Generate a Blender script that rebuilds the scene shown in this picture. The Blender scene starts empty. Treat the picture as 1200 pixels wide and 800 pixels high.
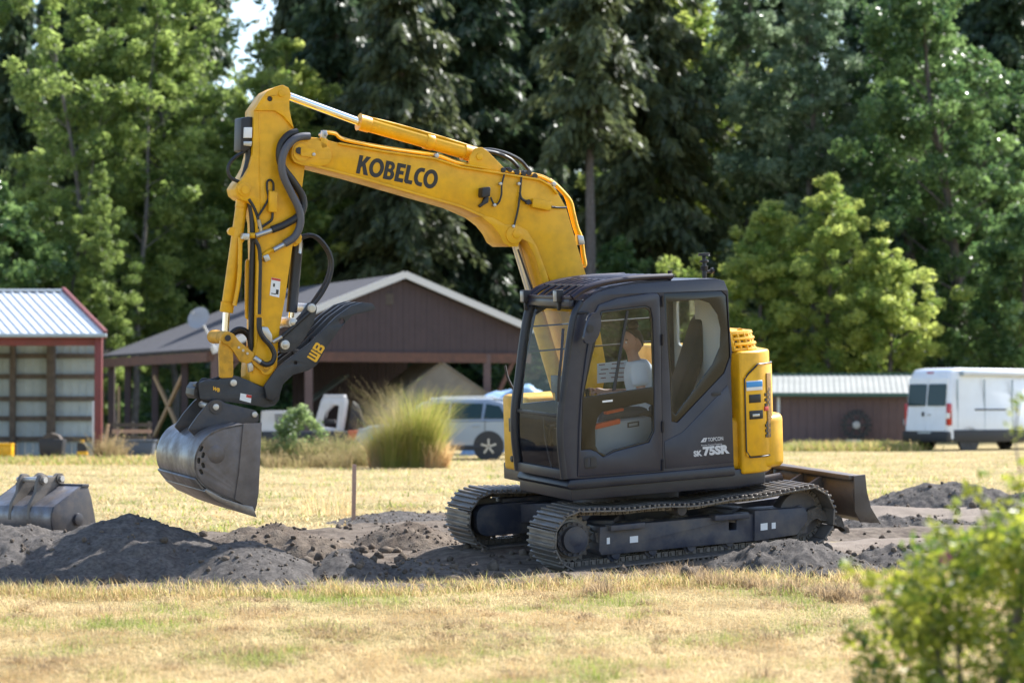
import bpy, bmesh, math, random
import numpy as np
from mathutils import Vector, Matrix, noise as mnoise
from mathutils.geometry import tessellate_polygon

S = bpy.context.scene
C = S.collection
rad = math.radians
random.seed(7)

# ---------------------------------------------------------------- camera, sky, sun, exposure
F, PX, PY, EYE = 2833.0, 600.0, 474.0, 1.5       # lens in photo pixels, horizon row, eye height
cam_d = bpy.data.cameras.new('camera')
cam = bpy.data.objects.new('camera', cam_d); C.objects.link(cam)
cam_d.sensor_width = 36.0
cam_d.lens = 36.0 * F / 1200.0
cam_d.clip_start = 0.1; cam_d.clip_end = 4000
cam.location = (0, 0, EYE)
cam.rotation_euler = (rad(90) + math.atan((PY - 400.0) / F), 0, 0)
cam_d.dof.use_dof = True
cam_d.dof.focus_distance = 22.0
cam_d.dof.aperture_fstop = 2.1
S.camera = cam

SUN_EL, SUN_AZ = 45.0, 47.0                       # azimuth measured from +Y towards +X
w = bpy.data.worlds.new('World'); S.world = w; w.use_nodes = True
nt = w.node_tree
sky = nt.nodes.new('ShaderNodeTexSky'); sky.sky_type = 'NISHITA'; sky.sun_disc = False
sky.sun_elevation = rad(SUN_EL); sky.sun_rotation = rad(SUN_AZ)
sky.air_density = 1.0; sky.dust_density = 1.0; sky.ozone_density = 1.0
bg = nt.nodes['Background']; nt.links.new(sky.outputs[0], bg.inputs[0]); bg.inputs[1].default_value = 0.15
sl = bpy.data.lights.new('sun', 'SUN'); sl.energy = 5.0; sl.angle = rad(0.53); sl.color = (1.0, 0.975, 0.93)
so = bpy.data.objects.new('sun', sl); C.objects.link(so)
sdir = Vector((math.sin(rad(SUN_AZ)) * math.cos(rad(SUN_EL)), math.cos(rad(SUN_AZ)) * math.cos(rad(SUN_EL)), math.sin(rad(SUN_EL))))
so.rotation_euler = (-sdir).to_track_quat('-Z', 'Y').to_euler(); so.location = sdir * 60
S.view_settings.view_transform = 'Standard'; S.view_settings.look = 'None'
S.view_settings.gamma = 1.0; S.view_settings.exposure = 1.12
S.render.engine = 'CYCLES'
S.cycles.max_bounces = 8; S.cycles.transparent_max_bounces = 16

# ---------------------------------------------------------------- helpers
def at(px, py, d):                                # a photo pixel at depth d as a place in the world
    return Vector(((px - PX) * d / F, d, EYE - (py - PY) * d / F))
def gx(px, d): return (px - PX) * d / F

def mat(name, col, rough=0.6, metal=0.0, col2=None, nscale=6.0, bump=0.0, bscale=40.0, dust=None, dusta=0.0, dscale=3.0, spec=0.5, coat=0.0, detail=5.0, rvar=0.0):
    m = bpy.data.materials.new(name); m.use_nodes = True
    t = m.node_tree; N = t.nodes; Lk = t.links
    p = N['Principled BSDF']
    p.inputs['Base Color'].default_value = (*col, 1); p.inputs['Roughness'].default_value = rough
    p.inputs['Metallic'].default_value = metal; p.inputs['Specular IOR Level'].default_value = spec
    p.inputs['Coat Weight'].default_value = coat; p.inputs['Coat Roughness'].default_value = 0.15
    tc = N.new('ShaderNodeTexCoord')
    last = None
    def nz(scale, det=detail):
        n = N.new('ShaderNodeTexNoise'); n.inputs['Scale'].default_value = scale; n.inputs['Detail'].default_value = det
        n.inputs['Roughness'].default_value = 0.6
        Lk.new(tc.outputs['Object'], n.inputs['Vector']); return n
    if col2 is not None:
        n = nz(nscale); r = N.new('ShaderNodeValToRGB')
        r.color_ramp.elements[0].position = 0.35; r.color_ramp.elements[1].position = 0.68
        r.color_ramp.elements[0].color = (*col, 1); r.color_ramp.elements[1].color = (*col2, 1)
        Lk.new(n.outputs['Fac'], r.inputs['Fac']); last = r.outputs['Color']
    if dust is not None:
        n = nz(dscale, 8); r = N.new('ShaderNodeMapRange'); r.inputs[1].default_value = 0.42; r.inputs[2].default_value = 0.72
        r.inputs[3].default_value = 0.0; r.inputs[4].default_value = dusta
        Lk.new(n.outputs['Fac'], r.inputs[0])
        mx = N.new('ShaderNodeMix'); mx.data_type = 'RGBA'
        Lk.new(r.outputs[0], mx.inputs[0])
        if last: Lk.new(last, mx.inputs[6])
        else: mx.inputs[6].default_value = (*col, 1)
        mx.inputs[7].default_value = (*dust, 1); last = mx.outputs[2]
        ad = N.new('ShaderNodeMath'); ad.operation = 'MULTIPLY_ADD'; ad.inputs[1].default_value = 0.5; ad.inputs[2].default_value = rough
        Lk.new(r.outputs[0], ad.inputs[0]); Lk.new(ad.outputs[0], p.inputs['Roughness'])
    if last: Lk.new(last, p.inputs['Base Color'])
    if bump:
        n = nz(bscale, 6); b = N.new('ShaderNodeBump'); b.inputs['Strength'].default_value = bump; b.inputs['Distance'].default_value = 0.02
        Lk.new(n.outputs['Fac'], b.inputs['Height']); Lk.new(b.outputs[0], p.inputs['Normal'])
    return m

def leaf_mat(name, a, b, trans=0.45, rough=0.5, mids=(), tv=2.0, ts=1.05):
    m = bpy.data.materials.new(name); m.use_nodes = True
    t = m.node_tree; N = t.nodes; Lk = t.links
    for n in list(N): N.remove(n)
    out = N.new('ShaderNodeOutputMaterial')
    at_ = N.new('ShaderNodeAttribute'); at_.attribute_name = 'tone'
    r = N.new('ShaderNodeValToRGB')
    r.color_ramp.elements[0].color = (*a, 1); r.color_ramp.elements[1].color = (*b, 1)
    for pos, c_ in mids: q_ = r.color_ramp.elements.new(pos); q_.color = (*c_, 1)
    Lk.new(at_.outputs['Fac'], r.inputs['Fac'])
    p = N.new('ShaderNodeBsdfPrincipled'); p.inputs['Roughness'].default_value = rough; p.inputs['Specular IOR Level'].default_value = 0.4
    tr = N.new('ShaderNodeBsdfTranslucent'); mx = N.new('ShaderNodeMixShader'); mx.inputs[0].default_value = trans
    g = N.new('ShaderNodeHueSaturation'); g.inputs['Value'].default_value = tv; g.inputs['Saturation'].default_value = ts
    Lk.new(r.outputs[0], p.inputs['Base Color']); Lk.new(r.outputs[0], g.inputs['Color']); Lk.new(g.outputs[0], tr.inputs['Color'])
    Lk.new(p.outputs[0], mx.inputs[1]); Lk.new(tr.outputs[0], mx.inputs[2]); Lk.new(mx.outputs[0], out.inputs[0])
    return m

def glass_mat(name, tint, refl=0.06, rough=0.02):
    m = bpy.data.materials.new(name); m.use_nodes = True
    t = m.node_tree; N = t.nodes; Lk = t.links
    for n in list(N): N.remove(n)
    out = N.new('ShaderNodeOutputMaterial'); tr = N.new('ShaderNodeBsdfTransparent'); gl = N.new('ShaderNodeBsdfGlossy')
    tr.inputs[0].default_value = (*tint, 1); gl.inputs['Roughness'].default_value = rough
    lw = N.new('ShaderNodeFresnel'); lw.inputs[0].default_value = 1.5
    ad = N.new('ShaderNodeMath'); ad.operation = 'MULTIPLY'; ad.inputs[1].default_value = 0.5 + refl
    mx = N.new('ShaderNodeMixShader')
    Lk.new(lw.outputs[0], ad.inputs[0]); Lk.new(ad.outputs[0], mx.inputs[0])
    Lk.new(tr.outputs[0], mx.inputs[1]); Lk.new(gl.outputs[0], mx.inputs[2]); Lk.new(mx.outputs[0], out.inputs[0])
    return m

class MB:                                          # collects shapes for ONE mesh object
    def __init__(s): s.v = []; s.f = []; s.smooth = []
    def add(s, vs, fs, sm=False):
        o = len(s.v); s.v += [tuple(v) for v in vs]; s.f += [tuple(i + o for i in f) for f in fs]; s.smooth += [sm] * len(fs); return s
    def box(s, c, size, R=None):
        a, b, d = [k / 2 for k in size]; c = Vector(c)
        pts = [Vector((x, y, z)) for x in (-a, a) for y in (-b, b) for z in (-d, d)]
        if R is not None: pts = [R @ p for p in pts]
        return s.add([p + c for p in pts], [(0, 1, 3, 2), (4, 6, 7, 5), (0, 4, 5, 1), (2, 3, 7, 6), (0, 2, 6, 4), (1, 5, 7, 3)])
    def beam(s, p, q, wd, ht, up=(0, 0, 1)):       # a bar from p to q
        p, q = Vector(p), Vector(q); d = q - p; x = d.normalized(); u = Vector(up)
        y = u.cross(x)
        if y.length < 1e-4: y = Vector((0, 1, 0)).cross(x)
        y.normalize(); z = x.cross(y)
        R = Matrix((x, y, z)).transposed()
        return s.box((p + q) / 2, (d.length, wd, ht), R)
    def tube(s, pts, r, seg=8, cap=True):
        pts = [Vector(p) for p in pts]; n = len(pts)
        rs = r if isinstance(r, (list, tuple)) else [r] * n
        vs = []; fs = []
        t0 = (pts[1] - pts[0]).normalized()
        a = t0.orthogonal().normalized()
        for i in range(n):
            t = (pts[min(i + 1, n - 1)] - pts[max(i - 1, 0)])
            t = t.normalized() if t.length > 1e-9 else t0
            a = (a - t * a.dot(t)); a = a.normalized() if a.length > 1e-6 else t.orthogonal().normalized()
            b = t.cross(a)
            for k in range(seg):
                an = 2 * math.pi * k / seg; vs.append(pts[i] + (a * math.cos(an) + b * math.sin(an)) * rs[i])
        for i in range(n - 1):
            for k in range(seg):
                k2 = (k + 1) % seg; fs.append((i * seg + k, i * seg + k2, (i + 1) * seg + k2, (i + 1) * seg + k))
        s.add(vs, fs, True)
        if cap: s.add(vs[:seg], [tuple(range(seg))[::-1]]); s.add(vs[-seg:], [tuple(range(seg))])
        return s
    def cyl(s, p, q, r, seg=20, r2=None): return s.tube([p, q], [r, r2 if r2 is not None else r], seg)
    def prism(s, outer, holes, to3, t0, t1):       # polygon with holes (2D) -> solid between t0 and t1; to3(x, y, t)
        def area(p): return sum(p[i][0] * p[(i + 1) % len(p)][1] - p[(i + 1) % len(p)][0] * p[i][1] for i in range(len(p)))
        loops = [[tuple(p) for p in outer]] + [[tuple(p) for p in h] for h in holes]
        if area(loops[0]) < 0: loops[0] = loops[0][::-1]
        for i in range(1, len(loops)):
            if area(loops[i]) > 0: loops[i] = loops[i][::-1]
        flat = [p for l in loops for p in l]
        tris = tessellate_polygon([[Vector((x, y, 0)) for x, y in l] for l in loops])
        n = len(flat)
        vs = [to3(x, y, t0) for x, y in flat] + [to3(x, y, t1) for x, y in flat]
        fs = []
        for t in tris:
            a, b, c = [flat[i] for i in t]
            if (b[0] - a[0]) * (c[1] - a[1]) - (b[1] - a[1]) * (c[0] - a[0]) < 0: t = t[::-1]
            fs.append(tuple(t[::-1])); fs.append(tuple(i + n for i in t))
        o = 0
        for l in loops:
            k = len(l)
            for i in range(k): fs.append((o + i, o + (i + 1) % k, n + o + (i + 1) % k, n + o + i))
            o += k
        return s.add(vs, fs)
    def mesh(s, name, bevel=0.0, smooth=None, seg=2):
        me = bpy.data.meshes.new(name); me.from_pydata([tuple(v) for v in s.v], [], s.f)
        bm = bmesh.new(); bm.from_mesh(me)
        for f, sm in zip(bm.faces, s.smooth): f.smooth = sm if smooth is None else smooth
        bmesh.ops.recalc_face_normals(bm, faces=bm.faces)
        if bevel:
            bmesh.ops.remove_doubles(bm, verts=bm.verts, dist=1e-5)
            es = [e for e in bm.edges if len(e.link_faces) == 2 and e.calc_face_angle(0) > 0.6 and e.calc_length() > bevel * 1.2]
            bmesh.ops.bevel(bm, geom=es, offset=bevel, segments=seg, affect='EDGES', clamp_overlap=True, profile=0.5)
            for f in bm.faces: f.smooth = True
        bm.to_mesh(me); bm.free()
        if bevel:
            me.set_sharp_from_angle(angle=rad(38))
        elif any(s.smooth) or smooth: me.set_sharp_from_angle(angle=rad(45))
        return me

def obj(name, mb, m, parent=None, bevel=0.0, **kw):
    me = mb.mesh(name, bevel, **kw) if isinstance(mb, MB) else mb
    if m is not None and not me.materials: me.materials.append(m)
    o = bpy.data.objects.new(name, me); C.objects.link(o)
    if parent: o.parent = parent
    return o
def tag(o, label=None, cat=None, group=None, kind=None):
    if label: o['label'] = label
    if cat: o['category'] = cat
    if group: o['group'] = group
    if kind: o['kind'] = kind
    return o
def thing(name, label, cat, loc=(0, 0, 0), rz=0.0, group=None):
    o = bpy.data.objects.new(name, None); C.objects.link(o); o.empty_display_size = 0.3
    o.location = loc; o.rotation_euler = (0, 0, rz)
    return tag(o, label, cat, group)
KIDS = {}
def copy_tree(o, parent=None):
    c = o.copy(); C.objects.link(c)
    if parent: c.parent = parent
    for ch in o.children: copy_tree(ch, c)
    return c
def smooth_path(pts, n=6):                         # Catmull-Rom through points
    P = [Vector(p) for p in pts]; P = [P[0] * 2 - P[1]] + P + [P[-1] * 2 - P[-2]]; out = []
    for i in range(1, len(P) - 2):
        for k in range(n):
            t = k / n; a, b, c, d = P[i - 1:i + 3]
            out.append(0.5 * (2 * b + (c - a) * t + (2 * a - 5 * b + 4 * c - d) * t * t + (3 * b - a - 3 * c + d) * t ** 3))
    out.append(P[-2]); return out
def round_poly(pts, r, n=4, fixed=()):             # round the corners of a 2D polygon
    out = []; k = len(pts)
    for i in range(k):
        p0, p, p1 = Vector(pts[i - 1]), Vector(pts[i]), Vector(pts[(i + 1) % k])
        a, b = p0 - p, p1 - p
        rr = min(r, a.length * 0.45, b.length * 0.45)
        if i in fixed: out.append(tuple(p)); continue
        A, B = p + a.normalized() * rr, p + b.normalized() * rr
        for j in range(n + 1):
            t = j / n; q = A * (1 - t) ** 2 + p * 2 * t * (1 - t) + B * t * t; out.append((q.x, q.y))
    return out
def circle(cx, cy, r, n=20): return [(cx + r * math.cos(2 * math.pi * i / n), cy + r * math.sin(2 * math.pi * i / n)) for i in range(n)]
def npmesh(name, V, Fq, tone=None, mats=(), mi=None, smooth=False):   # big meshes from arrays (quads or tris)
    me = bpy.data.meshes.new(name); k = Fq.shape[1]
    me.vertices.add(len(V)); me.vertices.foreach_set('co', V.astype(np.float32).ravel())
    me.loops.add(Fq.size); me.loops.foreach_set('vertex_index', Fq.astype(np.int32).ravel())
    me.polygons.add(len(Fq)); me.polygons.foreach_set('loop_start', np.arange(0, Fq.size, k, dtype=np.int32))
    me.polygons.foreach_set('loop_total', np.full(len(Fq), k, dtype=np.int32))
    if smooth: me.polygons.foreach_set('use_smooth', np.ones(len(Fq), dtype=bool))
    me.update(calc_edges=True)
    if tone is not None:
        a = me.attributes.new('tone', 'FLOAT', 'POINT'); a.data.foreach_set('value', tone.astype(np.float32))
    for m in mats: me.materials.append(m)
    if mi is not None: me.polygons.foreach_set('material_index', mi.astype(np.int32))
    return me

# ---------------------------------------------------------------- materials
YEL = mat('yellow_paint', (0.82, 0.435, 0.008), 0.38, col2=(0.75, 0.375, 0.008), nscale=2.2, dust=(0.36, 0.19, 0.02), dusta=0.42, dscale=7, bump=0.04, bscale=60, spec=0.35, coat=0.08)
YELD = mat('yellow_paint_dirty', (0.62, 0.31, 0.012), 0.5, dust=(0.12, 0.08, 0.03), dusta=0.55, dscale=14, bump=0.05)
NAVY = mat('charcoal_paint', (0.020, 0.023, 0.040), 0.34, col2=(0.027, 0.030, 0.050), nscale=3, dust=(0.10, 0.088, 0.082), dusta=0.22, dscale=3.2, coat=0.12, spec=0.4)
NAVY2 = mat('charcoal_trim', (0.012, 0.014, 0.024), 0.4, dust=(0.09, 0.08, 0.075), dusta=0.2, dscale=4)
FRIT = mat('black_glass_border', (0.012, 0.011, 0.011), 0.18)
BLKP = mat('black_plastic', (0.018, 0.017, 0.02), 0.5)
GUARD = mat('black_guard_steel', (0.02, 0.014, 0.024), 0.4)
ATT = mat('dark_grey_attachment_paint', (0.030, 0.032, 0.038), 0.5, col2=(0.020, 0.022, 0.028), nscale=5, dust=(0.12, 0.105, 0.09), dusta=0.35, dscale=7, bump=0.04)
BKT = mat('worn_bucket_steel', (0.22, 0.22, 0.24), 0.30, 0.55, col2=(0.10, 0.10, 0.112), nscale=4.5, dust=(0.15, 0.115, 0.085), dusta=0.8, dscale=4, bump=0.08, bscale=30)
BKTD = mat('scratched_dark_steel', (0.045, 0.044, 0.052), 0.42, 0.4, dust=(0.16, 0.13, 0.10), dusta=0.5, dscale=6, bump=0.06)
BLADE = mat('scratched_brown_blade_steel', (0.085, 0.070, 0.062), 0.42, 0.35, col2=(0.15, 0.125, 0.11), nscale=7, dust=(0.06, 0.045, 0.035), dusta=0.8, dscale=3.5, bump=0.1)
SIDEM = mat('brown_worn_side_plate', (0.18, 0.155, 0.15), 0.45, 0.35, col2=(0.11, 0.095, 0.094), nscale=5, dust=(0.17, 0.135, 0.105), dusta=0.7, dscale=9, bump=0.1)
EDGE = mat('polished_edge_steel', (0.28, 0.25, 0.23), 0.4, 0.7, col2=(0.16, 0.13, 0.11), nscale=8)
TRK = mat('dusty_track_steel', (0.13, 0.118, 0.11), 0.40, 0.45, col2=(0.21, 0.187, 0.165), nscale=9, dust=(0.19, 0.155, 0.12), dusta=0.85, dscale=5, bump=0.1, bscale=50)
TRKF = mat('track_frame_paint', (0.034, 0.038, 0.058), 0.45, dust=(0.19, 0.16, 0.13), dusta=0.7, dscale=3.5, bump=0.05)
MUD = mat('caked_soil', (0.075, 0.062, 0.05), 0.95, col2=(0.12, 0.1, 0.082), nscale=20, bump=0.8, bscale=40)
CHR = mat('chrome_rod', (0.8, 0.8, 0.82), 0.12, 1.0)
PIN = mat('bare_pin_steel', (0.55, 0.53, 0.5), 0.4, 0.6, dust=(0.3, 0.26, 0.22), dusta=0.4, dscale=20)
HOSE = mat('black_rubber_hose', (0.018, 0.018, 0.02), 0.5)
HOSEG = mat('grey_sleeved_hose', (0.085, 0.085, 0.10), 0.55)
FIT = mat('steel_fitting', (0.45, 0.44, 0.43), 0.35, 0.8)
GLS = glass_mat('cab_glass', (0.95, 0.98, 0.98), 0.0)
GLS2 = glass_mat('cab_glass_door', (0.94, 0.96, 0.97), 0.0)
WHT = mat('white_decal', (0.75, 0.75, 0.75), 0.5)
LTRG = mat('grey_white_decal', (0.55, 0.55, 0.57), 0.5)
BLK = mat('black_lettering', (0.012, 0.012, 0.014), 0.45)
BLUD = mat('blue_decal', (0.05, 0.28, 0.62), 0.45)
REDD = mat('red_decal', (0.5, 0.04, 0.03), 0.5)
ORNG = mat('yellow_lettering', (0.8, 0.42, 0.02), 0.5)
RUB = mat('tyre_rubber', (0.016, 0.016, 0.017), 0.8, bump=0.1)
# ---------------------------------------------------------------- the excavator: frame of its own (u forward, v to its left, w up)
_th, _al, _rh = rad(25.0), rad(4.35), rad(-1.74)
_c, _s = math.cos(_th), math.sin(_th)
RX = Matrix.Rotation(_rh, 3, 'Y') @ Matrix.Rotation(_al, 3, 'X') @ Matrix(((-_c, _s, 0), (-_s, -_c, 0), (0, 0, 1)))
TX = Vector((1.095, 23.02, 0.132))
RXi = RX.transposed()
def L(px, py, v):                                  # a traced outline point on the excavator's own plane v
    o = RXi @ (Vector((0, 0, EYE)) - TX); d = RXi @ Vector(((px - PX) / F, 1.0, -(py - PY) / F))
    t = (v - o.y) / d.y
    return o + d * t
def LW(px, py, v): p = RX @ L(px, py, v) + TX; return p
def PL(pts, v): return [(L(x, y, v).x, L(x, y, v).z) for x, y in pts]
side = lambda x, y, t: (x, t, y)

exc = thing('excavator', 'yellow and charcoal tracked excavator working on bare soil with arm and bucket raised at left', 'excavator')
exc.matrix_world = Matrix.Translation(TX) @ RX.to_4x4()

def pp(name, pts, v0, v1, m, parent=exc, holes=(), bevel=0.006, rnd=0.0, fixed=(), link=True):
    """a solid traced on the nearer of two planes"""
    v = max(v0, v1)
    P = PL(pts, v)
    if rnd: P = round_poly(P, rnd, fixed=fixed)
    Hs = [PL(h, v) for h in holes]
    mb = MB().prism(P, Hs, side, v0, v1)
    return obj(name, mb, m, parent, bevel)
def ptube(name, pts, v, r, m, parent, n=5, seg=8):
    P = [L(p[0], p[1], p[2] if len(p) > 2 else v) for p in pts]
    return obj(name, MB().tube(smooth_path(P, n) if len(P) > 2 else P, r, seg), m, parent)
def pcyl(name, px, py, v0, v1, r, m, parent, seg=20, bevel=0.004):
    p = L(px, py, max(v0, v1))
    return obj(name, MB().cyl((p.x, v0, p.z), (p.x, v1, p.z), r, seg), m, parent, bevel)
def text(name, s, p0, p1, h, v, m, parent, bold=0.0, align=None):
    cu = bpy.data.curves.new('t', 'FONT'); cu.body = s; cu.size = 1; cu.offset = bold; cu.resolution_u = 3
    ob = bpy.data.objects.new('t', cu); me = bpy.data.meshes.new_from_object(ob); bpy.data.objects.remove(ob)
    xs = [q.co.x for q in me.vertices]; ys = [q.co.y for q in me.vertices]
    x0, x1, y0, y1 = min(xs), max(xs), min(ys), max(ys)
    dx, dy = p1[0] - p0[0], p1[1] - p0[1]; ln = math.hypot(dx, dy); ux, uy = dy / ln, -dx / ln
    for q in me.vertices:
        a = (q.co.x - x0) / (x1 - x0); b = (q.co.y - y0) / (y1 - y0) * h
        q.co = L(p0[0] + a * dx + b * ux, p0[1] + a * dy + b * uy, v)
    me.name = name
    return obj(name, me, m, parent)
def glyphs(name, polys, p0, p1, h, wunits, v, m, parent):     # polys: list of (outer, holes) in units, height 1
    dx, dy = p1[0] - p0[0], p1[1] - p0[1]; ln = math.hypot(dx, dy); ux, uy = dy / ln, -dx / ln
    T = lambda x, y: (p0[0] + x / wunits * dx + y * h * ux, p0[1] + x / wunits * dy + y * h * uy)
    mb = MB()
    for o, hs in polys: mb.prism(PL([T(*q) for q in o], v), [PL([T(*q) for q in hh], v) for hh in hs], side, v - 0.004, v)
    return obj(name, mb, m, parent)

# --- tracks
HF, HR = L(671, 631, 1.0), L(936, 602.5, 1.0)
RO = 0.262
GA, HS = 0.925, 0.27
def track_path(R, n):                              # closed path of the belt, evenly spaced, sag in the upper run
    a, b = Vector((HF.x, HF.z)), Vector((HR.x, HR.z)); d = (b - a).normalized(); nrm = Vector((-d.y, d.x))
    if nrm.y < 0: nrm = -nrm
    pts = []
    for k in range(60): pts.append(a + nrm * R + (b - a) * (k / 60) - Vector((0, 0.045 * math.sin(math.pi * k / 60) * (1 - 0.5 * math.cos(6 * math.pi * k / 60) * 0.4))))
    for k in range(40): an = math.pi * k / 40; pts.append(b + nrm * R * math.cos(an) + d * R * math.sin(an))
    for k in range(60): pts.append(b - nrm * R + (a - b) * (k / 60))
    for k in range(40): an = math.pi * k / 40; pts.append(a - nrm * R * math.cos(an) - d * R * math.sin(an))
    pts.append(pts[0]); P = np.array([[p.x, p.y] for p in pts]); s = np.concatenate([[0], np.cumsum(np.hypot(*np.diff(P, axis=0).T))])
    out = []
    for k in range(n):
        q = s[-1] * (k + 0.5) / n; x = np.interp(q, s, P[:, 0]); y = np.interp(q, s, P[:, 1])
        x2 = np.interp((q + 0.01) % s[-1], s, P[:, 0]); y2 = np.interp((q + 0.01) % s[-1], s, P[:, 1])
        out.append((x, y, math.atan2(y2 - y, x2 - x)))
    return out, s[-1]
NSH = 42
shoe_pts, per = track_path(RO, NSH)
pit = per / NSH
sm = MB().box((0, 0, 0), (pit * 0.97, HS * 2, 0.016))
for gxo in (-0.42, -0.05, 0.33): sm.box((gxo * pit, 0, 0.0195), (0.022, HS * 2 - 0.004, 0.024))
sm.box((pit * 0.46, 0, 0.005), (pit * 0.1, HS * 1.96, 0.014))
shoe_me = sm.mesh('track_shoe', 0.003, seg=1); shoe_me.materials.append(TRK)
lk = MB().box((0, -0.06, -0.03), (pit * 0.8, 0.035, 0.05)).box((0, 0.06, -0.03), (pit * 0.8, 0.035, 0.05)).cyl((pit * .4, -0.09, -0.032), (pit * .4, 0.09, -0.032), 0.018, 8)
link_me = lk.mesh('link', 0.003, seg=1)
for sgn in (1, -1):
    vc = GA * sgn
    ch = MB()                                      # the chain: inner band with links
    lp, _ = track_path(RO - 0.03, 84)
    for x, y, a in lp:
        R = Matrix.Rotation(-a, 3, 'Y')
        for dv in (-0.055, 0.055): ch.box((x, vc + dv, y), (per / 84 * (0.86 if dv > 0 else 0.8), 0.03, 0.05), R)
        ch.box((x, vc, y), (0.03, 0.17, 0.03), R)
    tr = obj('track', ch, TRK, exc)
    for x, y, a in shoe_pts:
        o = bpy.data.objects.new('track_shoe', shoe_me); C.objects.link(o); o.parent = tr
        up = Vector((-math.sin(a), 0, math.cos(a))); 
        cx, cz = (HF.x + HR.x) / 2, (HF.z + HR.z) / 2
        # outward normal: away from the loop
        tx = Vector((math.cos(a), 0, math.sin(a)))
        on = Vector((-tx.z, 0, tx.x)); 
        k = min(max(((x - HF.x) * (HR.x - HF.x) + (y - HF.z) * (HR.z - HF.z)) / ((HR.x - HF.x) ** 2 + (HR.z - HF.z) ** 2), 0), 1)
        ax, az = HF.x + (HR.x - HF.x) * k, HF.z + (HR.z - HF.z) * k
        if on.x * (x - ax) + on.z * (y - az) < 0: on = -on; tx = -tx
        ty = on.cross(tx)
        o.matrix_local = Matrix(((tx.x, ty.x, on.x, x), (tx.y, ty.y, on.y, vc), (tx.z, ty.z, on.z, y), (0, 0, 0, 1)))
    # sprocket with teeth, hub with bolt ring
    n = 21; prof = []
    for k in range(n * 4):
        an = 2 * math.pi * k / (n * 4); r = 0.222 if k % 4 in (0, 1) else 0.196
        prof.append((HF.x + r * math.cos(an), HF.z + r * math.sin(an)))
    sp = obj('sprocket', MB().prism(prof, [], side, vc - 0.03, vc + 0.03).cyl((HF.x, vc - 0.05, HF.z), (HF.x, vc + 0.05 * sgn, HF.z), 0.175, 32), TRK, tr, 0.003)
    hb = MB().cyl((HF.x, vc - 0.12, HF.z), (HF.x, vc + 0.135 * sgn, HF.z), 0.118, 32).cyl((HF.x, vc, HF.z), (HF.x, vc + 0.085 * sgn, HF.z), 0.155, 32)
    hb.cyl((HF.x, vc, HF.z), (HF.x, vc + 0.136 * sgn, HF.z), 0.07, 6)
    for k in range(16):
        an = 2 * math.pi * k / 16; x, z = HF.x + 0.141 * math.cos(an), HF.z + 0.141 * math.sin(an)
        hb.cyl((x, vc, z), (x, vc + 0.10 * sgn, z), 0.011, 6)
    obj('hub', hb, TRKF, tr, 0.002)
    obj('idler', MB().cyl((HR.x, vc - 0.07, HR.z), (HR.x, vc + 0.07, HR.z), 0.212, 32).cyl((HR.x, vc - 0.1, HR.z), (HR.x, vc + 0.1, HR.z), 0.09, 20), TRKF, tr, 0.006)
    d = Vector((HR.x - HF.x, 0, HR.z - HF.z)); nn = Vector((-d.z, 0, d.x)).normalized(); nn = nn if nn.z > 0 else -nn
    for k in (0.17, 0.33, 0.50, 0.67, 0.83):
        p = HF + d * k - nn * 0.175
        obj('roller', MB().cyl((p.x, vc - 0.14, p.z), (p.x, vc + 0.12, p.z), 0.042, 16).cyl((p.x, vc - 0.085, p.z), (p.x, vc + 0.085, p.z), 0.068, 16), TRKF, tr, 0.004)
    p = HF + d * 0.46 + nn * 0.165
    obj('carrier_roller', MB().cyl((p.x, vc - 0.1, p.z), (p.x, vc + 0.14, p.z), 0.05, 18), TRKF, tr, 0.006)
    # side frame
    if sgn > 0:
        fr = MB()
        A = PL([(703, 617), (886, 601), (886, 633), (705, 650), (702, 645)], 1.06)
        fr.prism(A, [PL([(854, 610), (863, 609), (863, 620), (854, 621)], 1.06)], side, 0.80, 1.06)
        B = PL([(884, 598), (942, 594), (946, 600), (946, 624), (884, 633.5)], 1.085)
        fr.prism(B, [], side, 0.79, 1.085)
        fo = obj('track_frame', fr, TRKF, tr, 0.008)
        for q in ([(716, 615.5), (756, 611.5), (756, 618), (716, 622)], [(838, 603.5), (878, 600), (878, 606.5), (838, 610)]): obj('frame_step', MB().prism(PL(q, 1.12), [], side, 1.0, 1.12), TRKF, tr, 0.006)
        for q in ([(711, 629.5), (714.5, 629), (714.5, 636.5), (711, 637)], [(738, 628), (747.5, 627), (747.5, 634.5), (738, 635.5)]):
            obj('warning_label', MB().prism(PL(q, 1.063), [], side, 1.055, 1.063), WHT, tr)
        for q in ([(891, 613), (899, 612), (899, 620), (891, 621)], [(904, 612), (908.5, 611.5), (908.5, 618.5), (904, 619)]):
            obj('warning_label', MB().prism(PL(q, 1.088), [], side, 1.08, 1.088), WHT, tr)
        # soil caked on the top of the frame
        vs = []; fs = []; NU, NV = 90, 12            # a ridge of dried soil lying on the frame
        for i in range(NU):
            for j in range(NV):
                f = 0.09 + 0.86 * i / (NU - 1); v = 0.80 + 0.25 * j / (NV - 1); p = HF + d * f
                h = 0.055 + 0.05 * mnoise.fractal((f * 9, v * 6, 0), 0.9, 2.2, 5) + 0.05 * mnoise.noise((f * 4, v * 3, 7)) - (0.06 if j == NV - 1 else 0)
                q = p + nn * h; vs.append((q.x, v + 0.012 * mnoise.noise((f * 40, v * 9, 2)), q.z))
        for i in range(NU - 1):
            for j in range(NV - 1): fs.append((i * NV + j, (i + 1) * NV + j, (i + 1) * NV + j + 1, i * NV + j + 1))
        cm = MB().add(vs, fs, True)
        obj('caked_soil', cm, MUD, tr)
    else:
        fr = MB().prism([(HF.x - 0.15, HF.z - 0.14), (HR.x + 0.02, HR.z - 0.14), (HR.x + 0.02, HR.z + 0.17), (HF.x - 0.15, HF.z + 0.185)], [], side, vc - 0.13, vc + 0.13)
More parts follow.
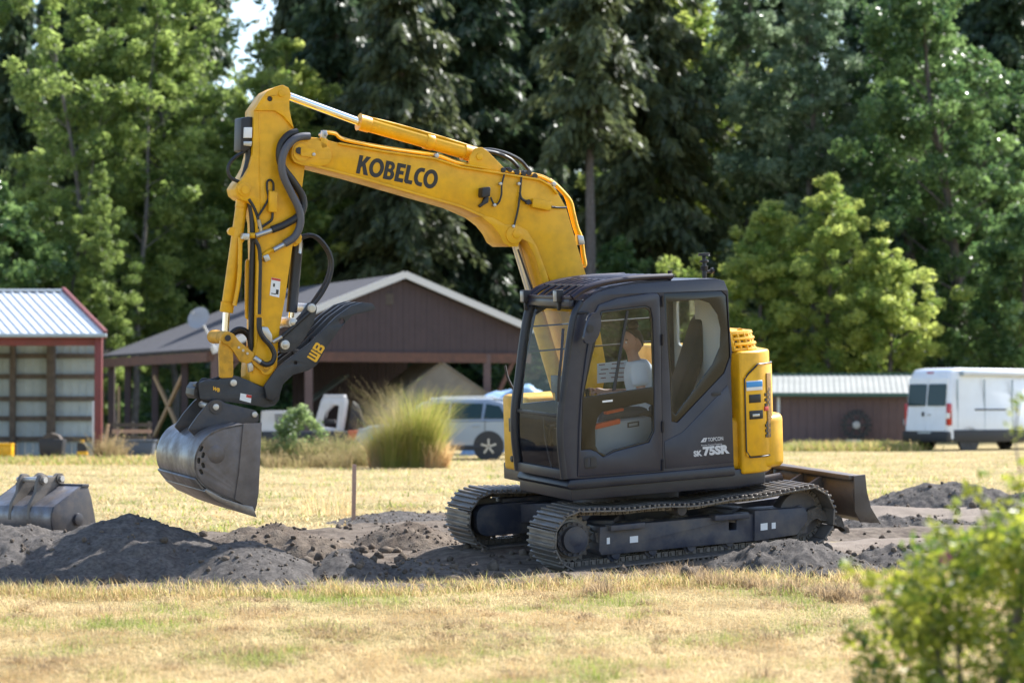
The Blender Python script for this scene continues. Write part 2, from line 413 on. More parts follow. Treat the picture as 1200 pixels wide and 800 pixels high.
        obj('track_frame', fr, TRKF, tr, 0.01)
        # inner cover of the travel motor, seen through the front of the far track
        cv = round_poly([(HF.x + 0.17, HF.z - 0.15), (HF.x + 0.17, HF.z + 0.15), (HF.x - 0.55, HF.z + 0.15), (HF.x - 0.55, HF.z - 0.15)], 0.16, 6)
        obj('motor_cover', MB().prism(cv, [], side, vc + 0.1, vc + 0.22), TRKF, tr, 0.012)

# --- undercarriage frame, turntable, blade
uc = MB()
zc = (HF.z + HR.z) / 2
uc.box((0, 0, zc + 0.07), (1.0, 0.95, 0.16))
for sx in (-1, 1):
    for sy in (-1, 1): uc.beam((0.3 * sx, 0.3 * sy, zc + 0.06), (0.72 * sx, 0.85 * sy, zc + 0.02), 0.26, 0.18)
uc.cyl((0, 0, zc + 0.1), (0, 0, 0.70), 0.5, 36)
obj('undercarriage', uc, TRKF, exc, 0.01)
# dozer blade: curved mouldboard, end plates, gussets and push arms
VB1, VB0 = 1.17, -1.17
bt, bb_ = L(1001, 558, VB1), L(1003, 608, VB1)
u0 = (bt.x + bb_.x) / 2; w1, w0 = bt.z, bb_.z - 0.02
prof = [(u0 - 0.02, w1), (u0 - 0.105, w1 + 0.004), (u0 - 0.06, w1 - 0.12), (u0 - 0.06, w1 - 0.24), (u0 - 0.12, w0 + 0.07), (u0 - 0.24, w0 - 0.02), (u0 - 0.19, w0 - 0.035), (u0 - 0.04, w0 + 0.03), (u0, w0 + 0.12), (u0 + 0.02, w1 - 0.15)]
bl = obj('dozer_blade', MB().prism(prof, [], side, VB0, VB1 - 0.02), BLADE, exc, 0.008)
ep = [(u0 + 0.01, w1 + 0.006), (u0 - 0.115, w1 + 0.012), (u0 - 0.13, w1 - 0.15), (u0 - 0.17, w0 + 0.12), (u0 - 0.27, w0 - 0.035), (u0 - 0.05, w0 - 0.01), (u0 + 0.012, w0 + 0.1)]
for v in (VB1 - 0.018, VB0 - 0.018): obj('blade_end_plate', MB().prism(ep, [], side, v, v + 0.02), BLADE, bl, 0.004)
obj('blade_top_tube', MB().beam((u0 + 0.02, VB0, w1 - 0.012), (u0 + 0.02, VB1 - 0.03, w1 - 0.012), 0.06, 0.045), BLADE, bl, 0.01)
for v in (0.62, 0.28, -0.28, -0.62):
    g = [(u0 + 0.02, w1 - 0.03), (u0 + 0.16, w1 - 0.10), (u0 + 0.32, w1 - 0.24), (u0 + 0.36, w1 - 0.32), (u0 + 0.01, w1 - 0.36)]
    obj('gusset', MB().prism(g, [], side, v - 0.018, v + 0.018), BLADE, bl, 0.004)
for v in (0.45, -0.45):
    obj('push_arm', MB().beam((u0 + 0.05, v, w1 - 0.28), (-0.55, v, zc + 0.02), 0.12, 0.14), TRKF, bl, 0.01)
obj('blade_cylinder', MB().cyl((u0 + 0.1, 0, w1 - 0.1), (-0.6, 0, zc + 0.15), 0.05, 14), TRKF, bl, 0.004)
vs = []; fs = []
for i in range(16):
    for j in range(30):
        u, v = u0 + 0.05 + 0.55 * i / 15, 0.1 + 1.0 * j / 29
        vs.append((u, v, w1 - 0.42 + 0.13 * math.sin(math.pi * i / 15) + 0.06 * mnoise.fractal((u * 6, v * 6, 3), 0.9, 2.2, 5) - (0.1 if j in (0, 29) or i in (0, 15) else 0)))
for i in range(15):
    for j in range(29): fs.append((i * 30 + j, (i + 1) * 30 + j, (i + 1) * 30 + j + 1, i * 30 + j + 1))
obj('caked_soil', MB().add(vs, fs, True), MUD, bl)

# --- upper structure deck
W_S0, W_S1 = L(669, 574, 1.09).z, L(675, 560, 1.09).z
deck = [(1.10, 1.06), (-0.62, 1.06), (-0.98, 0.93), (-1.15, 0.65), (-1.22, 0), (-1.15, -0.65), (-0.98, -0.93), (-0.6, -1.06), (0.78, -1.06), (0.78, -0.12), (1.10, -0.02)]
flat = lambda x, y, t: (x, y, t)
obj('deck', MB().prism(deck, [], flat, W_S0 - 0.10, W_S0 + 0.06), NAVY2, exc, 0.01)
# --- cab
VN, VF = 1.08, 0.06
CAB = [(664, 561), (659.5, 520), (659.5, 486), (664, 450), (669.5, 405), (675.5, 370), (683, 354), (694, 345.5), (715, 338), (745, 333), (790, 328.5), (838, 326), (849, 329), (853.5, 340), (856.5, 430), (860, 555)]
DOORP = [(677, 558.5), (679, 500), (682, 455), (688, 412), (695, 371), (702, 357), (725, 349), (764, 343.2), (771, 343.5), (774, 348), (775.5, 450), (777, 551)]
DG = [(704.5, 364.5), (757, 358), (763, 361), (765.5, 375), (767, 430), (767, 505), (761, 518), (720, 529), (707, 535.5), (699, 529), (692, 526.5), (680.8, 527.5), (683, 465), (686, 449), (692.5, 415)]
DUP = [(706.5, 367.5), (756, 361), (761, 364), (763.5, 380), (765, 430), (765, 453), (684.5, 465), (686.5, 452), (694.5, 416)]
DLO = [(697.5, 501), (701, 488), (706, 482.5), (757, 471.5), (765, 475), (765, 505), (759.5, 516), (720, 526.5), (710, 532.5), (702, 529), (698, 522)]
RW = [(778, 343.5), (846, 340.3), (852, 346), (856, 390), (858, 412), (849, 437), (794, 495), (787, 494), (785, 440)]
RWG = [(782.5, 354), (820, 351), (832, 355), (841, 368), (845, 385), (844, 406), (835, 427), (792, 486), (788, 482), (786.5, 430)]
front = [CAB[k] for k in range(0, 7)]
cabm = MB()
# near side skin with the door and rear quarter window cut out
cabm.prism(PL(CAB, VN), [PL([(x + (0.8 if x < 720 else -0.8), y) for x, y in DOORP[:1]] + DOORP[1:], VN), PL(RW, VN)], side, VN - 0.05, VN)
# far side skin: the same outline, its own windows
CABu = PL(CAB, VN)
um = [p[0] for p in CABu]
ufr, ure = max(um), min(um)
def uw(px, py): q = L(px, py, VN); return (q.x, q.z)
farA = [uw(668, 480), uw(672, 430), uw(684, 372), uw(700, 362), uw(826, 350), uw(833, 356), uw(836, 462)]
cabm.prism(CABu, [farA], side, VF, VF + 0.04)
cab = obj('cab', cabm, NAVY, exc, 0.012)
# roof: the top of the outline carried across
top = [(683, 354), (694, 345.5), (715, 338), (745, 333), (790, 328.5), (838, 326), (849, 329), (853, 340), (847, 342), (838, 335), (790, 337.5), (745, 342), (715, 347), (698, 353), (690, 361)]
obj('cab_roof', MB().prism(PL(top, VN), [], side, VF + 0.01, VN - 0.008), NAVY, cab, 0.02)
rear = [(848, 340), (853, 340), (856, 430), (859.5, 555), (853, 555), (850, 430)]
LTI = mat('pale_grey_cab_trim', (0.50, 0.53, 0.54), 0.7)
ru = L(855, 450, VN).x
rz0, rz1, rz2, rz3 = L(855, 553, VN).z, L(855, 338, VN).z, L(823, 405, 0.4).z, L(823, 349, 0.4).z
obj('rear_wall', MB().prism([(VF + 0.042, rz0), (VN - 0.052, rz0), (VN - 0.052, rz1), (VF + 0.042, rz1)], [round_poly([(VF + 0.1, rz2), (0.52, rz2), (0.52, rz3), (VF + 0.1, rz3)], 0.07)], lambda x, y, t: (t, x, y), ru, ru + 0.03), LTI, cab, 0.004)
obj('rear_window', MB().box((ru + 0.015, 0.33, (rz2 + rz3) / 2), (0.006, 0.46, rz3 - rz2 + 0.06)), GLS, cab)
obj('cab_floor', MB().prism(PL([(664, 553), (860, 548), (860, 557), (664, 562)], VN), [], side, VF + 0.042, VN - 0.052), BLKP, cab)
# sill under the cab, wrapping round the front
obj('cab_sill', MB().prism(PL([(668, 562), (861, 545.5), (863, 557), (669, 574), (664, 570)], 1.10), [], side, VF - 0.02, 1.10), NAVY2, cab, 0.02)
# front pillars, header and split bar
def fpath(v, a=0, b=None): return smooth_path([Vector((L(x, y, VN).x, v, L(x, y, VN).z)) for x, y in front[a:b]], 5)
obj('front_pillar', MB().tube(fpath(VN - 0.035), 0.038, 10), NAVY2, cab)
obj('front_pillar', MB().tube(fpath(VF + 0.035), 0.045, 10), NAVY2, cab)
hd = L(684, 357, VN)
obj('front_header', MB().beam((hd.x, VF + 0.04, hd.z), (hd.x, VN - 0.04, hd.z), 0.07, 0.09), NAVY2, cab, 0.012)
sb = L(659.8, 488, VN)
obj('windshield_split_bar', MB().beam((sb.x, VF + 0.06, sb.z), (sb.x, VN - 0.06, sb.z), 0.03, 0.03), BLKP, cab, 0.004)
lb = L(663.5, 556, VN)
obj('front_lower_rail', MB().beam((lb.x, VF + 0.04, lb.z), (lb.x, VN - 0.04, lb.z), 0.06, 0.09), NAVY2, cab, 0.01)
def ruled(pts, va, vb, th=0.006):
    mb = MB(); n = len(pts); vs = [(p.x, va, p.z) for p in pts] + [(p.x, vb, p.z) for p in pts]
    mb.add(vs, [(i, i + 1, n + i + 1, n + i) for i in range(n - 1)], True); return mb
P_ = fpath(VN - 0.035)
i0 = min(range(len(P_)), key=lambda i: abs(P_[i].z - sb.z))
obj('windshield', ruled(P_[i0:], VF + 0.06, VN - 0.06), GLS, cab)
obj('lower_windshield', ruled(P_[:i0 + 1], VF + 0.06, VN - 0.06), GLS, cab)
# far windows
obj('window', MB().prism(farA, [], side, VF + 0.016, VF + 0.022), GLS, cab)
for a, b in (((684, 386), (833, 375)), ((678, 417), (834, 404))):
    q0, q1 = L(a[0], a[1], VN), L(b[0], b[1], VN)
    obj('window_bar', MB().cyl((q0.x, VF - 0.02, q0.z), (q1.x, VF - 0.02, q1.z), 0.008, 8), BLKP, cab)
# door
VD = VN + 0.014
door = obj('door', MB().prism(PL(DOORP, VD), [PL(DG, VD)], side, VN - 0.035, VD), NAVY, cab, 0.008)
# (door trims below are children of the cab: a third level is the deepest)
obj('door_glass_border', MB().prism(PL(DG, VD - 0.012), [PL(DUP, VD - 0.012), PL(DLO, VD - 0.012)], side, VN - 0.02, VD - 0.012), FRIT, cab, 0.003)
obj('door_window', MB().prism(PL(DUP, VN - 0.008), [], side, VN - 0.014, VN - 0.008), GLS2, cab)
obj('door_window', MB().prism(PL(DLO, VN - 0.008), [], side, VN - 0.014, VN - 0.008), GLS2, cab)
obj('window_sash', MB().prism(PL([(735.3, 361), (737.6, 361), (721.5, 457), (718.5, 457.5)], VN - 0.0), [], side, VN - 0.018, VN - 0.0), BLKP, cab)
obj('door_label', MB().prism(PL([(706, 469.4), (718, 468), (718, 470.2), (706, 471.6)], VD - 0.009), [], side, VD - 0.014, VD - 0.009), WHT, cab)
obj('door_handle', MB().prism(round_poly(PL([(684.5, 535), (699, 533), (699.5, 548), (685, 549.5)], VD + 0.004), 0.03), [PL([(689, 537), (692, 536.6), (692, 546), (689, 546.4)], VD + 0.004)], side, VD - 0.02, VD + 0.004), BLKP, cab, 0.004)
for y in (353, 398, 500, 545):
    q = L(777, y, VD + 0.01); obj('door_hinge', MB().cyl((q.x, VD + 0.004, q.z - 0.05), (q.x, VD + 0.004, q.z + 0.05), 0.012, 8), NAVY2, cab, 0.002)
# rear quarter window
obj('window_border', MB().prism(PL(RW, VN - 0.008), [PL(RWG, VN - 0.008)], side, VN - 0.02, VN - 0.008), FRIT, cab, 0.003)
obj('quarter_window', MB().prism(PL(RWG, VN - 0.011), [], side, VN - 0.018, VN - 0.011), GLS2, cab)
obj('door_catch', MB().prism(round_poly(PL([(834, 459.5), (844.5, 458.5), (845, 463), (834.5, 464)], VN + 0.006), 0.02), [], side, VN - 0.01, VN + 0.006), BLKP, cab, 0.002)
# pressed swage across the rear lower panel
obj('pressed_panel', MB().prism(PL([(779.5, 549), (778.5, 517), (800, 506), (853, 451), (857, 470), (859, 541)], VN + 0.006), [], side, VN - 0.01, VN + 0.006), NAVY, cab, 0.005)
VT = VN + 0.0095
text('lettering', 'TOPCON', (829.5, 517.2), (847.5, 515.6), 4.6, VT, LTRG, cab, 0.02)
obj('emblem', MB().prism(PL([(821, 518), (824.5, 513), (828.5, 512.6), (827, 517.4)], VT), [PL([(824.3, 516.4), (825.4, 514.6), (826.6, 514.5), (826, 516.2)], VT)], side, VT - 0.003, VT), LTRG, cab)
text('lettering', 'Precise Control Systems', (822, 523.2), (846, 521), 2.4, VT, LTRG, cab, 0.01)
text('lettering', 'SK', (813, 535), (823, 534), 7, VT, LTRG, cab, 0.05)
text('lettering', '75SR', (824.2, 534.2), (855, 531.2), 11.0, VT, LTRG, cab, 0.06)
# roof guard: curved bars over the front half of the roof
RG = [(673, 349), (688, 338.5), (712, 331), (745, 326), (790, 323.5)]
def rgp(v, dz=0.0): return smooth_path([Vector((L(x, y, VN).x, v, L(x, y, VN).z + dz)) for x, y in RG], 6)
gd = obj('roof_guard', MB().tube(rgp(VN - 0.04), 0.028, 8).tube(rgp(VF + 0.06), 0.028, 8), GUARD, cab)
for v in (0.22, 0.36, 0.50, 0.64, 0.78, 0.92):
    obj('guard_bar', MB().tube(rgp(v, 0.004), 0.016, 6), GUARD, cab)
rr = rgp(VN - 0.04)
for k in (0, 8, 14, len(rr) - 1):
    obj('guard_crossbar', MB().beam((rr[k].x, VF + 0.06, rr[k].z), (rr[k].x, VN - 0.04, rr[k].z), 0.05, 0.03), GUARD, cab, 0.004)
obj('guard_side_plate', MB().prism(PL([(690, 344), (715, 335), (745, 329.5), (787, 326), (787, 332), (745, 337), (715, 343), (692, 351)], VN - 0.06), [], side, VN - 0.075, VN - 0.06), GUARD, cab, 0.004)
q = L(785, 318, VN - 0.06); obj('guard_post', MB().cyl((q.x, q.y, q.z - 0.09), (q.x, q.y, q.z), 0.014, 8).cyl((q.x, q.y, q.z - 0.03), (q.x, q.y, q.z + 0.008), 0.02, 8), GUARD, cab, 0.003)
# work lamps on the header
LMP = mat('lamp_lens', (0.25, 0.25, 0.26), 0.15)
lr = L(664, 352, 0.9)
obj('lamp_rail', MB().beam((lr.x + 0.01, VF + 0.05, lr.z - 0.02), (lr.x + 0.01, VN - 0.06, lr.z - 0.02), 0.05, 0.07), NAVY, cab, 0.01)
for x, v in ((637, 0.14), (671, 0.83)):
    q = L(x, 346, v); q.x = lr.x + 0.075
    q.z = L(x, 346, v).z
    bo = MB().box((q.x - 0.03, v, q.z), (0.07, 0.085, 0.115)).beam((q.x - 0.03, v, q.z - 0.05), (q.x - 0.03, v, q.z - 0.13), 0.03, 0.03)
    obj('work_lamp', bo, BLKP, cab, 0.008)
    obj('lamp_lens', MB().box((q.x + 0.0065, v, q.z), (0.004, 0.068, 0.095)), LMP, cab, 0.001)
# mirror: oval head on a curved bar
mc = [(704, 369), (705, 380), (702, 394), (696, 402), (687, 403), (684.5, 397), (688, 380), (693, 368), (699, 365.5)]
obj('mirror', MB().prism(round_poly(PL(mc, 1.27), 0.04), [], side, 1.225, 1.27), NAVY, cab, 0.014)
ptube('mirror_bar', [(692, 386, 1.24), (686, 375, 1.2), (690, 367, 1.15), (680, 366.5, 1.1), (672, 369, 1.0), (670, 381, 1.0)], 0, 0.011, BLKP, cab)
pcyl('mirror_pivot', 692, 385, 1.265, 1.285, 0.03, BLKP, cab)
# hand rails
ptube('grab_rail', [(660, 385, 1.1), (657.5, 420, 1.13), (655, 445, 1.12), (654, 470, 1.1)], 0, 0.014, NAVY2, cab)
ptube('grab_rail', [(619, 400, 0.06), (612, 404, 0.02), (611.5, 414, 0.0), (606, 440, 0.0), (601.5, 468, 0.0), (607, 474, 0.06)], 0, 0.016, BLKP, cab)
# wiper
ptube('wiper', [(650, 560, 0.9), (640, 520, 0.62), (637, 488, 0.55)], 0, 0.008, BLKP, cab, 3)
# receiver mast on the roof
q = L(826, 328, 0.6)
ms = MB().cyl(q, q + Vector((0, 0, 0.09)), 0.022, 12).cyl(q + Vector((0, 0, 0.09)), q + Vector((0, 0, 0.13)), 0.035, 12).cyl(q + Vector((0, 0, 0.12)), q + Vector((0, 0, 0.24)), 0.02, 12)
ms.cyl(q + Vector((0, 0, 0.165)), q + Vector((0, 0, 0.185)), 0.04, 14).cyl(q + Vector((0, 0, 0.225)), q + Vector((0, 0, 0.25)), 0.055, 16)
ms.cyl(q + Vector((0, 0, 0.07)), q + Vector((-0.08, 0, 0.085)), 0.014, 8).cyl(q + Vector((-0.07, 0, 0.085)), q + Vector((-0.095, 0, 0.085)), 0.028, 10)
obj('receiver_mast', ms, BLKP, cab, 0.004)
# inside: seat, consoles, levers, notice
SEATM = mat('dark_seat_fabric', (0.03, 0.03, 0.034), 0.9)
seat = obj('seat', MB().prism(PL([(722, 486), (775, 480), (782, 470), (788, 476), (784, 492), (725, 500)], 0.72), [], side, 0.32, 0.72), SEATM, exc, 0.03)
obj('backrest', MB().prism(PL([(780, 488), (788, 476), (806, 426), (822, 376), (830, 364), (837, 368), (834, 396), (820, 440), (804, 486), (790, 494)], 0.66), [], side, 0.42, 0.66), SEATM, seat, 0.035)
obj('seat_base', MB().prism(PL([(700, 500), (716, 494), (764, 488), (766, 535), (705, 540), (698, 525)], 0.85), [], side, 0.28, 0.85), mat('grey_seat_base', (0.26, 0.28, 0.30), 0.7), seat, 0.02)
ORS = mat('orange_red_trim', (0.55, 0.09, 0.02), 0.6)
for q in ([(699, 497), (727, 490.5), (727, 496), (698, 503)], [(711, 482), (731, 478), (731, 481), (711, 485.5)]):
    obj('trim_strip', MB().prism(PL(q, 0.86), [], side, 0.80, 0.86), ORS, seat, 0.003)
obj('console_label', MB().prism(PL([(735.5, 495), (749, 493), (749, 499), (735.5, 501)], 0.855), [PL([(737, 496.4), (747.5, 494.6), (747.5, 497.8), (737, 499.6)], 0.855)], side, 0.85, 0.855), BLKP, seat)
obj('armrest', MB().prism(PL([(728, 462), (764, 455), (766, 462), (730, 470)], 0.80), [], side, 0.72, 0.80), SEATM, seat, 0.012)
cons = obj('control_console', MB().box((0.80, 0.42, 1.02), (0.18, 0.34, 0.42)).box((0.74, 0.16, 1.15), (0.3, 0.12, 0.2)), BLKP, exc, 0.03)
for v in (0.30, 0.52):
    obj('travel_lever', MB().tube([(0.72, v, 1.05), (0.80, v, 1.3), (0.74, v, 1.5)], 0.012, 8).cyl((0.745, v, 1.47), (0.735, v, 1.55), 0.02, 8), BLKP, cons)
mq = [L(646, 435, 0.25), L(664, 440, 0.25)]
obj('monitor', MB().box((0.78, 0.20, 1.62), (0.05, 0.2, 0.16)).tube([(0.78, 0.2, 1.2), (0.8, 0.2, 1.55)], 0.014, 8), BLKP, cons, 0.01)
js = L(689, 462, 0.74); obj('joystick', MB().tube([js + Vector((-0.02, 0, -0.2)), js + Vector((0, 0, -0.04)), js + Vector((0.01, 0, 0.05))], [0.022, 0.014, 0.026], 10), BLKP, cons, 0.004)
WHN = mat('notice_paper', (0.62, 0.68, 0.72), 0.7)
VQ = VF + 0.03
nb = [(700, 426), (735, 422), (735, 446), (700, 449)]
obj('notice_sheet', MB().prism(PL(nb, VQ), [], side, VQ - 0.004, VQ), WHN, cab)
lm = MB()
for k, (x, y, l) in enumerate([(702, 425.5, 7), (717, 424.2, 14), (704, 431, 9), (716, 429.6, 16), (702, 436, 8), (714, 435, 17), (704, 441, 6), (716, 440, 15)]):
    lm.prism(PL([(x, y + 1.5), (x + l, y + 0.9), (x + l, y + 1.9), (x, y + 2.5)], VQ + 0.002), [], side, VQ - 0.001, VQ + 0.002)
obj('notice_print', lm, mat('brown_red_print', (0.16, 0.03, 0.025), 0.7), cab)

# --- engine hood, side door, counterweight and right hand box
HZ = lambda px, py, v=1.05: L(px, py, v).z
plan = [(-0.655, 1.075), (-0.86, 1.06), (-1.0, 0.985), (-1.10, 0.86), (-1.17, 0.62), (-1.20, 0), (-1.17, -0.62), (-1.0, -0.95), (-0.8, -1.06), (-0.66, -1.08), (-0.655, -0.1)]
z0, z1 = HZ(863, 556), HZ(862, 412)
hood = obj('engine_cover', MB().prism(plan, [], flat, z0, z1), YEL, exc, 0.035, seg=3)
# raised grille hood on top
plan2 = [(-0.66, 0.98), (-0.84, 0.96), (-0.95, 0.86), (-1.0, 0.6), (-1.02, 0.25), (-0.67, 0.25), (-0.665, 0.5)]
z2 = HZ(868, 388, 0.95)
gh = MB().prism([(x * 0.985, y * 0.985) for x, y in plan2], [], flat, z1 - 0.02, z2 - 0.05)
obj('hood_core', gh, BLKP, hood, 0.02)
sl_ = MB()
for k in range(4):                                 # rails round the grille
    zz = z1 + 0.012 + (z2 - z1 - 0.03) * k / 3
    sc = 1.0 - 0.035 * (k / 3) ** 2
    ring = [Vector((x * sc, y * sc, zz)) for x, y in plan2]; sl_.tube(ring + [ring[0]], 0.019 if k < 3 else 0.026, 6)
obj('grille_rail', sl_, YEL, hood)
def seg_at(f):
    n = 5; x = f * n; i = min(int(x), n - 1); a, b = Vector(plan2[i]), Vector(plan2[i + 1]); return a.lerp(b, x - i)
for k in range(13):
    p = seg_at(k / 12); obj('grille_post', MB().beam((p.x, p.y, z1), (p.x * 0.966, p.y * 0.966, z2 - 0.01), 0.042, 0.03), YEL, hood, 0.004)
obj('hood_top', MB().prism([(x * 0.965, y * 0.965) for x, y in plan2], [], flat, z2 - 0.05, z2), YEL, hood, 0.02)
q = L(867, 388, 0.9); obj('lifting_eye', MB().cyl(q - Vector((0, 0.012, 0)), q + Vector((0, 0.012, 0)), 0.03, 14), YEL, hood, 0.004)
# service door: a panel following the rounded corner
def sweep(path, z0, z1, off, th):                  # a curved panel along the plan outline
    mb = MB(); n = len(path); P = []
    for i in range(n):
        a = Vector(path[max(i - 1, 0)]); b = Vector(path[min(i + 1, n - 1)]); t = (b - a).normalized(); nrm = Vector((t.y, -t.x))
        if nrm.dot(Vector(path[i])) < 0: nrm = -nrm
        P.append((Vector(path[i]) + nrm * off, Vector(path[i]) + nrm * (off + th)))
    vs = []
    for a, b in P: vs += [(a.x, a.y, z0[0] if isinstance(z0, tuple) else z0), (b.x, b.y, z0), (b.x, b.y, z1), (a.x, a.y, z1)]
    fs = []
    for i in range(n - 1):
        for k in range(4): fs.append((i * 4 + k, i * 4 + (k + 1) % 4, (i + 1) * 4 + (k + 1) % 4, (i + 1) * 4 + k))
    fs += [(3, 2, 1, 0), tuple((n - 1) * 4 + k for k in range(4))]
    return mb.add(vs, fs)
pl3 = [Vector(p) for p in plan[:7]]
sp_ = smooth_path([(p.x, p.y, 0) for p in pl3], 8)
us = L(871.5, 490, 1.06).x
dpath = [(us, float(np.interp(-us, [-p.x for p in sp_], [p.y for p in sp_])))] + [(p.x, p.y) for p in sp_ if p.x < us - 0.02 and p.y > 0.0]
zd0, zd1, zd2 = HZ(874, 535.5), HZ(872, 440), HZ(872, 440) + 0.10
def dtop(i): return zd1 + (zd2 - zd1) * min(1, i / 5.0)
so_ = [Vector((x * 1.004, y * 1.004, 0)) for x, y in dpath]
def out3(i, z, o=0.010):
    p = so_[i]; a, b_ = so_[max(i - 1, 0)], so_[min(i + 1, len(so_) - 1)]; t = (b_ - a).normalized(); nr = Vector((-t.y, t.x, 0)); nr = nr if nr.dot(p) > 0 else -nr
    q = p + nr * o; return Vector((q.x, q.y, z))
ndp = len(so_)
seam = [out3(i, dtop(i) - (0.03 if i == 0 else 0)) for i in range(ndp)][::-1] + [out3(0, zd1 - 0.06), out3(0, (zd0 + zd1) / 2), out3(0, zd0 + 0.06), out3(1, zd0)] + [out3(i, zd0) for i in range(2, ndp)]
obj('door_seam', MB().tube(seam, 0.0075, 6), BLK, hood)
dm = MB(); vs = []
for i in range(ndp):
    for o, z in ((-0.01, zd0 + 0.012), (0.014, zd0 + 0.012), (0.014, dtop(i) - 0.012), (-0.01, dtop(i) - 0.012)): vs.append(out3(i, z, o))
dm.add(vs, [(i * 4 + k, i * 4 + (k + 1) % 4, i * 4 + 4 + (k + 1) % 4, i * 4 + 4 + k) for i in range(ndp - 1) for k in range(4)] + [(3, 2, 1, 0), tuple((ndp - 1) * 4 + k for k in range(4))])
obj('service_door', dm, YEL, hood, 0.005)
def on_door(pxa, pya, pxb, pyb, m, name, th=0.012):
    v = 1.045; a, b = L(pxa, pya, v), L(pxb, pyb, v)
    ua, ub = min(a.x, b.x), max(a.x, b.x); pts = [(p.x, p.y) for p in sp_ if ua - 0.03 <= p.x <= ub + 0.03]
    return obj(name, sweep(pts if len(pts) > 1 else [(ub, 1.06), (ua, 1.04)], min(a.z, b.z), max(a.z, b.z), 0.015, th), m, hood, 0.003)
on_door(874, 446, 889, 456.5, WHT, 'label')
on_door(874.5, 447, 888.5, 452.5, BLUD, 'label_band', 0.0145)
on_door(877, 462, 886.5, 471, BLK, 'recess')
on_door(875.5, 481, 888.5, 490, BLK, 'door_latch')
on_door(880, 484.5, 883.5, 487.5, FIT, 'lock_barrel', 0.018)
on_door(899, 437, 904.5, 512, mat('brown_mesh', (0.30, 0.15, 0.015), 0.6, bump=0.6, bscale=90), 'louvre_panel', 0.0145)
pf = MB()                                          # perforated chevrons beside the louvre
for x, ys in ((894, (462, 468, 474, 498, 504, 510)), (896.5, (459, 465, 471, 495, 501, 507)), (899, (456, 462, 468, 474, 498, 504, 510))):
    for y in ys:
        q = L(x, y, 1.02); i_ = min(range(1, len(sp_) - 1), key=lambda i: abs(sp_[i].x - q.x)); t = (sp_[i_ + 1] - sp_[i_ - 1]).normalized(); nrm = Vector((-t.y, t.x, 0)); nrm = nrm if nrm.dot(sp_[i_]) > 0 else -nrm
        pf.box(sp_[i_] + nrm * 0.020 + Vector((0, 0, q.z)), (0.022, 0.02, 0.028), Matrix.Rotation(math.atan2(t.y, t.x), 3, 'Z'))
obj('perforation', pf, BLK, hood)
on_door(895.5, 476, 896.5, 481, REDD, 'red_label', 0.016)
cw = [(-0.55, 1.0), (-0.98, 1.02), (-1.15, 0.93), (-1.25, 0.76), (-1.32, 0.4), (-1.34, 0), (-1.32, -0.4), (-1.25, -0.76), (-1.15, -0.93), (-0.98, -1.02), (-0.55, -1.0)]
cwo = obj('counterweight', MB().prism([(x * 1.03, y) for x, y in cw], [], flat, HZ(905, 545, 0.8), HZ(905, 484, 0.8)), YEL, exc, 0.06, seg=4)
rb = MB().prism([(0.80, -0.47), (0.80, -1.0), (0.74, -1.07), (-0.28, -1.07), (-0.28, -0.47)], [], flat, L(598, 552, -0.8).z, L(603, 466, -0.5).z)
rbo = obj('right_hand_cover', rb, YEL, exc, 0.05, seg=3)
q = L(602, 500, -0.6); obj('latch', MB().box((0.802, -0.78, q.z), (0.012, 0.14, 0.13)), BLK, rbo, 0.003)
q = L(600, 540, -0.6); obj('bracket', MB().cyl((0.79, -0.8, q.z), (0.815, -0.8, q.z), 0.03, 14), BLK, rbo, 0.003)
rm = L(598, 470, -1.0); obj('right_mirror_bar', MB().tube(smooth_path([(0.6, -0.95, rm.z - 0.05), (0.72, -1.0, rm.z + 0.2), (0.75, -1.02, rm.z + 0.35)], 4), 0.012, 6), BLKP, rbo)
# ---------------------------------------------------------------- boom, arm, thumb, bucket
BV1, BV0 = -0.08, -0.42                            # boom faces
AV1, AV0 = -0.125, -0.375                          # arm faces
BC = (BV0 + BV1) / 2
BOOM = [(341.5, 181), (343, 171), (349, 163.5), (360, 160), (375, 161), (397, 167), (453, 177), (510, 185), (540, 195), (633, 210), (646, 217), (655, 227), (664, 243), (673, 274), (687, 321), (701, 372), (711, 430), (706, 462), (692, 468), (680, 455), (664, 396), (645, 330), (631, 297), (622, 277), (612, 268), (606, 287), (598, 288), (591, 283), (586, 273), (579, 262), (567, 254), (540, 242), (420, 207.5), (359, 192), (347, 189)]
boom = pp('boom', BOOM, BV0, BV1, YEL, bevel=0.012)
# flange plates standing a little proud along top and bottom edges
def strip(name, line, w_px, v0, v1, m, parent, b=0.003):
    up = [(x, y) for x, y in line]; dn = []
    for i, (x, y) in enumerate(line):
        a = line[max(i - 1, 0)]; c = line[min(i + 1, len(line) - 1)]; dx, dy = c[0] - a[0], c[1] - a[1]; l = math.hypot(dx, dy)
        dn.append((x - dy / l * w_px, y + dx / l * w_px))
    return obj(name, MB().prism(PL(up + dn[::-1], max(v0, v1)), [], side, v0, v1), m, parent, b)
strip('flange', [(397, 166.3), (453, 176.3), (510, 184.2), (540, 194), (633, 209), (646, 216), (655, 226)], 2.2, BV0 - 0.03, BV1 + 0.025, YEL, boom)
strip('flange', [(362, 191), (420, 205.8), (540, 240.2), (567, 252.2)], 2.6, BV0 - 0.03, BV1 + 0.03, YEL, boom)
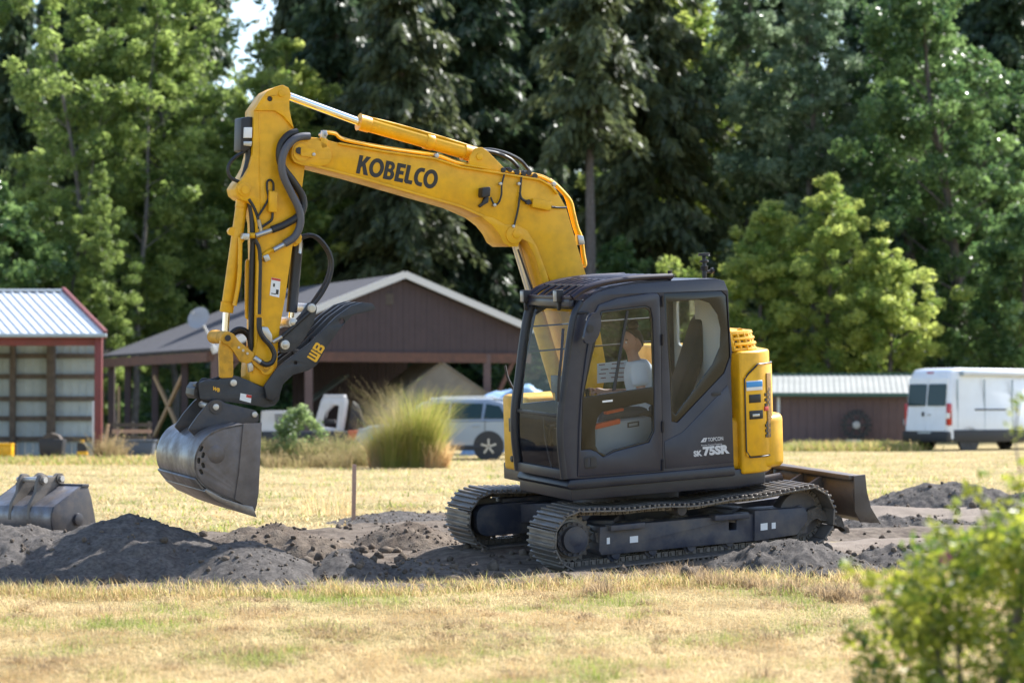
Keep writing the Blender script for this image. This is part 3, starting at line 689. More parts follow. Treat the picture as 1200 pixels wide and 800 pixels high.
# knuckle casting for the lift cylinder
pp('knuckle', [(560, 251), (578, 255), (592, 263), (606, 263), (618, 270), (629, 288), (641, 320), (650, 352), (640, 345), (627, 300), (618, 283), (610, 279), (607, 289), (597, 289), (590, 284), (585, 274), (577, 264)], BV0 - 0.02, BV1 + 0.018, YEL, boom, bevel=0.012)
pcyl('pivot_pin', 606, 274, BV0 - 0.05, BV1 + 0.04, 0.042, YEL, boom)
pcyl('pivot_boss', 603, 275, BV0 - 0.03, BV1 + 0.03, 0.085, YEL, boom, 28)
# boom tip ears
ear = [(341, 183), (341.5, 172), (347, 163.5), (357, 160.5), (372, 163), (384, 170), (389, 180), (386, 191), (372, 195.5), (352, 193), (344, 189)]
pp('boom_tip', ear, BV1 - 0.02, BV1 + 0.03, YEL, boom, rnd=0.04, bevel=0.01)
pcyl('pivot_boss', 353, 178, BV1 - 0.01, BV1 + 0.045, 0.075, YEL, boom, 28)
pp('pin_keeper', [(352, 173), (368, 173.5), (370, 182), (366, 184), (352, 182)], BV1 + 0.028, BV1 + 0.062, YEL, boom, rnd=0.01, bevel=0.005)
pcyl('bolt', 367.5, 180.5, BV1 + 0.06, BV1 + 0.075, 0.016, FIT, boom, 8, 0.002)
pcyl('bolt', 350, 176, BV1 + 0.045, BV1 + 0.06, 0.03, BLKP, boom, 8, 0.002)
# maker's name, cut from bold strokes
def ring(cx, cy, rx, ry, n=28): return [(cx + rx * math.cos(2 * math.pi * i / n), cy + ry * math.sin(2 * math.pi * i / n)) for i in range(n)]
def bigO(x, w): return (ring(x + w / 2, 0.5, w / 2, 0.52), [ring(x + w / 2, 0.5, w / 2 - 0.24, 0.52 - 0.22)])
def arcs(cx, cy, rx, ry, a0, a1, n=14): return [(cx + rx * math.cos(rad(a0 + (a1 - a0) * i / n)), cy + ry * math.sin(rad(a0 + (a1 - a0) * i / n))) for i in range(n + 1)]
G = []
G.append(([(0, 0), (0.25, 0), (0.25, 0.36), (0.33, 0.44), (0.52, 0), (0.82, 0), (0.50, 0.60), (0.78, 1), (0.48, 1), (0.25, 0.64), (0.25, 1), (0, 1)], []))
G.append(bigO(0.80, 0.98))
x = 1.84
G.append(([(x, 0), (x + 0.42, 0)] + arcs(x + 0.40, 0.29, 0.30, 0.29, -90, 60) + arcs(x + 0.36, 0.74, 0.28, 0.26, -40, 90) + [(x, 1)],
          [[(x + 0.24, 0.2), (x + 0.38, 0.2), (x + 0.45, 0.24), (x + 0.46, 0.35), (x + 0.40, 0.41), (x + 0.24, 0.42)], [(x + 0.24, 0.6), (x + 0.36, 0.6), (x + 0.42, 0.66), (x + 0.42, 0.76), (x + 0.36, 0.81), (x + 0.24, 0.81)]]))
x = 2.62
G.append(([(x, 0), (x + 0.58, 0), (x + 0.58, 0.21), (x + 0.25, 0.21), (x + 0.25, 0.41), (x + 0.52, 0.41), (x + 0.52, 0.61), (x + 0.25, 0.61), (x + 0.25, 0.79), (x + 0.58, 0.79), (x + 0.58, 1), (x, 1)], []))
x = 3.28
G.append(([(x + 0.12, 0), (x + 0.54, 0), (x + 0.54, 0.21), (x + 0.25, 0.21), (x + 0.25, 1), (x, 1), (x, 0.1)], []))
x = 3.88
G.append(([(x + 0.62, 0), (x + 0.62, 0.21), (x + 0.45, 0.21)] + arcs(x + 0.45, 0.5, 0.20, 0.29, 270, 90)[::1] + [(x + 0.62, 0.79), (x + 0.62, 1), (x + 0.42, 1)] + arcs(x + 0.42, 0.5, 0.42, 0.5, 90, 270), []))
G.append(bigO(4.52, 0.96))
glyphs('lettering', G, (416.8, 202.5), (509.5, 221.5), 21.8, 5.42, BV1 + 0.004, BLK, boom)
# boom lamp, sender box, cables and pipes
pp('boom_lamp', [(565.5, 220), (574, 218.2), (575.5, 220), (574.5, 230), (566, 231.5), (565, 229)], BV1, BV1 + 0.10, BLKP, boom, bevel=0.01)
pp('lamp_bracket', [(568, 231), (573, 230), (572.5, 237), (567, 240), (563, 243), (561, 240.5), (565, 237.5)], BV1, BV1 + 0.03, BLKP, boom, bevel=0.004)
pp('sender_cover', [(625, 232), (647, 236), (646.5, 247), (624, 242.5)], BV1, BV1 + 0.055, YEL, boom, bevel=0.01)
VH = BV1 + 0.025
ptube('cable', [(591, 204), (588, 216), (587.5, 228), (584, 237.5), (579, 239), (575, 231)], VH, 0.009, HOSE, boom)
ptube('cable', [(611, 207), (609.5, 225), (607, 245), (602, 266)], VH, 0.010, HOSE, boom)
ptube('cable', [(609, 225), (611, 232), (617, 236), (624, 238)], VH, 0.012, HOSE, boom)
ptube('cable', [(646, 242), (654, 243), (664, 243)], VH, 0.010, HOSE, boom)
for x, y in ((587, 215), (608.5, 215), (602, 265), (580, 240)): pcyl('clip', x, y, BV1, VH + 0.014, 0.016, FIT, boom, 10, 0.002)
pcyl('cable_plug', 619.5, 236.5, BV1, VH + 0.02, 0.022, HOSE, boom, 10, 0.003)
ptube('boom_pipe', [(650, 215), (660, 225), (668.5, 236), (672, 250), (676, 266), (681, 279), (683.5, 298), (685.5, 309), (684, 312)], BV1 - 0.05, 0.022, YEL, boom)
ptube('boom_pipe', [(644, 210), (656, 220), (664, 232), (669, 250), (674, 268), (680, 283)], BV1 - 0.14, 0.018, YEL, boom)
pp('valve_block', [(677, 275), (684, 276), (686, 286), (679, 287)], BV1 - 0.07, BV1 + 0.0, FIT, boom, bevel=0.006)
for dy, v in ((-3.0, BV1 - 0.03), (-4.5, BV1 - 0.1), (-3.5, BV1 - 0.2)):
    ptube('boom_pipe', [(378, 158 + dy), (392, 159.5 + dy), (404, 167 + dy), (455, 177 + dy), (510, 185 + dy), (541, 195 + dy), (600, 204.5 + dy), (632, 209.5 + dy), (648, 217 + dy)], v, 0.013, YEL, boom)
ptube('cable', [(530, 189.5), (570, 197), (600, 201), (625, 205)], BV1 - 0.06, 0.012, HOSE, boom)
for x, y in ((590, 199), (598, 198.5), (606, 201), (614, 203), (620, 202), (627, 206)): pcyl('hose_clamp', x, y, BV1 - 0.12, BV1 - 0.01, 0.026, HOSE, boom, 8, 0.003)
for x, y in ((512, 182), (650, 215.5), (381, 157)): pcyl('pipe_clamp', x, y, BV1 - 0.1, BV1 + 0.02, 0.022, FIT, boom, 8, 0.003)
pp('pipe_bracket', [(377, 152), (383, 152.5), (382, 162), (376.5, 161.5)], BV1 - 0.02, BV1 + 0.02, FIT, boom, bevel=0.004)
pp('hose_bracket', [(376, 160), (384, 163), (383, 172), (377, 174), (375, 168)], BV1 - 0.02, BV1 + 0.03, YEL, boom, bevel=0.005)
# arm cylinder along the top of the boom
CV = BC
a, b, c_ = L(331, 109.5, CV), L(421, 142.5, CV), L(556, 181, CV)
dv = (c_ - b).normalized()
acy = obj('arm_cylinder', MB().cyl(b, c_ - dv * 0.02, 0.066, 24), YEL, boom, 0.006)
obj('cylinder_rod', MB().cyl(a, b, 0.036, 20), CHR, acy)
obj('cylinder_gland', MB().cyl(b - dv * 0.01, b + dv * 0.10, 0.074, 24), YEL, acy, 0.008)
obj('cylinder_band', MB().cyl(b + dv * 0.66, b + dv * 0.74, 0.075, 24), YEL, acy, 0.006)
obj('cylinder_band', MB().cyl(c_ - dv * 0.12, c_ + dv * 0.02, 0.075, 24), YEL, acy, 0.006)
ptube('cylinder_pipe', [(433, 137.5), (460, 144), (520, 161), (553, 171.5)], CV + 0.03, 0.011, YEL, acy)
pcyl('rod_eye', 331.5, 109.5, CV - 0.07, CV + 0.07, 0.06, YEL, acy, 24)
pp('cylinder_bracket', [(549, 194), (551, 182), (557, 173), (565, 172), (571, 176), (593, 198), (592, 204)], BV1 - 0.02, BV1 - 0.05, YEL, boom, bevel=0.008)
pp('cylinder_bracket', [(549, 194), (551, 182), (557, 173), (565, 172), (571, 176), (593, 198), (592, 204)], BV0 + 0.07, BV0 + 0.10, YEL, boom, bevel=0.008)
pcyl('pivot_pin', 562.5, 183, BV0 + 0.06, BV1 - 0.005, 0.034, YEL, boom)
ptube('hose', [(565, 175), (578, 175.5), (595, 180), (610, 188), (620, 199)], CV + 0.03, 0.018, HOSE, boom)
ptube('hose', [(566, 176), (582, 179), (598, 186), (608, 196)], CV + 0.10, 0.018, HOSE, boom)
# lift cylinder
a, b = L(603, 281, BC), L(624.5, 352, BC); c_ = L(661, 476, BC); dv = (c_ - b).normalized()
lc = obj('lift_cylinder', MB().cyl(b + dv * 0.05, c_, 0.075, 20), YEL, boom, 0.006)
obj('cylinder_rod', MB().cyl(a, b + dv * 0.07, 0.041, 20), mat('pale_rod', (0.75, 0.72, 0.66), 0.25, 0.7), lc)
ptube('cylinder_pipe', [(607, 292), (616, 318), (626, 345)], BV1 - 0.02, 0.010, HOSE, lc)

# --- arm
ARM = [(323, 102), (330.5, 99.8), (336, 103), (339, 109.5), (337, 118.5), (337.3, 128), (339.5, 139.5), (343, 151.5), (356, 178), (357, 195), (355, 211), (350, 252), (342.5, 290), (334.5, 348), (328, 384), (326, 405), (325, 428), (317, 443), (311, 454), (293, 447), (292.5, 437), (293.5, 424), (299, 406), (299.6, 357), (301, 312), (299.8, 262), (295.6, 241), (290, 236), (283, 234), (277, 229), (275, 221), (279, 214.5), (286, 206), (291.5, 196), (295.5, 180), (296.7, 129), (308, 112.5), (313, 107)]
arm = pp('arm', ARM, AV0, AV1, YEL, bevel=0.010)
pp('arm_top_plate', [(322, 101), (330.5, 98.5), (337.5, 102), (340.5, 109.5), (338.5, 118.5), (338.7, 128), (340.5, 137), (344, 150), (331, 135), (321, 129), (297, 128.5), (307, 112.5), (312, 106.5)], AV1 - 0.01, AV1 + 0.022, YEL, arm, holes=[[(p[0], p[1]) for p in circle(315.5, 115, 3.2, 14)]], bevel=0.005)
pp('arm_top_plate', [(322, 101), (330.5, 98.5), (337.5, 102), (340.5, 109.5), (338.5, 118.5), (321, 131), (297, 128.5), (307, 112.5), (312, 106.5)], AV0 - 0.022, AV0 + 0.01, YEL, arm, bevel=0.005)
pcyl('bore', 315.5, 115, AV1 - 0.05, AV1 + 0.006, 0.022, BLKP, arm, 14, 0)
pcyl('pivot_pin', 330, 108.5, AV0 - 0.03, AV1 + 0.035, 0.034, YEL, arm)
pcyl('pivot_pin', 287, 222, AV0 - 0.03, AV1 + 0.03, 0.032, YEL, arm)
pcyl('pivot_boss', 286, 221.5, AV0 - 0.0, AV1 + 0.016, 0.062, YEL, arm)
pcyl('pivot_boss', 312.5, 430, AV0 - 0.03, AV1 + 0.04, 0.062, YEL, arm)
pcyl('pivot_pin', 312.5, 430, AV0 - 0.03, AV1 + 0.055, 0.028, YELD, arm)
VA = AV1 + 0.02
# weld seam lines and edge strips
ptube('weld_bead', [(303, 130), (303, 200), (304, 232), (302, 300), (302, 380), (296, 438)], AV1 + 0.001, 0.006, YEL, arm, 3, 5)
pp('warning_label', [(318, 325), (328.6, 326.8), (327, 348.5), (315.8, 346)], AV1 - 0.004, AV1 + 0.004, WHT, arm, bevel=0)
pp('label_band', [(318.2, 325.2), (328.6, 327), (328.4, 329.6), (318, 327.6)], AV1, AV1 + 0.006, REDD, arm, bevel=0)
lbm = MB()
for q in ([(320, 332), (322, 332.2), (321.8, 336), (319.8, 335.8)], [(323.5, 339), (326.5, 339.5), (326, 345), (323, 344.5)], [(317.5, 343), (323, 344), (323, 345), (317.5, 344)]): lbm.prism(PL(q, AV1 + 0.006), [], side, AV1, AV1 + 0.006)
obj('label_print', lbm, BLK, arm)
pp('sender_cover', [(315.5, 223), (325, 224.5), (324.5, 249), (315, 248)], AV1, AV1 + 0.06, YEL, arm, bevel=0.01)
pp('control_box', [(282, 138), (290, 136), (296, 136.5), (296, 170), (286, 178), (281, 176)], AV1 - 0.22, AV1 - 0.03, BLKP, arm, bevel=0.01)
pp('white_box', [(286, 148.5), (295, 148.5), (294.5, 161), (285.5, 161)], AV1 - 0.04, AV1 - 0.0, WHT, arm, bevel=0.004)
pp('fitting_row', [(285, 165), (295, 165), (294, 171), (285, 170)], AV1 - 0.06, AV1 - 0.01, FIT, arm, bevel=0.004)
ptube('hose', [(290, 170), (291, 185), (288, 200), (284, 212)], AV1 - 0.08, 0.035, HOSE, arm)
ptube('hose', [(286, 177), (276, 183), (268.5, 191), (266.5, 200), (270, 208), (280, 213)], AV1 - 0.05, 0.016, HOSE, arm)
# hoses down the near side
ptube('hose', [(362, 159, BV1 + .05), (352, 159.5, BV1 + .06), (343, 163.5, BV1 + .07), (334, 174, BV1 + .07), (329.5, 190, BV1 + .07), (332, 207, BV1 + .06), (341, 226, VA + .05), (350, 245, VA + .04), (351.5, 262, VA + .03), (345, 277, VA + .02), (333, 285.5, VA + .01)], 0, 0.034, HOSEG, arm, 6, 10)
obj('hose_ferrule', MB().cyl(L(334, 285, VA + 0.01), L(320, 292.5, VA + 0.01), 0.024, 12), FIT, arm, 0.003)
ptube('arm_pipe', [(320, 292.5), (312, 296), (305, 303), (302.5, 308), (302, 330), (301.5, 370)], VA, 0.018, YEL, arm)
pp('pipe_clamp', [(308, 300), (314, 297.5), (317, 304), (311, 307)], VA - 0.01, VA + 0.035, FIT, arm, bevel=0.004)
ptube('hose', [(348, 154, BV1 + .02), (338, 157, BV1 + .02), (329, 168, BV1 + .02), (327, 183, BV1 + .02), (331, 196, BV1 + .01), (343, 212, BV1 + .0), (353.5, 229, VA), (355, 243, VA), (349, 253, VA + 0.01), (333, 263, VA + 0.01), (318, 269, VA + 0.01)], 0, 0.034, HOSE, arm, 6, 10)
obj('hose_ferrule', MB().cyl(L(318, 269.3, VA + 0.01), L(299, 276, VA + 0.01), 0.024, 12), FIT, arm, 0.003)
obj('pipe_elbow', MB().tube(smooth_path([L(299, 276, VA), L(292, 276, VA - 0.03), L(285, 278, VA - 0.06), L(281, 283, VA - 0.06)], 4), 0.026, 10), YEL, arm)
pp('elbow_block', [(285, 273), (292, 273.5), (292, 281), (284, 280)], VA - 0.05, VA + 0.03, FIT, arm, bevel=0.005)
ptube('cable', [(320, 223), (319.5, 214), (316, 210.5), (312.5, 213), (312.5, 222), (314, 232), (308, 244), (302, 254), (303, 262), (303, 268)], VA, 0.010, HOSE, arm)
ptube('cable', [(319, 248.5), (318, 257), (312, 262), (306, 266)], VA, 0.012, HOSE, arm)
ptube('cable', [(291, 233), (297, 243), (302, 256)], VA - 0.02, 0.014, HOSE, arm)
obj('fitting', MB().cyl(L(302.5, 257, VA), L(306, 273, VA), 0.018, 10), FIT, arm, 0.003)
ptube('hose', [(291.5, 233), (294.5, 250), (296, 280), (295.2, 310), (294.5, 360), (294.3, 400), (295, 412)], AV1 - 0.06, 0.027, HOSE, arm)
ptube('hose', [(298, 280), (303, 290), (304.5, 305), (304, 340), (303.6, 368)], VA + 0.012, 0.018, HOSE, arm)
ptube('arm_pipe', [(291, 305), (289.5, 312), (289.5, 366), (291, 372)], AV1 - 0.12, 0.022, YEL, arm)
ptube('hose', [(303.6, 372), (304, 386), (309, 396), (317, 405), (321.5, 415), (319, 424), (312, 427), (305, 424)], VA + 0.05, 0.024, HOSE, arm)
obj('hose_ferrule', MB().cyl(L(305.5, 424.5, VA + 0.05), L(298, 418.5, VA + 0.03), 0.024, 12), FIT, arm, 0.003)
obj('fitting', MB().cyl(L(304, 372, VA + 0.01), L(307, 382, VA + 0.02), 0.024, 10), YEL, arm, 0.003)
pp('manifold', [(306.5, 382.5), (314, 383), (319, 392), (320, 401), (316.5, 402), (308, 393)], AV1, AV1 + 0.08, FIT, arm, bevel=0.01)
obj('fitting', MB().cyl(L(319, 401, VA + 0.03), L(330, 394.5, VA + 0.03), 0.019, 10), FIT, arm, 0.003)
# thumb cylinder hoses
ptube('hose', [(352, 277), (362, 275), (372, 278), (383, 290), (389, 306), (387, 324), (378, 343), (366, 359)], AV1 - 0.06, 0.016, HOSE, arm)
ptube('hose', [(353, 279), (364, 276), (374, 282), (384, 297), (386, 312), (381, 330), (372, 345), (361, 360), (345, 378)], AV1 - 0.16, 0.016, HOSE, arm)
for x, y in ((349, 281), (301, 276)): pcyl('hose_joint', x, y, AV1 - 0.1, AV1 + 0.0, 0.03, YEL, arm, 12)
# bucket cylinder and linkage
a, b = L(284.5, 226, BC), L(265, 366, BC); dv = (b - a).normalized()
bcy = obj('bucket_cylinder', MB().cyl(a, b, 0.052, 24), YEL, arm, 0.006)
obj('cylinder_band', MB().cyl(a + dv * 0.06, a + dv * 0.13, 0.056, 24), YEL, bcy, 0.004)
obj('cylinder_gland', MB().cyl(b - dv * 0.09, b, 0.060, 24), YEL, bcy, 0.006)
rd = L(263.5, 398, BC)
obj('cylinder_rod', MB().cyl(b, rd, 0.031, 16), CHR, bcy)
pcyl('cylinder_port', 272, 271, BC - 0.03, BC + 0.03, 0.035, YEL, bcy)
ptube('cylinder_pipe', [(281, 278), (281, 300), (279.5, 330), (274.5, 358)], BC + 0.09, 0.020, YEL, bcy)
for v0, v1 in ((AV1 - 0.0, AV1 + 0.04), (AV0 - 0.04, AV0)):
    pp('bucket_link', [(259, 396), (262, 391), (269, 389), (275, 392), (276, 399), (273, 403), (273.5, 442), (258, 443), (257, 412)], v0, v1, YELD, arm, rnd=0.02, bevel=0.006)
lkp = [(266, 387.5), (274, 391), (280, 399.5), (298, 414), (297, 421), (291, 426), (282, 424), (272, 409), (263, 401), (261, 393)]
for v0, v1 in ((AV1 + 0.02, AV1 + 0.055), (AV0 - 0.055, AV0 - 0.02)):
    pp('arm_link', lkp, v0, v1, YELD, arm, rnd=0.02, bevel=0.006)
pp('arm_link', [(294, 414), (301, 418), (312, 424), (318, 430), (312, 437), (304, 433), (296, 426)], AV1 + 0.01, AV1 + 0.045, YELD, arm, rnd=0.02, bevel=0.006)
pcyl('pivot_boss', 266.5, 396, AV0 - 0.07, AV1 + 0.07, 0.058, YELD, arm)
pcyl('pivot_pin', 267, 396, AV0 - 0.08, AV1 + 0.085, 0.024, BLKP, arm)
pcyl('pivot_boss', 255, 393, AV0 - 0.10, AV0 - 0.03, 0.05, YELD, arm)
for x, y in ((280, 407), (285, 410.5), (290, 414)): pcyl('bolt', x, y, AV1 + 0.05, AV1 + 0.062, 0.012, FIT, arm, 8, 0)
ptube('hose', [(270, 391), (276, 386), (283, 385), (290, 389), (294, 397), (295, 408)], AV1 - 0.1, 0.02, HOSE, arm)
ptube('hose', [(272, 393), (278, 389), (285, 389), (291, 395), (293, 406)], AV1 - 0.16, 0.02, HOSE, arm)
pp('rear_pin_plate', [(291, 426), (297, 424), (297, 434), (292, 436)], AV1 - 0.01, AV1 + 0.03, FIT, arm, bevel=0.004)

# --- quick coupler
QV1, QV0 = AV1 + 0.03, AV0 - 0.03
COUP = [(233, 449), (240, 445.5), (257, 445), (266, 440), (276, 440), (289, 444.5), (305, 452.5), (318, 455), (326, 459), (328, 467), (322, 475), (312, 477.5), (300, 475), (261, 470), (243, 469), (235, 467)]
cp = pp('quick_coupler', COUP, QV1 - 0.03, QV1, ATT, rnd=0.015, bevel=0.006)
pp('coupler_plate', COUP, QV0, QV0 + 0.03, ATT, cp, rnd=0.015, bevel=0.006)
pp('coupler_body', [(236, 452), (258, 449), (296, 456), (310, 460), (310, 474), (262, 468), (238, 465)], QV0 + 0.03, QV1 - 0.03, ATT, cp, bevel=0.006)
pcyl('pivot_pin', 274, 448.5, QV0 - 0.02, QV1 + 0.022, 0.031, PIN, cp)
pp('coupler_hook', [(228, 455), (232, 449), (238, 449), (237, 456), (233, 460), (236, 467), (231, 468), (227, 463)], QV0 + 0.02, QV1 - 0.05, BLKP, cp, rnd=0.01, bevel=0.006)
ptube('hose', [(233, 451), (238, 445), (246, 446), (256, 443), (263, 438)], QV1 - 0.08, 0.018, HOSE, cp)
ptube('hose', [(231, 454), (236, 448), (246, 449.5), (254, 446)], QV1 - 0.13, 0.018, HOSE, cp)
pcyl('hose_joint', 233, 451, QV1 - 0.12, QV1 - 0.03, 0.026, BLKP, cp)
pp('warning_label', [(282, 460.5), (295, 463), (294, 472), (281, 468.5)], QV1 - 0.002, QV1 + 0.004, WHT, cp, bevel=0)
pp('label_band', [(289, 462), (295, 463.2), (294.6, 466.5), (288.6, 465.2)], QV1, QV1 + 0.006, REDD, cp, bevel=0)
text('lettering', 'WB', (248.5, 456.8), (257, 459.5), 4.6, QV1 + 0.004, ORNG, cp, 0.04)

# --- thumb: four tines, link plates and cylinder
TINE = [(310, 452), (325, 431), (339, 420), (363, 402), (381, 384), (394, 371), (412, 358), (425, 354), (436, 355.5), (441, 361), (433, 365), (413.5, 369), (404, 379), (394, 391), (381, 410), (371, 428), (361.5, 434), (343.6, 439), (332, 450), (328, 463), (321, 470), (313, 467)]
HOLE = circle(400.5, 376.5, 3.6, 14); HOLE2 = circle(346.5, 425, 2.2, 10)
th = None
for k, v in enumerate((0.0, -0.17, -0.30, -0.43)):
    v1 = QV1 + 0.05 + v
    P = PL(TINE, QV1 + 0.05)
    mb = MB().prism(P, [PL(HOLE, QV1 + 0.05), PL(HOLE2, QV1 + 0.05)], side, v1 - 0.035, v1)
    if k == 0: th = obj('thumb', mb, ATT, exc, 0.006)
    else: obj('tine', mb, ATT, th, 0.006)
V1 = QV1 + 0.015
for px, py in ((320, 464), (352, 414), (372, 399)):
    q = L(px, py, QV1); obj('thumb_crossbar', MB().cyl((q.x, V1 - 0.44, q.z), (q.x, V1 + 0.0, q.z), 0.055 if px == 320 else 0.035, 18), BLKP, th, 0.004)
wl = [[(0, 1), (.26, 0), (.40, 0), (.52, .5), (.64, 0), (.78, 0), (1.04, 1), (.84, 1), (.71, .42), (.58, .95), (.46, .95), (.33, .42), (.20, 1)]]
x = 1.10
glyphs('lettering', [([(0, 1), (0, 0.1), (0.1, 0), (0.98, 0), (0.98, 1), (0.76, 1), (0.76, 0.24), (0.60, 0.24), (0.60, 1), (0.38, 1), (0.38, 0.24), (0.22, 0.24), (0.22, 1)], []),
                     ([(x, 0), (x + .7, 0), (x + .86, .14), (x + .86, .42), (x + .74, .52), (x + .84, .62), (x + .84, .88), (x + .7, 1), (x, 1), (x, .60), (x + .12, .50), (x, .42)], [[(x + .24, .2), (x + .6, .2), (x + .6, .4), (x + .24, .4)], [(x + .24, .62), (x + .6, .62), (x + .6, .8), (x + .24, .8)]])],
       (370.5, 424.8), (381.5, 406.5), 12.5, 1.98, QV1 + 0.054, ORNG, th)
LINKP = [(332, 394), (345, 381), (362, 354), (369, 355), (371.5, 361), (368, 377), (356, 398), (343.6, 411.5), (329, 414), (327, 402)]
for v0, v1 in ((AV1 - 0.0, AV1 + 0.035), (AV0 - 0.035, AV0)):
    pp('thumb_link', LINKP, v0, v1, ATT, th, rnd=0.02, bevel=0.006)
for x, y, r in ((365.5, 361, 0.04), (343.5, 378, 0.043), (334.5, 404, 0.043)):
    pcyl('pivot_pin', x, y, AV0 - 0.06, AV1 + 0.06, r, PIN, th)
    pcyl('pin_cap', x, y, AV1 + 0.05, AV1 + 0.068, r * 0.6, FIT, th, 6, 0.003)
obj('link_rod', MB().cyl(L(330, 394.5, VA + 0.03), L(362, 366, VA + 0.03), 0.020, 10), HOSE, th)
a, b = L(348.5, 284, AV1 - 0.07), L(341.5, 366, AV1 - 0.07); dv = (b - a).normalized()
tcy = obj('thumb_cylinder', MB().cyl(a, b, 0.050, 20), BLKP, th, 0.006)
obj('cylinder_rod', MB().cyl(b, b + dv * 0.1, 0.026, 12), CHR, tcy)
pp('cylinder_bracket', [(343, 268), (350, 270), (354, 277), (352, 286), (345, 289), (340, 284)], AV1 - 0.12, AV1 - 0.02, YEL, arm, bevel=0.008)
obj('fitting', MB().cyl(L(352, 281, AV1 - 0.02), L(350.5, 297, AV1 - 0.02), 0.018, 8), FIT, tcy, 0.002)

# --- bucket
KV1, KV0 = BC + 0.52, BC - 0.60
SIDEP = [(305, 495.5), (285, 496.5), (262, 501), (244, 509.5), (234, 521), (228.5, 535), (228, 548), (231, 559), (240, 570), (262, 582), (283, 589.5), (299, 599), (302, 590)]
bk_sh = PL(SIDEP[1:12], KV1)
out = [Vector((p[0], 0, p[1])) for p in bk_sh]
outs = smooth_path(out, 5)
cx = sum(p.x for p in outs) / len(outs); cz = sum(p.z for p in outs) / len(outs)
n = len(outs); vs = []; fs = []
def off(i, d_):
    a, b = outs[max(i - 1, 0)], outs[min(i + 1, n - 1)]; t = (b - a).normalized(); nr = Vector((-t.z, 0, t.x))
    if nr.dot(Vector((cx, 0, cz)) - outs[i]) < 0: nr = -nr
    return outs[i] + nr * d_
for i in range(n):
    for d_, v in ((0, KV0), (0, KV1), (0.018, KV1), (0.018, KV0)): q = off(i, d_); vs.append((q.x, v, q.z))
for i in range(n - 1):
    for k in range(4): fs.append((i * 4 + k, i * 4 + (k + 1) % 4, (i + 1) * 4 + (k + 1) % 4, (i + 1) * 4 + k))
fs += [(3, 2, 1, 0), tuple((n - 1) * 4 + k for k in range(4))]
bk = obj('bucket', MB().add(vs, fs, True), BKT, exc)
P_s = PL(SIDEP, KV1)
slotc = [(236.2, 525.5), (238.5, 533), (233.3, 539.5), (238.5, 545), (236.2, 552.5)]
holes = []
for (x, y), tilt in zip(slotc, (0.5, 0.25, 0.0, -0.3, -0.5)):
    e = [(-1.2, -3.3), (1.2, -3.3), (1.8, -1.6), (1.8, 1.6), (1.2, 3.3), (-1.2, 3.3), (-1.8, 1.6), (-1.8, -1.6)]
    holes.append([(x + a * math.cos(tilt) - b * math.sin(tilt), y + a * math.sin(tilt) + b * math.cos(tilt)) for a, b in e])
for h in holes: obj('slot_shade_sheet', MB().prism(PL([((x - sum(q[0] for q in h) / 8) * 1.15 + sum(q[0] for q in h) / 8, (y - sum(q[1] for q in h) / 8) * 1.1 + sum(q[1] for q in h) / 8) for x, y in h], KV1), [], side, KV1 - 0.026, KV1 - 0.0205), BLK, bk)  # black sheets behind the slots stand in for the shade inside them
for v in (KV1, KV0 + 0.02):
    obj('side_plate', MB().prism(P_s, [PL(h, KV1) for h in holes], side, v - 0.02, v), SIDEM, bk, 0.005)
SW = [(306.5, 495), (285, 496), (283.5, 510), (279.5, 555), (275, 585), (299, 598), (303, 578)]
for v in (KV1 + 0.016, KV0): obj('side_wear_plate', MB().prism(PL(SW, KV1), [], side, v - 0.016, v + 0.0), SIDEM, bk, 0.005)
q = L(254, 532, KV1); dome = MB()
dp = [(0.075 * math.cos(t) , 0.075 * math.sin(t)) for t in [2 * math.pi * i / 20 for i in range(20)]]
dome.tube([(q.x, KV1 - 0.005, q.z), (q.x - 0.0, KV1 + 0.012, q.z), (q.x, KV1 + 0.02, q.z)], [0.085, 0.065, 0.02], 24)
obj('side_boss', dome, SIDEM, bk)
LIP = [(242, 572), (262, 583), (284, 590.5), (297, 593), (302, 606), (280, 598.5), (255, 587), (240, 575.5)]
obj('cutting_edge', MB().prism(PL(LIP, KV1 + 0.02), [], side, KV0 - 0.02, KV1 + 0.02), EDGE, bk, 0.004)
# small cup-shaped wear patch below the shell
WP = [(231, 560), (240, 571), (262, 583), (258, 584.5), (238, 573.5), (229, 562)]
obj('wear_strip', MB().prism(PL(WP, KV1 + 0.0), [], side, KV0 + 0.0, KV1 - 0.02), BKT, bk, 0.004)
EAR = [(221, 503), (232, 487), (244, 473), (250, 468.5), (257, 468), (264, 472), (285, 477), (300, 480.5), (303.5, 487), (303, 495), (285, 497), (262, 501), (243, 510), (232, 514)]
for v in (QV1 + 0.06, QV0 - 0.03): obj('bucket_ear', MB().prism(round_poly(PL(EAR, QV1 + 0.06), 0.02), [], side, v - 0.03, v), BKTD, bk, 0.006)
pcyl('pivot_pin', 253.5, 476.8, QV0 - 0.08, QV1 + 0.085, 0.028, PIN, bk)
pcyl('pivot_boss', 253.5, 476.8, QV1 + 0.05, QV1 + 0.072, 0.055, BKTD, bk)
pcyl('pivot_pin', 299, 485.5, QV0 - 0.05, QV1 + 0.075, 0.026, PIN, bk)
EP = [(285, 496.5), (303, 494.5), (304, 485), (296, 482), (276, 487), (262, 494)]
obj('top_box', MB().prism(PL(EP, QV1 + 0.03), [], side, QV0 - 0.02, QV1 + 0.03), BKTD, bk, 0.006)
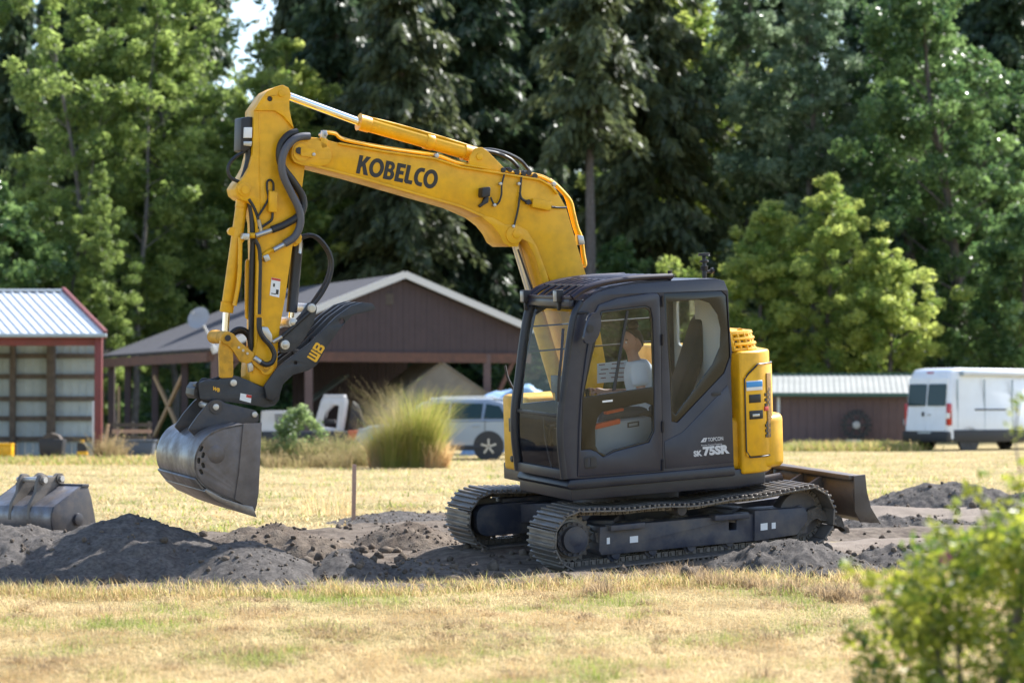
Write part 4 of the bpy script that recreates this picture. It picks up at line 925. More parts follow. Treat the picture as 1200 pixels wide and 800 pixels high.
# ---------------------------------------------------------------- ground, field, bare soil, mounds
def nmat_ground():
    m = bpy.data.materials.new('dry_mown_field'); m.use_nodes = True
    t = m.node_tree; N = t.nodes; Lk = t.links; p = N['Principled BSDF']; p.inputs['Roughness'].default_value = 0.95; p.inputs['Specular IOR Level'].default_value = 0.1
    tc = N.new('ShaderNodeTexCoord'); mp = N.new('ShaderNodeMapping'); mp.inputs['Scale'].default_value = (0.55, 1.0, 1)
    Lk.new(tc.outputs['Object'], mp.inputs[0])
    def nz(sc, d=6, r=0.65):
        n = N.new('ShaderNodeTexNoise'); n.inputs['Scale'].default_value = sc; n.inputs['Detail'].default_value = d; n.inputs['Roughness'].default_value = r
        Lk.new(mp.outputs[0], n.inputs['Vector']); return n
    a = nz(0.55, 8); ra = N.new('ShaderNodeValToRGB'); e = ra.color_ramp.elements
    e[0].position = 0.36; e[0].color = (0.27, 0.23, 0.10, 1); e[1].position = 0.62; e[1].color = (0.50, 0.395, 0.215, 1)
    x = e.new(0.48); x.color = (0.39, 0.325, 0.17, 1); Lk.new(a.outputs['Fac'], ra.inputs[0])
    b = nz(14, 8); rb_ = N.new('ShaderNodeValToRGB'); rb_.color_ramp.elements[0].position = 0.3; rb_.color_ramp.elements[0].color = (0.45, 0.42, 0.38, 1); rb_.color_ramp.elements[1].position = 0.62; rb_.color_ramp.elements[1].color = (1.1, 1.08, 1.05, 1)
    Lk.new(b.outputs['Fac'], rb_.inputs[0])
    mx = N.new('ShaderNodeMix'); mx.data_type = 'RGBA'; mx.blend_type = 'MULTIPLY'; mx.inputs[0].default_value = 1
    Lk.new(ra.outputs[0], mx.inputs[6]); Lk.new(rb_.outputs[0], mx.inputs[7]); Lk.new(mx.outputs[2], p.inputs['Base Color'])
    c = nz(22, 8); bp = N.new('ShaderNodeBump'); bp.inputs['Strength'].default_value = 1.0; bp.inputs['Distance'].default_value = 0.05
    Lk.new(c.outputs['Fac'], bp.inputs['Height']); Lk.new(bp.outputs[0], p.inputs['Normal'])
    return m
GROUND = nmat_ground()
gv = [(-1500, -60, 0), (1500, -60, 0), (1500, 2500, 0), (-1500, 2500, 0)]
tag(obj('ground', MB().add(gv, [(0, 1, 2, 3)]), GROUND), kind='structure')
SOIL = mat('bare_soil', (0.115, 0.088, 0.068), 0.95, col2=(0.205, 0.168, 0.132), nscale=5, bump=0.9, bscale=55, dust=(0.05, 0.04, 0.033), dusta=0.75, dscale=11, spec=0.15)
SOILG = mat('grey_gravelly_soil', (0.112, 0.100, 0.092), 0.95, col2=(0.185, 0.166, 0.150), nscale=9, bump=1.0, bscale=130, dust=(0.045, 0.040, 0.037), dusta=0.75, dscale=30, spec=0.15)

wb = HF.z - RO - 0.01
def mplane(x, y):                                  # height of the plane the tracks stand on
    n = RX @ Vector((0, 0, 1)); p0 = RX @ Vector((0, 0, wb)) + TX
    return p0.z - (n.x * (x - p0.x) + n.y * (y - p0.y)) / n.z
def sst(a, b, x): t = min(max((x - a) / (b - a), 0), 1); return t * t * (3 - 2 * t)
fX = [-9, -5.5, -2.4, -1.0, 0.6, 2.0, 3.2, 4.6, 7, 12]
fF = [18.9, 19.0, 19.1, 19.4, 20.0, 20.4, 20.8, 21.6, 22.8, 24.5]
bB = [28, 28, 28.5, 33.5, 34, 34.5, 35.5, 36.5, 37.5, 38]
def soil_h(x, y):
    n1 = mnoise.noise((x * 0.9, y * 0.9, 1.3)); n2 = mnoise.fractal((x * 3.1, y * 3.1, 0.2), 0.9, 2.1, 5)
    f, b = float(np.interp(x, fX, fF)), float(np.interp(x, fX, bB))
    e = min(y - f, b - y) + 0.35 * n1 + 0.10 * n2
    ins = sst(-0.25, 0.3, e)
    h = -0.05 + ins * (0.085 + 0.045 * n1 + 0.028 * n2)
    q = RXi @ (Vector((x, y, 0.15)) - TX)
    wgt = sst(1.9, 1.35, abs(q.x)) * sst(1.75, 1.15, abs(q.y))
    # smooth wheel ruts on the haul road at the right
    if x > 2.5: h = h + ins * 0.07 * math.sin((y - 0.12 * x) * 2.6) * sst(2.5, 4, x)
    return h * (1 - wgt) + (mplane(x, y) - 0.005 + 0.012 * n2) * wgt
t_ = SOIL.node_tree; p_ = t_.nodes['Principled BSDF']; src = p_.inputs['Base Color'].links[0].from_socket      # packed, dried surface of the haul road
an_ = t_.nodes.new('ShaderNodeAttribute'); an_.attribute_name = 'tone'; mx_ = t_.nodes.new('ShaderNodeMix'); mx_.data_type = 'RGBA'
t_.links.new(an_.outputs['Fac'], mx_.inputs[0]); t_.links.new(src, mx_.inputs[6]); mx_.inputs[7].default_value = (0.27, 0.225, 0.185, 1); t_.links.new(mx_.outputs[2], p_.inputs['Base Color'])
def packed(x, y):
    n = 0.5 * mnoise.noise((x * 0.8, y * 1.3, 9)) + 0.25 * mnoise.noise((x * 3, y * 4, 9)); e = sst(2.4, 3.6, x + n)
    return e * max(sst(27.2, 28.4, y + n) * sst(34.2, 33.0, y + n), sst(24.3, 24.9, y + n * .6) * sst(26.9, 26.2, y + n * .6)) * (0.75 + 0.5 * n)
NX, NY = 300, 240
V = []
for j in range(NY):
    y = 18.4 + 20.6 * (j / (NY - 1)) ** 1.25
    for i in range(NX): x = -9 + 20.0 * i / (NX - 1); V.append((x, y, soil_h(x, y)))
def gridfaces(nx, ny):
    i, j = np.meshgrid(np.arange(nx - 1), np.arange(ny - 1)); a = (j * nx + i).ravel()
    return np.stack([a, a + 1, a + nx + 1, a + nx], 1)
tag(obj('bare_soil', npmesh('bare_soil', np.array(V), gridfaces(NX, NY), np.array([packed(q[0], q[1]) for q in V]), mats=[SOIL], smooth=True), None), kind='structure')
MCL = []
def mound(px, py, d, a, b, H, label, m=SOILG, sk=(0, 0), pw=1.25, seed=0, rough=1.0):
    c = Vector((gx(px, d), d, 0)); nx = max(40, min(150, int(2 * a / 0.022))); ny = max(40, min(130, int(2 * b / 0.025)))
    V = []
    for j in range(ny):
        for i in range(nx):
            x = (-1 + 2 * i / (nx - 1)) * a * 1.12; y = (-1 + 2 * j / (ny - 1)) * b * 1.12
            n1 = mnoise.noise((x * 1.6 + seed, y * 1.6, seed)); n2 = mnoise.fractal((x * 5 + seed, y * 5, seed), 0.8, 2.1, 6); n3 = mnoise.noise((x * 28, y * 28, seed))
            r = math.hypot((x - sk[0] * 0) / a, y / b) * (1 + 0.16 * n1)
            pr = 1 - r ** pw
            h = H * pr + (0.035 * n2 + 0.012 * n3) * rough * sst(-0.3, 0.35, pr) * min(1, H / 0.25)
            if pr < 0: h = pr * 0.25
            V.append((x, y, max(h, -0.08)))
    vv = [p for p in V if p[2] > 0.03 and -0.9 < p[1] / b < 0.6]
    for q in random.Random(seed).sample(vv, min(len(vv), 150)): MCL.append((c.x + q[0], c.y + q[1], q[2]))
    o = obj('dirt_mound', npmesh('dirt_mound', np.array(V), gridfaces(nx, ny), mats=[m], smooth=True), None)
    o.location = c; o.rotation_euler = (0, 0, 0)
    return tag(o, label, 'dirt mound', 'dirt mounds around the excavator')
mound(152, 603, 20.9, 1.4, 1.35, 0.56, 'tallest grey dirt mound below the raised excavator bucket', seed=1, pw=1.15)
mound(15, 618, 21.0, 1.75, 1.45, 0.43, 'broad dirt mound at far left in front of the detached bucket', seed=5, pw=1.5, rough=1.6)
mound(285, 638, 20.4, 0.85, 0.85, 0.35, 'rounded shaded dirt mound right of the tallest mound', seed=9, pw=1.6, rough=0.6)
mound(492, 655, 20.5, 0.55, 0.55, 0.20, 'low shaded dirt mound in front of the far track', seed=14, pw=1.4, rough=0.7)
mound(406, 646, 20.5, 0.50, 0.7, 0.28, 'small dirt mound nearest the front of the tracks', seed=12, pw=1.3)
mound(318, 614, 23.6, 1.05, 0.7, 0.33, 'brown sunlit dirt mound behind the rounded shaded one', SOIL, seed=15, pw=1.4)
mound(480, 613, 24.9, 0.7, 0.6, 0.30, 'brown crumbly dirt mound just left of the far track', SOIL, seed=18, pw=1.4)
mound(470, 597, 30.6, 0.95, 0.8, 0.16, 'low pale grey dirt heap right of the wooden stake', SOILG, seed=21)
mound(925, 633, 21.4, 0.88, 0.75, 0.30, 'dark dirt mound in front of the rear of the near track', seed=24, rough=1.5, pw=1.5)
mound(1040, 640, 21.9, 0.7, 0.6, 0.22, 'low dirt mound right of the near track beside the dry tufts', seed=27, rough=1.6)
mound(1110, 563, 33.6, 1.5, 0.75, 0.42, 'long dark dirt berm behind the haul road at right', SOILG, seed=30, rough=1.2, pw=1.6)
mound(1215, 575, 32.8, 1.0, 0.6, 0.33, 'dirt berm at the right picture edge beside the long dark berm', SOILG, seed=31, rough=1.2, pw=1.6)
mound(1050, 607, 29.5, 1.5, 0.35, 0.14, 'low ridge of crumbled soil across the haul road', SOILG, seed=33, rough=2.2)
# loose clods
rng = np.random.default_rng(4)
ico = [(0, 0, 1), (0.89, 0, 0.45), (0.28, 0.85, 0.45), (-0.72, 0.53, 0.45), (-0.72, -0.53, 0.45), (0.28, -0.85, 0.45), (0.72, 0.53, -0.45), (-0.28, 0.85, -0.45), (-0.89, 0, -0.45), (-0.28, -0.85, -0.45), (0.72, -0.53, -0.45), (0, 0, -1)]
icf = [(0, 1, 2), (0, 2, 3), (0, 3, 4), (0, 4, 5), (0, 5, 1), (1, 6, 2), (2, 7, 3), (3, 8, 4), (4, 9, 5), (5, 10, 1), (6, 7, 2), (7, 8, 3), (8, 9, 4), (9, 10, 5), (10, 6, 1), (11, 7, 6), (11, 8, 7), (11, 9, 8), (11, 10, 9), (11, 6, 10)]
ico = np.array(ico); icf = np.array(icf)
CV_, CF_ = [], []
for k in range(2600):
    x = rng.uniform(-8, 9); y = rng.uniform(19.6, 34) if rng.random() < 0.6 else rng.uniform(19.6, 24)
    h = soil_h(x, y)
    if h < 0.0: continue
    s_ = min(rng.exponential(0.016) + 0.010, 0.07)
    P = ico * s_ * rng.uniform(0.7, 1.3, (12, 1)) * rng.uniform(0.7, 1.2, (1, 3)) + np.array([x, y, h + s_ * 0.3])
    CF_.append(icf + 12 * len(CV_)); CV_.append(P)
for x, y, z in MCL:
    s_ = min(rng.exponential(0.007) + 0.005, 0.035); P = ico * s_ * rng.uniform(0.7, 1.3, (12, 1)) * rng.uniform(0.7, 1.2, (1, 3)) + np.array([x, y, z + s_ * 0.25]); CF_.append(icf + 12 * len(CV_)); CV_.append(P)
tag(obj('clods', npmesh('clods', np.concatenate(CV_), np.concatenate(CF_), mats=[SOIL]), None), 'loose crumbs and clods of grey soil scattered over the bare ground', 'soil clods', kind='stuff')

# ---------------------------------------------------------------- grass: mown straw and green blades
def vnoise(x, y, s, seed):                         # cheap value noise on arrays
    r = np.random.default_rng(seed).random((256, 256)); fx, fy = x * s, y * s
    ix, iy = np.floor(fx).astype(int), np.floor(fy).astype(int); u, v = fx - ix, fy - iy; u, v = u * u * (3 - 2 * u), v * v * (3 - 2 * v)
    g = lambda a, b: r[a % 256, b % 256]
    return (g(ix, iy) * (1 - u) + g(ix + 1, iy) * u) * (1 - v) + (g(ix, iy + 1) * (1 - u) + g(ix + 1, iy + 1) * u) * v
def fbm(x, y, s, seed): return (vnoise(x, y, s, seed) + 0.5 * vnoise(x, y, 2.1 * s, seed + 1) + 0.25 * vnoise(x, y, 4.3 * s, seed + 2)) / 1.75
GRASSM = leaf_mat('grass_blades', (0.62, 0.50, 0.28), (0.15, 0.22, 0.03), 0.42, 0.7, mids=((0.22, (0.52, 0.38, 0.185)), (0.42, (0.36, 0.235, 0.105)), (0.6, (0.36, 0.34, 0.11))), tv=1.6, ts=1.0)
def grass(n, y0, y1, xw, hh, ww, seed, flat_=0.5, keep=None):
    r = np.random.default_rng(seed)
    y = y0 + (y1 - y0) * r.random(n) ** 1.15; x = (r.random(n) * 2 - 1) * (xw(y))
    f = np.interp(x, fX, fF); b = np.interp(x, fX, bB)
    off_ = (vnoise(x, y, 1.7, 77) - 0.5) * 0.9
    ok = (y < f + 0.12 + off_) | (y > b - 0.1 + off_)
    x, y = x[ok], y[ok]; n = len(x)
    g = fbm(x * 1.5, y * 1.1, 1.5, 3); cl = fbm(x, y, 2.2, 9)
    green = np.clip((g - 0.55) * 4 + (r.random(n) - 0.66) * 1.3, 0, 1)
    br = np.clip((fbm(x * 1.3, y, 2.0, 21) - 0.46) * 1.8, 0, 0.34)
    tone = np.where(green > 0.15, 0.52 + 0.48 * green * (0.5 + 0.5 * r.random(n)), np.clip(br + (r.random(n) - 0.35) * 0.3, 0, 0.45))
    h = hh * (0.35 + 1.0 * r.random(n)) * (0.45 + 1.2 * np.clip(cl, 0.2, 0.9)) * (0.8 + 0.5 * green)
    lie = (r.random(n) < flat_) & (green < 0.6)
    an = r.random(n) * 2 * np.pi; el = np.where(lie, r.random(n) * 0.35, 0.35 + 1.1 * r.random(n))
    d = np.stack([np.cos(an) * np.cos(el), np.sin(an) * np.cos(el), np.sin(el)], 1)
    pr = np.stack([-np.sin(an), np.cos(an), np.zeros(n)], 1); w_ = ww * (0.6 + 0.8 * r.random(n))
    z0 = np.where(lie, 0.005 + 0.045 * r.random(n) * cl * 1.5, 0.0)
    p = np.stack([x, y, z0], 1); ln = np.where(lie, h * 1.5, h)[:, None]
    bend = np.stack([np.cos(an), np.sin(an), -0.3 * np.ones(n)], 1) * ln * 0.25
    mid = p + d * ln * 0.55; tip = p + d * ln + bend
    V = np.stack([p - pr * w_[:, None], p + pr * w_[:, None], mid + pr * w_[:, None] * 0.7, tip, mid - pr * w_[:, None] * 0.7], 1).reshape(-1, 3)
    k = np.arange(n)[:, None] * 5
    F_ = np.concatenate([k + np.array([[0, 1, 2]]), k + np.array([[0, 2, 4]]), k + np.array([[4, 2, 3]])], 0)
    return npmesh('grass', V, F_, np.repeat(tone, 5), [GRASSM])
tag(obj('grass', grass(230000, 12.0, 26.0, lambda y: 0.235 * y + 0.4, 0.060, 0.0024, 1, 0.72), None), 'short mown dry grass with green blades in the foreground', 'grass', kind='stuff')
tag(obj('grass', grass(90000, 26.0, 75.0, lambda y: 0.23 * y + 1, 0.075, 0.010, 2, 0.6), None), 'mown dry grass of the field behind the excavator', 'grass', kind='stuff')
# rougher unmown fringe along the soil edge
def fringe(name, pts, n, hh, spread, tone0, tone1, seed, m=None, ww=0.003, label='', cat='grass'):
    r = np.random.default_rng(seed); P = np.array(pts); idx = r.integers(0, len(P), n)
    c = P[idx, :2] + r.normal(0, 1, (n, 2)) * P[idx, 2:3] * spread; an = r.random(n) * 2 * np.pi; el = 0.5 + r.random(n) * 1.0
    h = hh * (0.4 + 0.8 * r.random(n)) * P[idx, 3]
    d = np.stack([np.cos(an) * np.cos(el), np.sin(an) * np.cos(el), np.sin(el)], 1); pr = np.stack([-np.sin(an), np.cos(an), np.zeros(n)], 1) * ww
    p = np.concatenate([c, P[idx, 4:5] if P.shape[1] > 4 else np.zeros((n, 1))], 1); mid = p + d * h[:, None] * 0.55; tip = p + d * h[:, None] + np.stack([np.cos(an), np.sin(an), -0.4 * np.ones(n)], 1) * h[:, None] * 0.3
    V = np.stack([p - pr, p + pr, mid + pr * 0.8, tip, mid - pr * 0.8], 1).reshape(-1, 3); k = np.arange(n)[:, None] * 5
    F_ = np.concatenate([k + np.array([[0, 1, 2]]), k + np.array([[0, 2, 4]]), k + np.array([[4, 2, 3]])], 0)
    t = tone0 + (tone1 - tone0) * r.random(n)
    return tag(obj(name, npmesh(name, V, F_, np.repeat(t, 5), [m or GRASSM]), None), label, cat, kind='stuff')
r = random.Random(11)
edge = []
for k in range(260):
    x = r.uniform(-4.8, 4.6); y = float(np.interp(x, fX, fF)) + r.uniform(-0.45, 0.30); edge.append((x, y, r.uniform(0.05, 0.16), r.uniform(0.4, 1.5), 0.0))
fringe('grass', edge, 26000, 0.11, 1.0, 0.0, 0.75, 5, label='rough dry and green grass along the edge of the bare soil')
HAY = leaf_mat('dry_hay', (0.42, 0.31, 0.18), (0.20, 0.145, 0.085), 0.35, 0.8)
hay = []
for px, py, s_ in ((305, 720, .12), (388, 745, .09), (640, 480, 0), (770, 672, .16), (800, 672, .14), (835, 680, .10), (940, 690, .18), (975, 688, .2), (905, 712, .10), (900, 750, .07), (1010, 700, .2), (640, 690, .08), (470, 690, .08), (250, 690, .1), (960, 672, .16), (210, 690, .12), (890, 795, .08), (120, 720, .08), (530, 735, .06), (750, 735, .07)):
    if s_: d = (EYE) * F / (py - PY); hay.append((gx(px, d), d, s_, 1.0, 0.0))
for k in range(150):
    d = 13.2 + 7.5 * r.random(); hay.append((gx(r.uniform(-30, 1230), d), d, r.uniform(0.03, 0.11), r.uniform(0.3, 0.75), 0.0))
for px, py in ((760, 666), (790, 664), (815, 668), (840, 672), (930, 680), (955, 684), (985, 690), (1010, 690), (880, 674), (700, 684)):
    d = EYE * F / (py + 14 - PY)
    for q in range(4): hay.append((gx(px + r.uniform(-9, 9), d), d + r.uniform(-.15, .15), r.uniform(0.05, 0.10), r.uniform(1.0, 1.9), 0.0))
fringe('hay', hay, 26000, 0.10, 0.9, 0.0, 1.0, 6, HAY, label='clumps of matted brown hay left on the mown ground', cat='hay')
weeds = []
for k in range(500):
    px = r.uniform(925, 1062); d = r.uniform(78, 82); weeds.append((gx(px, d), d, 0.35, r.uniform(0.4, 1.4), 0))
for k in range(200):
    px = r.uniform(-20, 420); d = r.uniform(60, 66); weeds.append((gx(px, d), d, 0.3, r.uniform(0.3, 0.9), 0))
fringe('weeds', weeds, 22000, 0.30, 1.0, 0.2, 1.0, 8, label='unmown green and straw weeds at the far edge of the field', ww=0.013, cat='weeds')

# ---------------------------------------------------------------- trees
BARK = mat('grey_brown_bark', (0.085, 0.07, 0.062), 0.9, col2=(0.14, 0.12, 0.11), nscale=7, bump=0.8, bscale=14)
BARKL = mat('pale_alder_bark', (0.17, 0.155, 0.145), 0.9, col2=(0.09, 0.08, 0.07), nscale=5, bump=0.5, bscale=14)
LF = {'olive': leaf_mat('olive_leaves', (0.065, 0.105, 0.028), (0.25, 0.31, 0.10), 0.54),
      'bright': leaf_mat('bright_green_leaves', (0.11, 0.17, 0.042), (0.34, 0.37, 0.11), 0.57),
      'grey': leaf_mat('grey_green_glossy_leaves', (0.075, 0.12, 0.06), (0.24, 0.30, 0.19), 0.44, 0.24),
      'deep': leaf_mat('deep_green_leaves', (0.042, 0.085, 0.032), (0.16, 0.235, 0.085), 0.44, 0.26),
      'fir': leaf_mat('fir_needles', (0.030, 0.056, 0.031), (0.11, 0.15, 0.068), 0.32, 0.45),
      'fir2': leaf_mat('brownish_fir_needles', (0.044, 0.062, 0.032), (0.14, 0.16, 0.072), 0.34, 0.45)}
def leaves(c, rad_, n, size, r, squash=0.75, droop=0.0, asp=0.45, tonec=None):
    c = np.asarray(c); rad_ = np.asarray(rad_); w_ = rad_ ** 2; idx = r.choice(len(c), n, p=w_ / w_.sum())
    u = r.normal(0, 1, (n, 3)); u /= np.linalg.norm(u, axis=1)[:, None]; u *= (r.random(n) ** 0.45)[:, None] * rad_[idx][:, None]; u[:, 2] *= squash
    p = c[idx] + u
    a = r.normal(0, 1, (n, 3)); a[:, 2] = a[:, 2] * 0.6 - droop; a /= np.linalg.norm(a, axis=1)[:, None]
    b = np.cross(a, r.normal(0, 1, (n, 3)) + np.array([0, 0, 0.6])); b /= np.linalg.norm(b, axis=1)[:, None] + 1e-9
    s_ = size * (0.55 + 0.9 * r.random(n))[:, None]; a = a * s_ * 0.5; b = b * s_ * 0.5 * asp
    V = np.stack([p - a, p + b, p + a, p - b], 1).reshape(-1, 3)
    k = np.arange(n)[:, None] * 4; t = np.clip((tonec[idx] if tonec is not None else 0.5) + r.normal(0, 0.22, n), 0, 1)
    return V, k + np.array([[0, 1, 2, 3]]), np.repeat(t, 4)
def tree_broad(name_m, h, rmax, base, n, size, seed, trunk_r=0.16, limbs=34, bark=BARK, slim=False, stems=1):
    r = np.random.default_rng(seed); mb = MB(); C_, R_, T_ = [], [], []
    for s_ in range(stems):
        ox, oy = (0, 0) if stems == 1 else (r.normal(0, 0.25), r.normal(0, 0.25)); lx, ly = r.normal(0, 0.05, 2) * (1 if stems == 1 else 2.2)
        hh = h * (1 if s_ == 0 else r.uniform(0.75, 0.97))
        tp = [Vector((ox + lx * z + 0.12 * math.sin(z * 0.7 + s_), oy + ly * z + 0.12 * math.cos(z * 0.6 + seed), z)) for z in np.linspace(0, hh * 0.97, 12)]
        mb.tube(tp, [trunk_r * (1.15 - 1.08 * i / 11) for i in range(12)], 8)
        for k in range(limbs // stems):
            t = base + (1 - base) * ((k + r.random()) / (limbs // stems)); i = min(int(t * 11), 10); p = tp[i].lerp(tp[i + 1], t * 11 - i)
            s = (t - base) / (1 - base); prof = (0.55 + 1.1 * s) if s < 0.35 else (0.93 * (1 - ((s - 0.35) / 0.65) ** 1.7) + 0.10)
            ln = rmax * prof * r.uniform(0.7, 1.15); az = k * 2.4 + r.normal(0, 0.4); el = r.uniform(0.15, 0.75) + 0.4 * s
            dv = Vector((math.cos(az) * math.cos(el), math.sin(az) * math.cos(el), math.sin(el)))
            pts = [p, p + dv * ln * 0.5 + Vector((0, 0, -0.03 * ln)), p + dv * ln + Vector((0, 0, -0.10 * ln))]
            mb.tube(pts, [trunk_r * 0.36 * (1.1 - t), trunk_r * 0.2 * (1.1 - t), 0.012], 5, cap=False)
            nc = 7 if ln > 1.5 else 4
            for q in range(nc):
                f = 0.35 + 0.65 * (q + 1) / nc; cc = p + dv * ln * f + Vector(r.normal(0, 0.19 * ln, 3)); cc.z -= 0.06 * ln * f
                C_.append(cc[:]); R_.append((0.25 + 0.095 * ln) * r.uniform(0.65, 1.25)); T_.append(r.uniform(0.05, 0.95))
    V, F_, T = leaves(C_, R_, n, size, r, tonec=np.array(T_), droop=0.35)
    tm = mb.mesh('trunk'); tm.materials.append(bark)
    return tm, npmesh('crown', V, F_, T, [LF[name_m]])
def tree_fir(name_m, h, rmax, base, seed, dens=1.0, trunk_r=0.28):
    r = np.random.default_rng(seed); mb = MB(); mb.tube([Vector((0.05 * math.sin(z), 0.05 * math.cos(z * .7), z)) for z in np.linspace(0, h, 10)], [trunk_r * (1.1 - 1.07 * i / 9) for i in range(10)], 8)
    P, A, B, T = [], [], [], []
    z = base * h
    while z < h * 0.985:
        s = (z - base * h) / (h - base * h); R0 = rmax * ((1 - s) ** 0.75) * (0.6 + 0.4 * min(1, s * 6)) + 0.15
        for k in range(int(r.integers(4, 7))):
            az = r.random() * 6.283; ln = R0 * r.uniform(0.35, 1.25); dr = r.uniform(-0.05, 0.75) * (1 - 0.5 * s); tn = r.uniform(0.15, 0.85)
            o = np.array([math.cos(az), math.sin(az), 0.0]); sd = np.array([-o[1], o[0], 0.0])
            e = np.array([0, 0, z]) + o * ln + np.array([0, 0, -dr * ln + 0.12 * ln * s])
            mb.tube([(0, 0, z), tuple((np.array([0, 0, z]) + e) / 2 + np.array([0, 0, 0.06 * ln])), tuple(e)], [0.045 * (1.1 - s), 0.025, 0.008], 4, cap=False)
            m_ = int((26 + 34 * ln) * dens); f = r.random(m_) ** 0.7
            wd = (0.10 + 0.34 * ln * (1 - f) * 0.7 + 0.12) * 1.0
            lat = (r.random(m_) * 2 - 1) * wd
            p = np.array([0, 0, z]) + o * (ln * f)[:, None] + sd * lat[:, None] + np.array([0, 0, 1.0]) * (-dr * ln * f * f + 0.12 * ln * s * f - 0.30 * np.abs(lat) + r.normal(-0.12, 0.17, m_))[:, None]
            a = o * (0.5 + 0.5 * r.random(m_))[:, None] + sd * (np.sign(lat) * (0.5 + 0.5 * r.random(m_)))[:, None] + np.array([0, 0, -1.0]) * (0.15 + 1.7 * r.random(m_))[:, None]
            a /= np.linalg.norm(a, axis=1)[:, None]; b = np.cross(a, r.normal(0, 1, (m_, 3))); b /= np.linalg.norm(b, axis=1)[:, None] + 1e-9
            L_ = (0.34 + 0.44 * r.random(m_))[:, None]
            P.append(p); A.append(a * L_ * 0.5); B.append(b * L_ * 0.15); T.append(np.clip(tn + r.normal(0, 0.15, m_), 0, 1))
        z += r.uniform(0.22, 0.48) * (1 if s < 0.8 else 0.7)
    P, A, B, T = map(np.concatenate, (P, A, B, T)); n = len(P)
    V = np.stack([P - A, P + B, P + A, P - B], 1).reshape(-1, 3); k = np.arange(n)[:, None] * 4
    tm = mb.mesh('trunk'); tm.materials.append(BARK)
    return tm, npmesh('crown', V, k + np.array([[0, 1, 2, 3]]), np.repeat(T, 4), [LF[name_m]])
PROTO = {}
def proto(key, maker):
    if key not in PROTO: PROTO[key] = maker()
    return PROTO[key]
KINDS = {
 'alderA': lambda: tree_broad('olive', 25, 3.4, 0.10, 30000, 0.25, 21, 0.15, 60, BARKL),
 'alderB': lambda: tree_broad('olive', 24, 3.2, 0.14, 27000, 0.25, 22, 0.14, 54, BARKL, stems=2),
 'brightA': lambda: tree_broad('bright', 17, 3.8, 0.12, 32000, 0.25, 23, 0.20, 50),
 'brightB': lambda: tree_broad('bright', 11.5, 3.2, 0.10, 26000, 0.24, 24, 0.18, 44),
 'greyA': lambda: tree_broad('grey', 26, 4.2, 0.14, 42000, 0.27, 25, 0.26, 56, BARKL),
 'deepA': lambda: tree_broad('deep', 24, 5.0, 0.06, 46000, 0.28, 26, 0.28, 60),
 'deepB': lambda: tree_broad('deep', 12, 3.8, 0.05, 30000, 0.28, 27, 0.2, 50),
 'firA': lambda: tree_fir('fir', 32, 4.6, 0.10, 28),
 'firB': lambda: tree_fir('fir2', 29, 4.0, 0.24, 29),
 'firC': lambda: tree_fir('fir', 27, 3.8, 0.06, 30, 1.2)}
TREES = []
def tree(kind, name, px, d, rz, sc, label, group=None):
    tm, cm = proto(kind, KINDS[kind])
    root = thing(name, label, 'tree', (gx(px, d), d, -0.05), rz, group); root.scale = (sc, sc, sc)
    obj('trunk', tm, None, root); obj('crown', cm, None, root); TREES.append(root); return root
FG = 'conifers of the dark wood behind the barns'
BGp = 'broadleaf trees along the edge of the wood'
r = random.Random(2)
# second row: the dark wood, each conifer by what it stands above
k = 0
for px, lb in ((-60, 'at the far left edge, half out of the picture'), (62, 'over the middle of the metal shed roof'), (130, 'over the gap between metal shed and barn'), (178, 'over the left end of the barn roof'),
               (232, 'over the satellite dish'), (350, 'showing past the chrome rod'), (430, 'over the maker lettering, left half'), (515, 'over the end of the lettering'), (585, 'over the boom elbow, left of it'),
               (655, 'right above the boom elbow'), (725, 'over the front half of the cab roof'), (800, 'over the receiver mast'), (905, 'over the engine cover grille'), (1010, 'over the right half of the green roofed shed'),
               (1085, 'over the gap between shed and van'), (1140, 'over the rear of the van'), (1225, 'at the right edge over the van side'), (1300, 'past the right edge of the picture')):
    tree_args = (('firA', 'firC', 'firB')[k % 3], 'conifer_tree', px, 130 + (k * 7 % 5) - 2, r.uniform(0, 6.28), r.uniform(0.95, 1.15))
    tree(*tree_args, 'dark conifer deep in the wood ' + lb, 'conifers deep in the wood'); k += 1
# the far wood beyond, one dark mass of spires
rng = np.random.default_rng(18); c = []; rr_ = []
for k in range(220):
    d = 140 + 22 * rng.random(); px = -750 + 2700 * (k + rng.random()) / 220; hh = rng.uniform(28, 40)
    if 272 < px < 300 or 842 < px < 862 or 950 < px < 970: hh *= 0.5
    for q in range(26):
        f = (q + rng.random()) / 26; rad0 = 4.2 * (1 - f) ** 0.8 + 0.3; c.append((gx(px, d) + rng.normal(0, 0.4 * rad0), d + rng.normal(0, 0.4 * rad0), hh * f + 0.5)); rr_.append(rad0 * 0.75)
V, F_, T = leaves(c, rr_, 190000, 0.75, rng, tonec=rng.random(len(c)), droop=0.6, asp=0.35)
tag(obj('distant_wood', npmesh('distant_wood', V, F_, T, [LF['fir']]), None), 'dark distant conifer wood closing the view behind the trees', 'wood', kind='stuff')
for kind, px, d, sc, lb in (
    ('firC', 15, 113, 0.86, 'dark conifer at the left edge rising above the metal roofed shed'),
    ('firA', 395, 117, 0.92, 'dark conifer directly behind the raised end of the yellow boom'),
    ('firB', 470, 111, 0.98, 'dark brownish conifer behind the black lettering on the boom'),
    ('firA', 555, 118, 1.0, 'tall dark conifer rising behind the middle of the boom'),
    ('firC', 625, 121, 1.0, 'dark conifer left of the bare pale trunk behind the boom elbow'),
    ('firB', 762, 112, 1.0, 'olive brown conifer with drooping branches right of the bare trunk'),
    ('firA', 1175, 122, 1.0, 'dark conifer at the top right corner behind the glossy leaved tree')):
    tree(kind, 'conifer_tree', px, d, r.uniform(0, 6.28), sc, lb)
